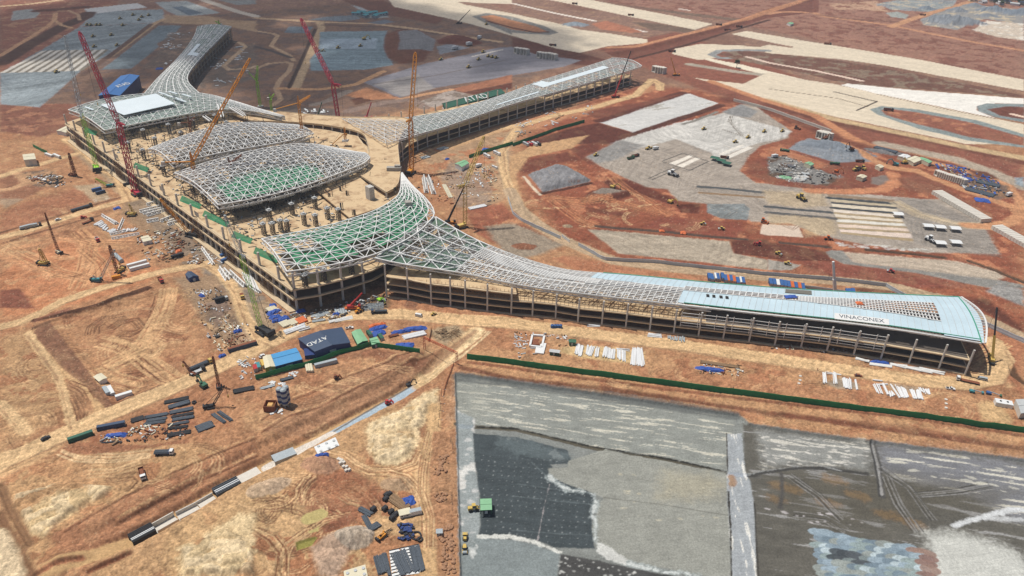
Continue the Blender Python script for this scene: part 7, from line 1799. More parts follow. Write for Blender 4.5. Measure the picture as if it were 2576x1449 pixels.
for lab,c in (('yellow roller on the dark red ramp',(75,1105,135,1125)),('yellow roller on the grey strip below the dark red ramp',(158,1208,238,1222))): put('rol_y',None,'road_roller',(3,1),c,lab,'roller',sc=1.1)
put('rol_r',roller(M_REDP),'road_roller',(3,1),(1270,1298,1188,1282),'red roller on the smooth maroon strip at the right','roller',sc=1.1)
put('doz_r',dozer(M_REDP),'bulldozer',(2,1),(2510,1028,2440,1012),'red bulldozer on the dark red strip','bulldozer',sc=1.3)
put('doz_o',dozer(M_ORA),'bulldozer',(2,1),(2495,778,2572,800),'orange bulldozer by the pink concrete pad','bulldozer',sc=1.4)
put('grader_y',grader(M_YEL),'motor_grader',(2,1),(1345,62,1412,45),'yellow grader on the pale grey yard','grader',sc=1.2)
put('t_wh3',None,'box_truck',(2,1),(1425,62,1462,55),'white truck beside the yellow grader','truck',sc=1.0)
put('pav_w',loader(M_WPT),'paving_machine',(2,1),(1562,302,1662,330),'big white paving machine near the slab strips','paver',sc=1.8)
put('exc_y',None,'excavator',(2,1),(975,440,1052,455),'yellow excavator on top of the brown spoil mound','excavator',sc=1.3)
put('exc_y',None,'excavator',(2,1),(1550,580,1640,612),'yellow excavator at the lip of the dark red cut','excavator',sc=1.3)
put('exc_t',excavator(M_TEA),'excavator',(3,1),(1325,222,1235,208),'teal excavator on the orange terrace','excavator',sc=1.4)
put('exc_r',excavator(M_RUSTB),'excavator',(3,1),(520,25,600,10),'dark red excavator digging the grey gravel heap','excavator',sc=1.3)
put('exc_up',excavator(M_RUSTB,2.0),'excavator',(3,1),(850,95,805,95),'dark excavator with raised arm between the gravel heaps','excavator',sc=1.3)
put('exc_o',excavator(M_ORA),'excavator',(3,1),(640,275,735,292),'orange excavator behind the grey rubble','excavator',sc=1.1)
put('ld_y',loader(M_YEL),'wheel_loader',(3,1),(290,535,370,578),'yellow loader on the tan dust of the grey yard','loader',sc=1.8)
put('ld_y',None,'wheel_loader',(3,1),(845,275,920,262),'yellow loader at the screening plant','loader',sc=1.4)
put('ld_y',None,'wheel_loader',(3,1),(985,272,915,240),'pale yellow loader next to the cream hut','loader',sc=1.4)
put('ld_o',loader(M_ORA),'wheel_loader',(3,1),(560,962,640,968),'orange loader below the pink concrete pad','loader',sc=1.2)
put('pav_w',None,'paving_machine',(3,1),(1580,955,1672,1000),'dusty white paving machine left of the two lower canopies','paver',sc=1.6)
for lab,c in (('yellow roller on the white grey yard near the culvert',(1905,1310,1955,1300)),('yellow roller at the corner of the grey yard track',(2350,1395,2400,1380)),('dark roller at the right of the light grey yard',(2515,1338,2560,1322)),('black roller on the lower light grey yard',(2205,1440,2290,1432))): put('rol_y',None,'road_roller',(2,0),c,lab,'roller',sc=1.25)
put('rol_y',None,'road_roller',(3,0),(120,1335,165,1315),'yellow roller at the right tip of the pale grey yard','roller',sc=1.25)
put('doz_b',dozer(M_RUSTB),'bulldozer',(3,0),(255,1288,320,1305),'brown bulldozer below the long white kerb wall','bulldozer',sc=1.5)
put('ld_y',None,'wheel_loader',(1,3),(2138,768,2248,752),'yellow loader beside the pale green hut on the apron','loader',sc=1.1)
put('rol_y',None,'road_roller',(1,3),(2102,1085,2104,985),'yellow roller on the grey apron edge, upper of two','roller',sc=.95)
put('rol_y',None,'road_roller',(1,3),(2098,1110,2100,1218),'yellow roller on the grey apron edge, lower of two','roller',sc=.95)
put('doz_r',None,'bulldozer',(1,2),(1282,1115,1368,1080),'red and dark bulldozer driving on the blue grey trench floor','bulldozer',sc=1.05)
put('exc_k',excavator(M_BLK),'excavator',(1,2),(1500,925,1570,895),'dark excavator at the edge of the trench floor','excavator',sc=.85)
put('doz_b',None,'bulldozer',(1,2),(785,925,840,905),'dark brown bulldozer on the churned bank','bulldozer',sc=1.0)
put('exc_g',excavator(M_GRN),'excavator',(0,2),(2120,1050,1985,945),'dark green excavator with arm stretched to the tan road','excavator',sc=1.25)
put('doz_r',None,'bulldozer',(0,1),(810,760,862,742),'red bulldozer behind the brown flatbed truck','bulldozer',sc=1.0)
put('ld_or2',loader(M_AMB),'wheel_loader',(1,2),(1005,260,1062,235),'amber loader under the red truck crane','loader')
put('exc_l',excavator(M_LIME),'excavator',(1,2),(1225,125,1270,150),'lime excavator in the shade of the hall corner','excavator')
put('ld_b',loader(M_YEL),'wheel_loader',(1,2),(1768,278,1805,268),'little yellow loader in front of the curved pier','loader',sc=.7)
for lab,a,b_ in (('teal boom lift folded flat by the pier end, left of two',(2030,1045),(2165,1068)),('blue boom lift with green basket by the pier end, right of two',(2195,1060),(2350,1100))):
    l,rz,L_=seat((3,2),*a,*b_); r=empty('boom_lift',l,lab,'boom lift',None,rz)
    MB().box(-L_*.36,0,1.0,2.6,2.2,1.2).build('base',M_TEA if 'teal' in lab else M_BLU,r,world=False); MB().bar((-L_*.3,0,2),(L_*.36,0,1.2),.45).build('boom',M_GALV,r,world=False)
    MB().box(L_*.42,0,1.1,1.0,1.9,1.1).build('basket',M_GRN if 'green' in lab else M_TEA,r,world=False)
    for sx in (-1,1):
        for sy in (-1,1):
            n_,me,_=wheel(-L_*.36+sx*1.0,sy*1.05,.45,.35); o=bpy.data.objects.new('wheel',me); COL.objects.link(o); o.parent=r
# machines out on the taxiways
for i,(cell,x,y,lab) in enumerate((((2,0),1610,522,'brown truck on the cream taxiway stub'),((2,0),410,462,'brown truck at the edge of the shaded taxiway'),((2,0),2080,255,'dark truck on the orange bank road'),((2,0),1195,158,'dark truck on the upper runway'),((2,0),630,42,'dark truck at the runway far edge'),((3,0),1555,155,'dark truck on the tan road by the grey heaps'),((3,0),600,448,'small dark truck on the wide right runway'),((3,0),1210,1115,'orange truck inside the grey looped island'),((2,0),2285,275,'red truck in the dark red cutting'),((2,0),2170,292,'black truck in the dark red cutting'))):
    put('t_dmpb',None,'dump_truck',cell,(x-22,y-2,x+22,y+3),lab,'truck',sc=1.3)
# ================================================================ CONTAINERS AND CABINS
def cont(key,m,L_,cell,c,lab,top=None,dz=0,group=None,cat='container'): return put(key,container(m,L_,top),'shipping_container',cell,c,lab,cat,group,dz=dz)
cont('k_green',M_DGSH,12.2,(0,3),(750,85,880,40),'dark green container at the roadside by the pipe yard')
cont('k_slate',M_NAVY,14,(0,2),(1005,1425,1240,1380),'slate blue container along the road above the pipe yard')
cont("k_white",M_WPT,9,(0,2),(1185,1085,1300,1050),"white container lying nearest the tan road in the basin corner")
cont('k_white2',M_WPT,9,(0,2),(1085,975,1140,1075),'white container pointing down the basin bank, middle of the corner group')
cont('k_ltb',M_GALV,8,(0,2),(1045,1000,1095,1075),'light blue grey container beside the middle white one')
put('cab_w',cabin(M_WPT,M_CREAM,6.5,4.2,3),'site_cabin',(0,2),(985,895,1045,945),'white cabin with a dark water tank at the top of the basin corner group','cabin')
cont('k_open',M_NAVY,18,(0,2),(2330,640,2555,575),'long slate container with rusty end by the tan road',top=M_RUSTB)
cont('k_grey',M_GALV,14,(1,2),(610,800,800,752),'grey container below the dark green hoarding')
cont('k_yel',M_YEL,7,(1,2),(55,730,95,830),'yellow container left of the cream lean-to')
cont('k_teal',M_TEA,6,(1,2),(15,770,40,840),'teal container left of the yellow one')
cont('k_red',M_REDP,5,(1,2),(-10,800,5,850),'red container end left of the teal one')
cont('k_dg',M_DGSH,6,(1,2),(1125,452,1160,500),'small bottle green container between the pale green sheds'); cont('k_dg',M_DGSH,6,(1,2),(1238,480,1280,540),'small bottle green container right of the smaller green shed')
cont('k_blk',M_BLK,9,(0,1),(1258,425,1332,405),'black container beside the crimson crane foot'); cont('k_blk',M_BLK,9,(0,1),(1745,1150,1830,1125),'black container by the orange tarpaulin')
cont('k_blu',M_BLU,8,(0,1),(940,480,1012,462),'blue container on the pale yard near the crimson crane'); cont('k_slate2',M_NAVY,8,(0,1),(975,510,1055,488),'slate container in front of the blue one')
cont('k_blu',M_BLU,6,(0,1),(2225,1140,2310,1110),'blue container at the hall foot, upper of two'); cont('k_blu',M_BLU,6,(0,1),(2240,1190,2315,1160),'blue container at the hall foot, lower of two')
cont('k_wl',M_WPT,14,(0,1),(1298,1240,1465,1195),'long white box beam below the cream hut, upper of two',cat='box beam'); cont('k_wl',M_WPT,14,(0,1),(1328,1275,1490,1232),'long white box beam below the cream hut, lower of two',cat='box beam')
cont('k_wl2',M_WPT,12,(0,1),(455,105,535,135),'white container beside the dark green hoarding, left of two'); cont('k_wl2',M_WPT,12,(0,1),(545,122,610,150),'white container beside the dark green hoarding, right of two')
cont('k_oc',M_AMB,6,(0,1),(1125,1360,1220,1340),'ochre container in front of the red brown piling rig')
cont('k_wsh',M_WPT,6,(1,3),(1535,838,1672,808),'white roofed container at the foreground rebar yard',top=M_GALV)
put('cab_w',None,'site_cabin',(1,3),(1465,845,1530,830),'dusty cabin joined to the white container in the rebar yard','cabin',sc=.8)
put('cab_s',cabin(M_STEEL,M_GALV,2.4,2,2.2,.2),'guard_cabin',(1,3),(1825,1030,1866,1028),'tiny grey guard cabin at the boulder rows','cabin')
put('cab_g',cabin(M_GRN,M_GRN,4.2,3,2.8,.5),'site_cabin',(2,2),(576,565,636,568),'dark green cabin at the head of the white pipe rows','cabin')
put('cab_g2',cabin(M_DGSH,M_STEEL,6,2.6,2.6,.15),'water_cabin',(2,2),(380,660,475,672),'long green cabin with grey deck by the white foundation','cabin')
for k,x in enumerate((405,435,462,488)):
    c0=W2((2,2),x,395)[0]; r=place('barrel',lambda: [('tank',MB().lathe([(.2,0),(1.15,.1),(1.2,2.0),(1.0,2.3),(.3,2.5)],14).mesh('tank',M_BLU),[('lid',MB().lathe([(.3,2.5),(.3,2.65)],8).mesh('lid',M_BLK))])],'water_tank',(*c0,gz(*c0)),0,'blue water tank in the row of four beside the haul road','water tank','four blue water tanks')
for k,(x,y) in enumerate(((1560,832),(1680,845),(1830,858),(1680,1005),(1835,1000),(1258,710))):
    put('canopy_w',canopy(M_WPT,8.5,7,3),'work_canopy',(3,1),(x,y+14,x+88,y+20),('white canopy at the left of the upper three','white canopy in the middle of the upper three','white canopy at the right of the upper three','white canopy at the left of the lower two','white canopy at the right of the lower two','grey white canopy straddling the striped paving bays')[k],'canopy','canopies on the grey paving yard')
for k,(x,y) in enumerate(((2005,160),(2070,185),(2125,210))):
    put('canopy_g',canopy(M_DGSH,8.5,7.5,3),'work_canopy',(2,1),(x,y-2,x+66,y+12),('bottle green canopy at the left of three','bottle green canopy in the middle of three','bottle green canopy at the right of three')[k],'canopy','green canopies on the grey yard')
bx_=[(1978,1352),(2005,1360),(2046,1350),(2064,1356),(2110,1352),(2140,1370),(2168,1372),(2196,1375),(2225,1382),(2262,1392),(2300,1390),(2318,1396)]
for k in range(22):
    if k<12: cell,(x,y)=(2,1),bx_[k]
    else: cell,x,y=(3,1),20+(k-12)*36,1402+(k-12)*6
    ci=(0,0,2,0,0,0,1,0,1,0,2,0)[k % 12]
    put(('k_bl','k_or','k_wt')[ci],container((M_BLU,M_ORA,M_WPT)[ci],9),'shipping_container',cell,(x,y-26,x+10,y+26),('blue','orange','white')[ci]+' container in the row behind the pale blue pier roof','container','containers behind the near pier')
for k,x in enumerate((790,818,848)): cont('k_bl',M_BLU,9,(3,2),(x,40,x+10,85),'blue container at the right end behind the pier roof',group='blue containers at the pier rear')
for k in range(13):
    x,y=1700+k*22,320+k*7
    put('culvert',culvertbox(),'culvert_box',(3,1),(x-8,y-6,x+10,y+6),'hollow precast culvert box in the row beside the orange track','culvert box','culvert boxes on the terrace',2.2)
for cell,lst,lab in (((2,0),((50,535),(85,540),(120,545),(145,550)),'white precast box by the violet apron, left stack'),((2,0),((280,580),(310,585),(338,588)),'white precast box by the violet apron, middle stack'),((2,0),((375,590),(402,595),(428,600)),'white precast box by the violet apron, right stack'),((2,0),((1440,725),(1465,730),(1490,733),(1515,738)),'white precast box left of the amber truck crane'),((3,0),((525,1395),(550,1400),(575,1405),(598,1410)),'white precast box at the end of the white kerb wall')):
    for x,y in lst: put('culvert',None,'precast_box',cell,(x-10,y-4,x+10,y+4),lab,'precast box',lab.replace('white precast box','precast boxes'),3.4)
for cell,a,b_,lab,rz in (((3,1),(1690,500),(2190,790),'long white roofed culvert run on the right bank',0),((3,1),(2290,850),(2700,1080),'white roofed culvert run leaving the right edge',0)):
    l,rz,L_=seat(cell,*a,*b_); r=empty('culvert_run',l,lab,'culvert',None,rz); n=int(L_/3)
    for k in range(min(n,60)): x=-L_/2+L_*(k+.5)/min(n,60); MB().box(x,0,1.8,L_/min(n,60)-.35,11,3.6).build('box_section',M_PRE,r,world=False)
# ================================================================ MATERIAL STACKS
def pipes(cell,a0,a1,b0,b1,n,label,grp,r=.32,m=None,cat='pipe',name='steel_pipe',jit=.3,rows=1):
    for k in range(n):
        f=(k+.5)/n; rn=random.Random(k+int(a0[0]))
        p=(a0[0]+(a1[0]-a0[0])*f+rn.uniform(-4,4),a0[1]+(a1[1]-a0[1])*f+rn.uniform(-9,9)*jit*3); q=(b0[0]+(b1[0]-b0[0])*f+rn.uniform(-4,4),b0[1]+(b1[1]-b0[1])*f+rn.uniform(-9,9)*jit*3)
        l,rz,L_=seat(cell,*p,*q); rr=r*rn.uniform(.8,1.2)
        b=MB().tube((-L_/2,0,rr+.02),(L_/2,0,rr+.02),rr,8)
        one(b.mesh(name,m or M_PIPE),name,l,rz,label,cat,grp)
T=(2,2)
pipes(T,(625,665),(700,690),(650,568),(722,590),13,'white steel pipe in the leftmost stack below the green cabin','pipes in the leftmost stack')
pipes(T,(742,672),(795,690),(752,585),(835,595),10,'white steel pipe in the second stack from the green cabin','pipes in the second stack')
pipes(T,(830,690),(868,700),(842,605),(880,610),4,'white steel pipe in the narrow third stack','pipes in the third stack')
pipes(T,(905,690),(1030,715),(925,600),(1040,615),13,'white steel pipe in the fourth stack, some pinkish','pipes in the fourth stack')
pipes(T,(1060,715),(1140,745),(1055,620),(1140,640),10,'white steel pipe in the fifth stack under one crosswise pipe','pipes in the fifth stack')
pipes(T,(1190,775),(1335,790),(1205,610),(1310,610),20,'white steel pipe in the big stack nearest the open ground','pipes in the last stack',jit=.5)
pipes(T,(1050,605),(1050,625),(1185,620),(1185,640),2,'white pipe laid crosswise over the fifth stack','crosswise pipes')
pipes(T,(1370,460),(1365,490),(1500,470),(1510,505),6,'white beam lying on the far side of the haul road','beams by the haul road',m=M_PIPE,cat='beam',name='steel_beam')
pipes(T,(1560,480),(1740,500),(1562,515),(1742,545),13,'grey galvanised beam in the short cross stack by the haul road','galvanised beams',m=M_GALV,cat='beam',name='steel_beam',r=.4)
pipes(T,(760,358),(755,385),(890,375),(888,400),4,'thin white beam at the pier foot','thin beams at the pier foot',cat='beam',name='steel_beam')
U=(3,2)
pipes(U,(550,960),(595,962),(545,862),(580,850),4,'white beam of the left square frame beside the maroon car','beams of the left frame',cat='beam',name='steel_beam')
pipes(U,(660,965),(695,965),(650,855),(685,850),4,'white beam of the right square frame beside the maroon car','beams of the right frame',cat='beam',name='steel_beam')
pipes(U,(590,850),(590,868),(735,872),(735,888),2,'white beam closing the tops of the two frames','closing beams',cat='beam',name='steel_beam')
pipes(U,(765,1005),(845,1020),(748,905),(835,922),8,'white pipe in the row right of the two frames','pipes right of the frames',r=.42)
pipes(U,(885,1020),(910,1030),(862,922),(890,930),2,'white pipe standing apart right of the row','pipes standing apart')
pipes(U,(1090,1060),(1165,1075),(1045,970),(1120,980),4,'white pipe in the spaced row left of the thick one','spaced pipes',r=.36)
pipes(U,(1200,1080),(1210,1082),(1150,965),(1165,965),1,'single thick white pipe between the rows','thick single pipe',r=.75)
pipes(U,(1230,1095),(1275,1090),(1215,1045),(1250,1045),5,'short white pipe below the long thin ones','short pipes')
pipes(U,(1320,1110),(1335,1110),(1220,962),(1250,985),3,'long thin white pipe sloping across the pipe field','long thin pipes',r=.25)
pipes(U,(1340,1100),(1420,1110),(1275,985),(1385,1020),12,'white pipe in the dense middle of the pipe field','dense middle pipes')
pipes(U,(1460,1110),(1500,1115),(1425,1022),(1465,1030),5,'white pipe in the tidy bundle right of the dense middle','tidy bundle pipes',r=.4)
pipes(U,(1505,1120),(1560,1128),(1488,1035),(1530,1040),5,'white pipe in the broad flat bundle','broad bundle pipes',r=.5)
pipes(U,(1530,1045),(1640,1078),(1505,1005),(1620,1020),10,'short white pipe at the right tip of the pipe field','right tip pipes')
pipes(U,(1055,925),(1055,940),(1148,940),(1146,950),1,'white pipe alone by the haul road edge','pipe alone',r=.5)
pipes(U,(1085,970),(1085,975),(1200,965),(1200,978),2,'white pipe crossing the head of the spaced row','crossing pipes',r=.4)
for a,b_,c,d,n in (((880,705),(875,722),(1020,730),(1015,742),4),((1025,760),(1020,772),(1250,785),(1240,800),5),((1230,760),(1225,780),(1400,790),(1390,812),6),((1380,795),(1390,820),(1530,820),(1530,850),7),((1520,810),(1510,835),(1640,830),(1650,862),6),((1630,830),(1640,855),(1780,850),(1760,880),6)):
    pipes(U,a,b_,c,d,n,'white cladding panel lying along the pier foot','white panels along the pier foot',r=.45,m=M_WHITE,cat='panel',name='cladding_panel')
V=(0,1)
pipes(V,(935,810),(1070,880),(1020,775),(1090,850),12,'white pipe in the row left of the white V shaped trusses','pipes left of the trusses',r=.6)
pipes(V,(1075,880),(1110,905),(1150,855),(1180,885),8,'white pipe in the lower left bundle by the trusses','lower left pipes',r=.6)
pipes(V,(1230,890),(1370,880),(1235,870),(1390,850),9,'white pipe in the slanting fan below the trusses','fanned pipes',r=.6)
def truss(cell,a,b_,lab,s=1.8,w=.6,grp=None,m=None):
    l,rz,L_=seat(cell,*a,*b_); return one(trussmesh(L_,s,w,m),'roof_truss',l,rz,lab,'truss',grp)
for k,(a,b_) in enumerate((((1480,625),(1800,530)),((1410,692),(1820,590)),((1440,710),(1815,625)),((1480,732),(1800,645)),((1620,790),(1920,672)),((1690,822),(2042,720)),((1700,640),(1830,585)),((1480,792),(1600,770)),((1700,800),(1900,725)))):
    truss(V,a,b_,'long white truss lying in the row at the hall face',2.4,.95,'white trusses laid at the hall face')
truss(V,(1030,722),(1165,810),'white truss leg of the V, left'); truss(V,(1195,868),(1240,762),'white truss leg of the V, right'); truss(V,(1120,955),(1405,905),'long low white truss under the fanned pipes'); truss(V,(1110,920),(1260,880),'shorter white truss left under the fanned pipes'); truss(V,(1050,735),(1185,805),'second white truss beside the left leg of the V')
for a,b_,lab in (((2215,1258),(2290,1372),'big white truss by the hall corner, left of three'),((2260,1275),(2330,1350),'big white truss by the hall corner, middle of three'),((2320,1300),(2470,1440),'big white truss by the hall corner, right of three')): truss(V,a,b_,lab,2.8,.9)
for k in range(7): truss(V,(2440+k*16,1310+k*6),(2520+k*16,1440+k*10),'white truss piece in the tangled heap at the hall corner',1.8,.6,'tangled truss pieces')
truss(V,(2035,1050),(2150,1215),'white truss leaning on dark trestles'); truss((1,1),(1690,345),(1715,495),'white ladder truss in the middle yard, left of two',3.6,.8); truss((1,1),(1735,345),(1790,510),'white ladder truss in the middle yard, right of two',3.6,.8)
for k in range(4): truss((1,0) if k<0 else (1,2),(1080+k*4,185+k*14),(1285,165+k*14),'dark grey truss stacked near the red truck crane',1.4,.3,'dark trusses near the red crane',M_GALV)
for k,(a,b_) in enumerate((((560,290),(735,245)),((600,300),(740,262)),((565,345),(700,322)),((735,350),(905,300)),((740,340),(970,290)),((790,340),(975,305)))):
    l,rz,L_=seat((1,2),*a,*b_); b=MB()
    for j in range(4): b.bar((-L_/2,-.9+j*.6,.35),(L_/2,-.9+j*.6,.35),.42)
    one(b.mesh('beam_bundle',M_GALV if k<3 else M_WHITE),'beam_bundle',l,rz,('grey beam bundle stacked at the hall corner' if k<3 else 'white beam bundle at the tan road bend'),'beams','grey bundles at the hall corner' if k<3 else 'white bundles at the road bend')
for k,(x0,y0,x1,y1) in enumerate(((795,215,812,260),(820,212,838,262),(846,208,862,265),(870,206,886,262),(895,210,910,255))):
    l,rz,L_=seat((1,2),x0,y0,x1,y1); one(MB().box(0,0,.5,L_,1.4,.9).mesh('form_panel',M_GALV),'formwork_stack',l,rz,'grey formwork stack in the row beside the beam bundles','formwork','formwork stacks')
pipes((1,2),(275,440),(300,470),(490,365),(500,395),8,'white tube in the pile below the timber boards','tubes below the boards',r=.55)
pipes((1,2),(430,430),(430,445),(540,395),(545,410),3,'white tube in the short pile at the road','short pile tubes',r=.5)
for k,(x,y,m,lab) in enumerate(((290,365,M_CREAM,'pale board stack on the yard, left of three'),(375,345,M_CREAM,'pale board stack on the yard, middle of three'),(455,330,M_OTARP,'orange tan board stack on the yard, right of three'),(160,215,M_CREAM,'pale board stack above the blue tarpaulins'))):
    l,rz,L_=seat((1,2),x-45,y+20,x+45,y-15); b=MB()
    for j in range(5): b.box(0,-3+j*1.4,.6,L_*.95,1.2,1.1)
    one(b.mesh('board_stack',m),'board_stack',l,rz,lab,'boards')
def sheetpile(cell,c,w,lab,m=None,h=1.6,seed=0,grp=None):
    l,rz,L_=seat(cell,*c); return one(tarp(L_,w,h,seed,m),'tarpaulin',l,rz,lab,'tarpaulin',grp)
SP=[((1,2),(110,270,250,215),5,'blue tarpaulin heap at the hall corner, topmost'),((1,2),(130,310,250,280),5,'blue tarpaulin heap at the hall corner, left'),((1,2),(215,330,330,290),6,'blue tarpaulin heap at the hall corner, right'),((1,2),(130,185,210,170),5,'blue tarpaulin against the hall corner column'),((1,2),(395,245,500,225),4.5,'blue tarpaulin over grey beams at the hall front'),((1,2),(160,345,230,330),3,'lowest blue tarpaulin scrap by the boards'),
      ((1,2),(1145,425,1320,385),4.5,'blue tarpaulin in front of the orange one'),((1,2),(1165,475,1300,440),6,'large blue tarpaulin behind the small green containers'),((1,2),(1360,460,1550,432),3.5,'flat blue tarpaulin left of the navy one'),((1,2),(1490,420,1720,402),4.5,'faded navy tarpaulin by the timber pile',),((1,2),(1405,590,1590,585),7,'bright blue tarpaulin behind the short hoarding'),((1,2),(770,275,850,262),3.5,'blue tarpaulin among the formwork stacks'),
      ((2,2),(1835,800,2150,838),4,'long blue tarpaulin over bars on the open ground'),((3,2),(1030,742,1230,765),3.6,'royal blue tarpaulin along the pier foot'),((1,3),(598,262,735,245),2.6,'blue tarpaulin under the white pile cap'),((1,3),(1470,720,1600,680),6,'crumpled blue tarpaulin in the rebar yard'),((1,1),(2275,50,2360,55),7,'blue tarpaulin by the buses'),((1,1),(1905,160,1945,150),4,'little blue tarpaulin in the middle yard'),
      ((3,1),(1900,345,2060,360),9,'blue tarpaulin on the far right terrace'),((3,1),(2080,560,2235,580),10,'blue tarpaulin on the round gravel spread at far right'),((0,2),(2200,700,2280,675),3,'small blue tarpaulin by the white cabin'),((0,2),(2340,460,2440,430),3.5,'crumpled blue tarpaulin in the material yard'),((0,0),(1565,695,1640,690),9,'blue tarpaulin in the shade near the far pier'),((0,2),(2010,70,2050,95),3,'blue tarpaulin at the board yard'),((0,3),(1050,45,1280,25),4,'faded blue tarpaulin strip in the pipe yard'),((0,1),(1060,160,1110,150),5,'blue tarpaulin by the far hall face'),((0,1),(1140,660,1215,640),5,'blue tarpaulin at the road fork')]
for k,s in enumerate(SP): sheetpile(s[0],s[1],s[2],s[3],None,1.5,k)
sheetpile((1,2),(1135,392,1310,360),4,'orange tarpaulin beside the blue ones near the tan road',M_OTARP,1.5,40); sheetpile((0,1),(1765,1085,1830,1075),5,'orange tarpaulin heap in the left yard',M_OTARP,1.5,41)
sheetpile((2,1),(1480,870,1535,872),4,'orange tarpaulin over the long drain, left of two',M_OTARP,.8,42); sheetpile((2,1),(1695,890,1755,895),5,'orange tarpaulin over the long drain, right of two',M_OTARP,1.2,43); sheetpile((3,1),(105,330,240,345),8,'green tarpaulin on the rubble yard',M_GSH,1.2,44)
sheetpile((3,2),(178,85,285,80),4,'red and blue tarpaulin scrap on the pale roof',M_BTARP,.5,45).location.z=24.2; sheetpile((3,2),(888,150,955,155),4,'orange tarpaulin on the pale roof',M_OTARP,.8,46).location.z=24.0
for nm in ('red and blue','orange tarpaulin on the pale'):
    for o in COL.objects:
        if o.get('label','').startswith(nm): px_=(644*3+230/4,724.5+85/4) if nm[0] == 'r' else (644*3+922/4,724.5+152/4); g=G(*px_,24.2); o.location=g
# rebar and pipe yard
RB=[((1655,1160,1895,1110),3.2),((1700,1210,1910,1150),3.4),((1710,1265,1940,1220),3),((1730,1300,1945,1262),2),((1735,1335,1950,1300),2.4),((1460,1310,1690,1270),2.6),((1320,1340,1445,1305),4),((1480,1340,1680,1310),2.4),((1450,1375,1660,1350),2),((2350,1050,2555,1010),4),((2140,1270,2260,1355),2.2),((2200,1250,2330,1340),2.2),((1690,1490,1920,1450),3),((1700,1385,1900,1350),2),((1985,1430,2140,1370),6),((1690,1420,1890,1395),2)]
rlab=['topmost','second from top','third from top','fourth from top','fifth from top','wide upper middle','short blocky left','lower middle','lowest middle','large flat dark','slanting left one of the sand pad','slanting right one of the sand pad','long dark bottom','narrow lower right','dense grid like','thin lowest right']
for k,(c,w_) in enumerate(RB):
    l,rz,L_=seat((0,2),*c); one(rebarpile(L_,w_,.9,M_REBAR if k % 3 else M_BLK,9,k),'rebar_bundle',l,rz,rlab[k]+' dark steel bar stack of the left pipe yard','rebar')
for k,(c,w_,lab) in enumerate((((1335,650,1520,780),5,'rusty bar stack beside the blue tarpaulin in the rebar yard'),((1425,1205,1530,1420),7,'big blue grey bar stack on the white slab, left'),((1590,1150,1650,1400),5,'blue grey bar stack on the white slab, right'),((1085,850,1165,1000),2.6,'slate pipe stack left of the black boxes'),((1140,990,1240,930),3.5,'short slate pipe stack at the small yellow crane'),((1040,775,1160,840),3,'grey green sheet stack left of the black boxes'),((1250,1240,1300,1410),3,'dark bar stack at the slab left side'),((1200,1250,1250,1430),2,'second dark bar stack at the slab left side'),((1295,1220,1345,1449),1.6,'thin long bar stack along the slab left edge'))):
    l,rz,L_=seat((1,3),*c); one(rebarpile(L_,w_,1.0,M_TIMB if 'rusty' in lab else M_REBAR,10,k+30),'rebar_bundle',l,rz,lab,'rebar')
for k,(cell,c,w_,m,lab) in enumerate((((2,2),(1900,745,2280,800),3,M_TIMB,'brown timber bars above the long blue tarpaulin'),((1,2),(1340,495,1430,475),2.5,M_RUSTB,'dark brown beams by the tarpaulins'),((3,1),(1990,455,2270,530),9,M_REBAR,'slate rebar field on the far right terrace'),((3,1),(1070,45,1290,100),8,M_REBAR,'dark pipe stack beside the upper gravel bank'),((1,2),(250,935,370,905),2.6,M_REBAR,'dark pipe stack under the hoarding'),((1,2),(45,1020,180,985),2.2,M_GALV,'pale grey pipe stack near the silos'),((3,1),(2100,380,2330,430),9,M_REBAR,'slate bar stack on the far right terrace rear'),((0,3),(1020,110,1230,102),.6,M_REBAR,'single thin bars at the pipe yard floor'),((1,2),(1480,505,1700,455),5,M_PIPE,'white pipe pile in front of the navy tarpaulin'),((1,1),(1890,415,1960,545),4,M_CREAM,'pale beam stack in the middle yard'),((1,1),(2145,655,2310,620),5,M_PIPE,'white sheet stack in the middle yard'),((1,1),(1835,60,1920,35),7,M_GALV,'grey beam stack by the curved middle pier'),((1,1),(1665,145,1740,125),6,M_GALV,'grey beam stack at the amber crane'))):
    l,rz,L_=seat(cell,*c); one(rebarpile(L_,w_,1.0,m,10,k+50),'bar_stack',l,rz,lab,'bars')
for k,(x,y) in enumerate(((515,795),(540,795),(562,795))):
    l,rz,L_=seat((1,2),x-8,y-10,x+8,y+62); one(MB().tube((-L_/2,0,.9),(L_/2,0,.9),.9,12).mesh('casing',M_CREAM),'pile_casing',l,rz,'tan steel casing lying below the hoarding','casing','tan casings')
l,rz,L_=seat((0,1),1165,1130,1230,1195); one(MB().tube((-L_/2,0,1.6),(L_/2,0,1.6),1.6,16).mesh('cylinder_tank',M_GALV),'steel_cylinder',l,rz,'silver ribbed cylinder lying by the red brown piling rig','cylinder')
# timber pile
rn=random.Random(3)
for k in range(46):
    x,y=rn.uniform(1790,2040),0; y=rn.uniform(430,520) if x<1960 else rn.uniform(420,470); l,rz,L_=seat((1,2),x,y,x+rn.uniform(20,60),y+rn.uniform(-30,30))
    l=(l[0],l[1],l[2]+rn.uniform(0,1.2)); one(MB().tube((-L_/2,0,.25),(L_/2,0,.25+rn.uniform(-.1,.4)),.22,6).mesh('timber',M_TIMB),'timber_log',l,rz,'old grey brown timber thrown on the pile beside the orange mesh','timber','timbers of the pile')
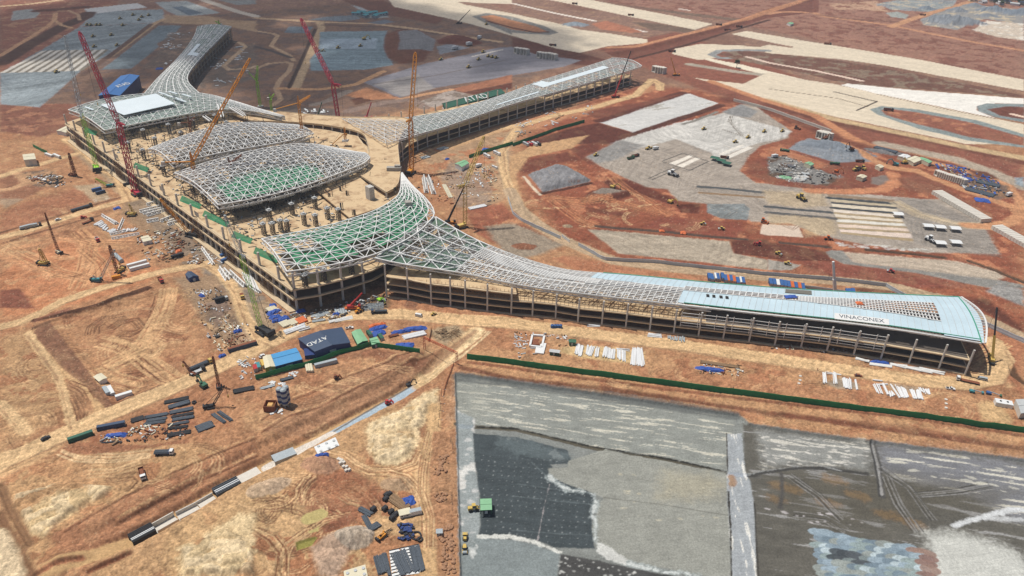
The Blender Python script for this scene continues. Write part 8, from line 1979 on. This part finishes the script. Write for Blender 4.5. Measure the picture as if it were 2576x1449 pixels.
# silos
for k,(x,y) in enumerate(((258,1178),(322,1168),(300,1195))):
    c0=W2((1,2),x,y)[0]
    def mk():
        P=[('shell',MB().lathe([(.7,1.2),(1.8,3),(1.8,12.5),(1.2,13.2),(.5,13.4)],16).mesh('shell',M_GALV),[('band',MB().lathe([(1.84,z0),(1.84,z0+1.6)],16).mesh('band',M_NAVYW)) for z0 in (3.4,7.0,10.6)])]
        for a in range(4): P.append(('leg',MB().bar((1.4*cos(a*pi/2),1.4*sin(a*pi/2),0),(1.4*cos(a*pi/2),1.4*sin(a*pi/2),3.2),.3).mesh('leg',M_STEEL),[]))
        return P
    place('silo',mk,'cement_silo',(*c0,gz(*c0)),0,('blue and grey banded silo, left of three','blue and grey banded silo, rear right of three','blue and grey banded silo, nearest of three')[k],'silo')
c0=W2((1,2),150,1215)[0]; r=empty('batching_hopper',(*c0,gz(*c0)),'square dark hopper filled with orange sand beside the silos','hopper')
for dx,dy,sx,sy in ((-3,0,.3,6),(3,0,.3,6),(0,-3,6,.3),(0,3,6,.3)): MB().box(c0[0]+dx,c0[1]+dy,r.location.z+2,sx,sy,4).build('side',M_RUSTB,r)
MB().box(c0[0],c0[1],r.location.z+2.2,5.4,5.4,2.6,0,.5).build('sand_fill',mat('orange_sand',(224,176,110),.9),r)
# pile caps, foundation frame
def cap(cell,q,lab,m,stubs,h=1.0):
    P=[W2(cell,*p)[0] for p in q]; cx=sum(p[0] for p in P)/len(P); cy=sum(p[1] for p in P)/len(P); z=gz(cx,cy); r=empty('foundation_block',(cx,cy,z),lab,'foundation')
    MB().prism(P,z-.3,z+h).build('slab',m,r)
    for x,y in stubs:
        p=W2(cell,x,y)[0]; MB().lathe([(.75,z+h),(.75,z+h+.35)],12,*p).build('pile_head',M_STEEL,r)
    return r
cap((1,3),((585,160),(800,62),(840,145),(622,232)),'white pile cap with six round heads beside the trench',M_WPT,((630,155),(710,125),(785,100),(655,205),(735,175),(808,148)),.5)
cap((1,3),((880,1395),(1100,1330),(1125,1449),(890,1470)),'sandy pile cap cut by the bottom edge',M_CREAM,((920,1420),(1000,1392),(1080,1370),(1090,1430)),.3)
P4_=[W2((2,2),*p)[0] for p in ((205,482),(325,490),(300,605),(180,592))]; r=empty('footing_work',(*P4_[0],0),'white concrete foundation frame in a small pit by the haul road','foundation')
for a,b_ in zip(P4_,P4_[1:]+P4_[:1]): MB().bar((*a,.6),(*b_,.6),1.3,1.3).build('beam',M_WPT,r)
MB().prism([W2((2,2),*p)[0] for p in ((282,562),(345,568),(318,672),(230,662),(240,605),(282,610))],0,1.0).build('slab',M_WPT,r)
MB().box(*W2((2,2),240,560)[0],.6,5,8,2.0,0,.8).build('pit_earth',M_RUSTB,r)
# precast culvert in the trench: separate lengths
def trenchbox(a,b_,w_,h,m,lab,open_top=False,ribs=0,name='culvert_section'):
    (ax,ay),(bx,by)=W2((0,3),*a,*b_); z=min(gz(ax,ay),gz(bx,by),gz((ax+bx)/2,(ay+by)/2)); cx,cy=(ax+bx)/2,(ay+by)/2; rz=atan2(by-ay,bx-ax); L_=hypot(bx-ax,by-ay)
    r=empty(name,(cx,cy,z),lab,'culvert',None,rz)
    for s in (-1,1): MB().box(0,s*(w_/2-.25),h/2,L_,.5,h).build('side_wall',m,r,world=False)
    if not open_top: MB().box(0,0,h+.15,L_,w_,.3).build('top_slab',m,r,world=False)
    else: MB().box(0,0,.3,L_,w_-1,.5).build('floor',M_PRE,r,world=False)
    for k in range(ribs): MB().box(0,-w_/2+.6+k*(w_-1.2)/max(1,ribs-1),h+.42,L_*.98,.42,.28).build('form_rail',M_WPT if k in (1,2) else M_BLK,r,world=False)
    return r
trenchbox((1300,1050),(1535,925),6.5,4.0,M_BLK,'black formwork over the culvert nearest the lower left',False,7)
trenchbox((1545,920),(1760,800),6.5,3.2,M_PRE,'open concrete culvert length with loose boards after the black formwork',True)
trenchbox((1775,795),(1985,690),6.0,2.6,M_CONC,'open grey culvert length in the trench middle',True)
trenchbox((1990,680),(2150,590),6.0,2.2,M_CONC,'low dark culvert length below the scaffold frame',True)
trenchbox((2150,580),(2395,455),6.0,3.8,M_REBAR,'steel blue formwork over the culvert farther up the trench',False,5)
trenchbox((2400,450),(2600,350),6.0,3.0,M_PRE,'white topped finished culvert length')
trenchbox((2740,235),(2960,150),6.0,3.0,M_GALV,'pale grey culvert length under the paved trench floor')
# loose boxes, spoil bags and blocks
for k,(x,y) in enumerate(((1320,650),(1345,640),(1310,690),(1185,790),(1300,785),(1365,820),(1410,840),(1375,880))):
    l,rz,_=seat((1,3),x-20,y+14,x+14,y-14); one(MB().box(0,0,1,2.8,2.0,2.0).box(0,0,2.1,2.2,1.4,.2).mesh('form_box',M_BLK),'form_box',l,rz,'black steel form box in the foreground rebar yard','form box','black form boxes')
rn=random.Random(8)
for k in range(44):
    x,y=rn.uniform(1425,1570),rn.uniform(935,1085); l,rz,_=seat((1,3),x,y,x+20,y+rn.uniform(-15,15)); l=(l[0],l[1],l[2]+rn.uniform(0,.8)); one(MB().box(0,0,.4,1.8,1.0,.7).mesh('coupler_bundle',M_NAVYW if k % 3 else M_BLK),'formwork_piece',l,rn.uniform(0,3),'dark navy formwork piece in the heap by the small yellow crane','formwork','navy formwork heap')
def ring(cell,x,y,R_,lab):
    c0=W2(cell,x,y)[0]; b=MB(); n=18
    for k in range(n): a,d=2*pi*k/n,2*pi*(k+1)/n; b.bar((R_*cos(a),R_*sin(a),.4),(R_*cos(d),R_*sin(d),.4),.7)
    one(b.mesh('hose_ring',M_BLK),'hose_coil',(*c0,gz(*c0)),0,lab,'hose coil')
ring((1,3),1610,1045,2.3,'large black hose coil beside the navy heap'); ring((1,3),1650,1080,1.1,'small black hose coil below the large one'); ring((0,2),1955,1155,1.0,'black hose ring on the orange ground by the pipe yard')
sl_=[W2((1,3),*p)[0] for p in ((1340,1195),(1640,1130),(1675,1370),(1640,1420),(1370,1460))]; r=empty('rebar_slab',(*sl_[0],gz(*sl_[0])),'white concrete work slab with dark bar rows in the foreground','slab'); MB().prism(sl_,r.location.z-.3,r.location.z+.25).build('slab',M_WPT,r)
for k in range(9):
    f=k/8; a=[sl_[0][i]*(1-f)+sl_[4][i]*f for i in (0,1)]; b_=[sl_[1][i]*(1-f)+sl_[2][i]*f for i in (0,1)]; MB().bar((*a,r.location.z+.4),(*b_,r.location.z+.4),.3).build('bearer',M_BLK,r)
for k,(x,y) in enumerate(((830,285),(848,292),(862,312),(885,318),(850,330),(882,360),(912,362),(938,390),(908,398),(868,300))):
    l,rz,_=seat((1,3),x-10,y+6,x+10,y-6); one(MB().box(0,0,.7,1.7,1.4,1.4,0,.9).mesh('block',M_PRE),'concrete_block',l,rz,'pale concrete block in the crooked row beside the dirt track','block','pale blocks by the track')
rn=random.Random(21)
def rock(seed):
    rr_=random.Random(seed); b=MB(); n,m_=8,5; b.v=[(0,0,-.2)]
    for i in range(1,m_):
        for j in range(n): a,t=2*pi*j/n,pi*i/m_; q=rr_.uniform(.8,1.15); b.v.append((sin(t)*cos(a)*q,sin(t)*sin(a)*q,.55-cos(t)*.75*q))
    b.v.append((0,0,1.3))
    for j in range(n): b.f.append((0,1+(j+1) % n,1+j)); b.f.append((len(b.v)-1,1+(m_-2)*n+j,1+(m_-2)*n+(j+1) % n))
    for i in range(m_-2):
        for j in range(n): b.f.append((1+i*n+j,1+i*n+(j+1) % n,1+(i+1)*n+(j+1) % n,1+(i+1)*n+j))
    return b.mesh('boulder',M_ROCK)
RK=[rock(i) for i in range(5)]
for (x0,y0,x1,y1,n,lab) in ((1800,235,1940,440,52,'upper'),(1795,615,1915,705,24,'middle'),(1845,935,1985,1100,46,'lower'),(1870,1100,1995,1430,52,'lowest')):
    for k in range(n):
        f=rn.random(); x=rn.uniform(x0,x1); y=rn.uniform(y0,y1)
        if lab == 'upper': x=rn.gauss(1895-f*70,22); y=y0+f*(y1-y0)
        c0=W2((1,3),x,y)[0]; o=one(RK[k % 5],'boulder',(*c0,gz(*c0)),rn.uniform(0,6),'brown boulder in the %s scatter along the apron edge' % lab,'boulder',lab+' boulder scatter'); s_=rn.uniform(.55,1.15); o.scale=(s_,s_*rn.uniform(.7,1),s_*.8)
for k in range(26):
    x,y=rn.uniform(255,400),rn.uniform(300,375); c0=W2((3,1),x,y)[0]; o=one(RK[k % 5].copy(),'rubble_block',(*c0,gz(*c0)),rn.uniform(0,6),'grey rubble block on the far rubble yard','rubble','far rubble blocks'); o.data.materials[0]=M_STEEL if k % 2 else M_CONC; o.scale=(2.2,1.6,1.4)
for (x0,y0,x1,y1,n,lab) in ((130,935,200,985,14,'left pale rubble'),(228,955,290,985,10,'pale rubble by the dark pipe stack'),(150,1215,265,1270,18,'pale rubble by the hopper'),(330,850,420,890,12,'pale rubble under the hoarding')):
    for k in range(n):
        c0=W2((1,2),rn.uniform(x0,x1),rn.uniform(y0,y1))[0]; o=one(RK[k % 5].copy(),'rubble_block',(*c0,gz(*c0)),rn.uniform(0,6),'white rubble block in the heap: '+lab,'rubble',lab); o.data.materials[0]=M_WPT; o.scale=(.8,.6,.5)
for cell,x,y,lab in (((3,2),1790,1125,'topmost'),((3,2),1792,1165,'middle'),((3,2),1790,1210,'lowest'),((3,2),325,890,'topmost left'),((3,2),322,930,'middle left'),((3,2),310,965,'lowest left')):
    c0=W2(cell,x,y)[0]; one(MB().lathe([(.9,0),(.9,.5),(.6,.55)],10).mesh('manhole_ring',M_PRE),'manhole_ring',(*c0,gz(*c0)),0,lab+' pale manhole ring in a column of three','manhole ring')
for k,(x,y) in enumerate(((2325,1175),(2395,1185))):
    l,rz,_=seat((3,2),x-35,y-6,x+35,y+8); r=place('wtank%d' % k,(lambda k=k: [('body',MB().box(0,0,1.4,5.5,4.5,2.8).mesh('body',M_WPT),[('lid',MB().lathe([(.6,2.8),(.6,3.1)],10).mesh('lid',M_BLK))])]),'fuel_tank',l,rz,('white square fuel tank with a dark lid at the right edge','white square fuel tank nearer the right edge')[k],'tank')
# junk in the yards: small countless scraps are one scatter per yard
def scatter(cell,q,n,s,seed,label,mlist,z1=1.2):
    P=W2(cell,*q); xs=[p[0] for p in P]; ys=[p[1] for p in P]; rr_=random.Random(seed)
    for mi,m in enumerate(mlist):
        b=MB(); k=0
        while k<n//len(mlist):
            if k % 7 == 0: hx,hy=rr_.uniform(min(xs),max(xs)),rr_.uniform(min(ys),max(ys))
            x,y_=hx+rr_.gauss(0,3*s),hy+rr_.gauss(0,3*s); k += 1
            if polyd(P,np.array([x]),np.array([y_]))[0]<0: continue
            a=(seed*1.3) % 3+rr_.choice((0,0,pi/2))+rr_.gauss(0,.15); lng=rr_.random()<.3; b.box(x,y_,gz(x,y_)+rr_.uniform(.1,z1)*.5,s*(rr_.uniform(2,4) if lng else rr_.uniform(.5,1.6)),s*rr_.uniform(.3,1.0),rr_.uniform(.3,z1),a)
        if not b.v: continue
        o=b.build('site_debris',m); o['kind']='stuff'; o['label']=label; o['category']='debris'
MX=[M_STEEL,M_TIMB,M_WPT,M_BLK,M_TIMB,M_RUSTB,M_CREAM]
scatter((0,1),(260,330,500,300,620,330,760,380,600,430,400,420),260,1.5,1,'boards and scraps on the far left yard',MX)
scatter((0,1),(1150,200,1260,210,1700,420,2050,600,2300,900,2100,800,1700,520,1400,420),700,1.3,2,'scraps along the hall face',MX)
scatter((0,1),(1400,880,2300,800,2450,1120,2200,1220,1500,1180,1380,1000),760,1.2,3,'scraps across the left yard',MX)
scatter((0,2),(1950,20,2200,-20,2500,380,2560,560,2200,650,2050,450),620,.9,4,'scraps in the board yard',MX)
scatter((1,2),(100,180,350,230,960,210,1000,300,600,340,250,440,110,350),300,1.0,5,'scraps at the hall corner',MX)
scatter((1,1),(1560,330,1900,300,2450,200,2480,500,2350,650,1900,640,1700,600),320,1.3,6,'scraps in the middle yard',MX)
scatter((3,1),(0,140,180,120,560,280,740,320,560,410,200,380,0,310),420,1.4,7,'stone and sheet scraps on the rubble yard',[M_STEEL,M_CONC,M_BLK])
scatter((3,1),(1600,180,1900,220,2300,340,2400,520,2200,540,1950,430,1650,270),380,2.0,8,'steel scraps on the far right terrace',[M_REBAR,M_BTARP,M_STEEL,M_TIMB])
scatter((0,3),(1020,40,1550,-100,1950,-20,1900,60,1300,120,1030,120),220,.9,9,'bars and scraps in the pipe yard',MX)
scatter((2,0),(60,1380,500,1250,900,1100,1100,1020,900,960,400,1080,0,1230),200,1.8,10,'scraps along the middle pier road',[M_STEEL,M_TIMB,M_WPT,M_BLK])
scatter((0,0),(1700,340,1960,330,1880,480,1650,680,1450,680),70,3.0,11,'pale scraps in the shade by the far pier',[M_WPT,M_STEEL]); scatter((0,0),(2150,560,2500,440,2500,780,2200,880,1980,880),90,3.0,12,'pale scraps beyond the far pier',[M_WPT,M_STEEL])
scatter((1,0),(380,1090,830,1110,850,1200,560,1215),60,2.6,13,'parked kit in the shade behind the hall',[M_WPT,M_BLK,M_STEEL])
scatter((2,2),(20,440,560,480,600,690,150,760,30,700),120,.8,14,'scraps round the white foundation',[M_STEEL,M_TIMB,M_WPT]); scatter((3,2),(0,570,900,640,880,670,0,610),140,1.0,15,'scraps along the pier foot',MX); scatter((2,2),(1900,730,2350,780,2300,890,1830,850),120,.8,16,'scraps round the long blue tarpaulin',MX)
scatter((1,2),(730,190,1290,60,1320,200,1000,230),120,1.4,17,'kit standing in the shade of the hall corner',[M_STEEL,M_BLK,M_TIMB])
scatter((0,2),(2380,720,2576,680,2576,960,2420,920),90,.9,18,'white scraps by the sky blue shed',[M_WPT,M_STEEL])
# people on the open ground, tiny
def person(shirt):
    def mk():
        b=MB()
        for sy in (-.1,.1): b.tube((0,sy,0),(0,sy*.8,.85),.07,6,.1)
        b.lathe([(.14,.82),(.2,1.0),(.23,1.38),(.1,1.5),(.07,1.55),(.1,1.62),(.11,1.72),(.04,1.8)],8)
        for sy in (-1,1): b.tube((0,sy*.22,1.4),(.08,sy*.3,.85),.05,6,.04)
        h=MB().lathe([(.13,1.7),(.12,1.8),(.03,1.86)],8)
        v=MB().lathe([(.22,.98),(.245,1.36),(.16,1.47)],8)
        return [('body',b.mesh('body',mat('work_trousers',(70,72,84),.9)),[]),('vest',v.mesh('vest',shirt),[]),('helmet',h.mesh('helmet',M_YEL),[])]
    return mk
for k,(cell,x,y,lab) in enumerate((((2,2),2228,1010,'person in dark clothes standing by the dark green hoarding'),((1,3),2030,850,'person in red vest at the apron edge'),((1,0),505,735,'person in dark vest on the far sandy field'),((3,2),495,830,'person standing above the left square frame'))):
    c0=W2(cell,x,y)[0]; place('person%d' % (k % 2),person(M_NAVY if k % 2 == 0 else M_REDP),'person',(*c0,gz(*c0)),k,lab,'person')
# ================================================================ CLOUD over the far side of the site (it shades the ground there), high above the view
CZ=1000.0
def shadepoly(*p): return [(x-.36*CZ,y+.16*CZ) for x,y in (G(a,b)[:2] for a,b in p)]
SP1=shadepoly((-60,232),(120,258),(300,240),(420,215),(500,235),(620,268),(760,288),(880,285),(1000,258),(1180,228),(1330,196),(1560,165),(1640,118),(1500,60),(1230,30),(1000,-20),(700,-30),(300,-30),(0,20),(-200,100))
xs=[p[0] for p in SP1]; ys=[p[1] for p in SP1]
gxn,gyn=90,90
cx=np.linspace(min(xs)-150,max(xs)+150,gxn); cy=np.linspace(min(ys)-150,max(ys)+150,gyn)
XX,YY=np.meshgrid(cx,cy); fx_,fy_=XX.ravel(),YY.ravel()
sdc=polyd(SP1,fx_,fy_); dens=sm((sdc+70*(fbm(fx_/130,fy_/130,701,4)-.5)*2)/60)
hole=sm((fbm(fx_/110,fy_/170,733,4)-.56)/.09); dens=dens*(1-.8*hole)
th_=dens*(18+40*fbm(fx_/60,fy_/60,751,4))
V=[(a,b,CZ+t) for a,b,t in zip(fx_,fy_,th_)]+[(a,b,CZ-.25*t) for a,b,t in zip(fx_,fy_,th_)]
Fc=[]; N0=gxn*gyn; at_=np.concatenate([dens,dens])
for j in range(gyn-1):
    for i in range(gxn-1):
        k=j*gxn+i
        if max(dens[k],dens[k+1],dens[k+gxn],dens[k+gxn+1])<.02: continue
        Fc.append((k,k+1,k+gxn+1,k+gxn)); Fc.append((N0+k,N0+k+gxn,N0+k+gxn+1,N0+k+1))
cm=bpy.data.meshes.new('cloud'); cm.from_pydata(V,[],Fc); a_=cm.attributes.new('thick','FLOAT','POINT'); a_.data.foreach_set('value',at_.astype(np.float32))
mt=bpy.data.materials.new('cloud'); mt.use_nodes=True; n=mt.node_tree.nodes; l=mt.node_tree.links
n['Principled BSDF'].inputs['Base Color'].default_value=(.85,.86,.88,1); n['Principled BSDF'].inputs['Roughness'].default_value=1
aa=n.new('ShaderNodeAttribute'); aa.attribute_name='thick'; mu=n.new('ShaderNodeMath'); mu.operation='MULTIPLY'; mu.inputs[1].default_value=.44; l.new(aa.outputs['Fac'],mu.inputs[0])
tr=n.new('ShaderNodeBsdfTransparent'); mx=n.new('ShaderNodeMixShader'); l.new(mu.outputs[0],mx.inputs[0]); l.new(tr.outputs[0],mx.inputs[1]); l.new(n['Principled BSDF'].outputs[0],mx.inputs[2]); l.new(mx.outputs[0],n['Material Output'].inputs['Surface'])
cm.materials.append(mt); co=bpy.data.objects.new('cloud',cm); COL.objects.link(co); structure(co)
# ================================================================ AIR
hz=MB().box(0,1500,146,7000,5200,300)
hm=bpy.data.materials.new('haze'); hm.use_nodes=True; n=hm.node_tree.nodes; n.remove(n['Principled BSDF'])
pv=n.new('ShaderNodeVolumePrincipled'); pv.inputs['Color'].default_value=(.86,.91,1,1); pv.inputs['Density'].default_value=.00008
hm.node_tree.links.new(pv.outputs[0],n['Material Output'].inputs['Volume'])
ho=hz.build('haze',hm); ho['kind']='stuff'
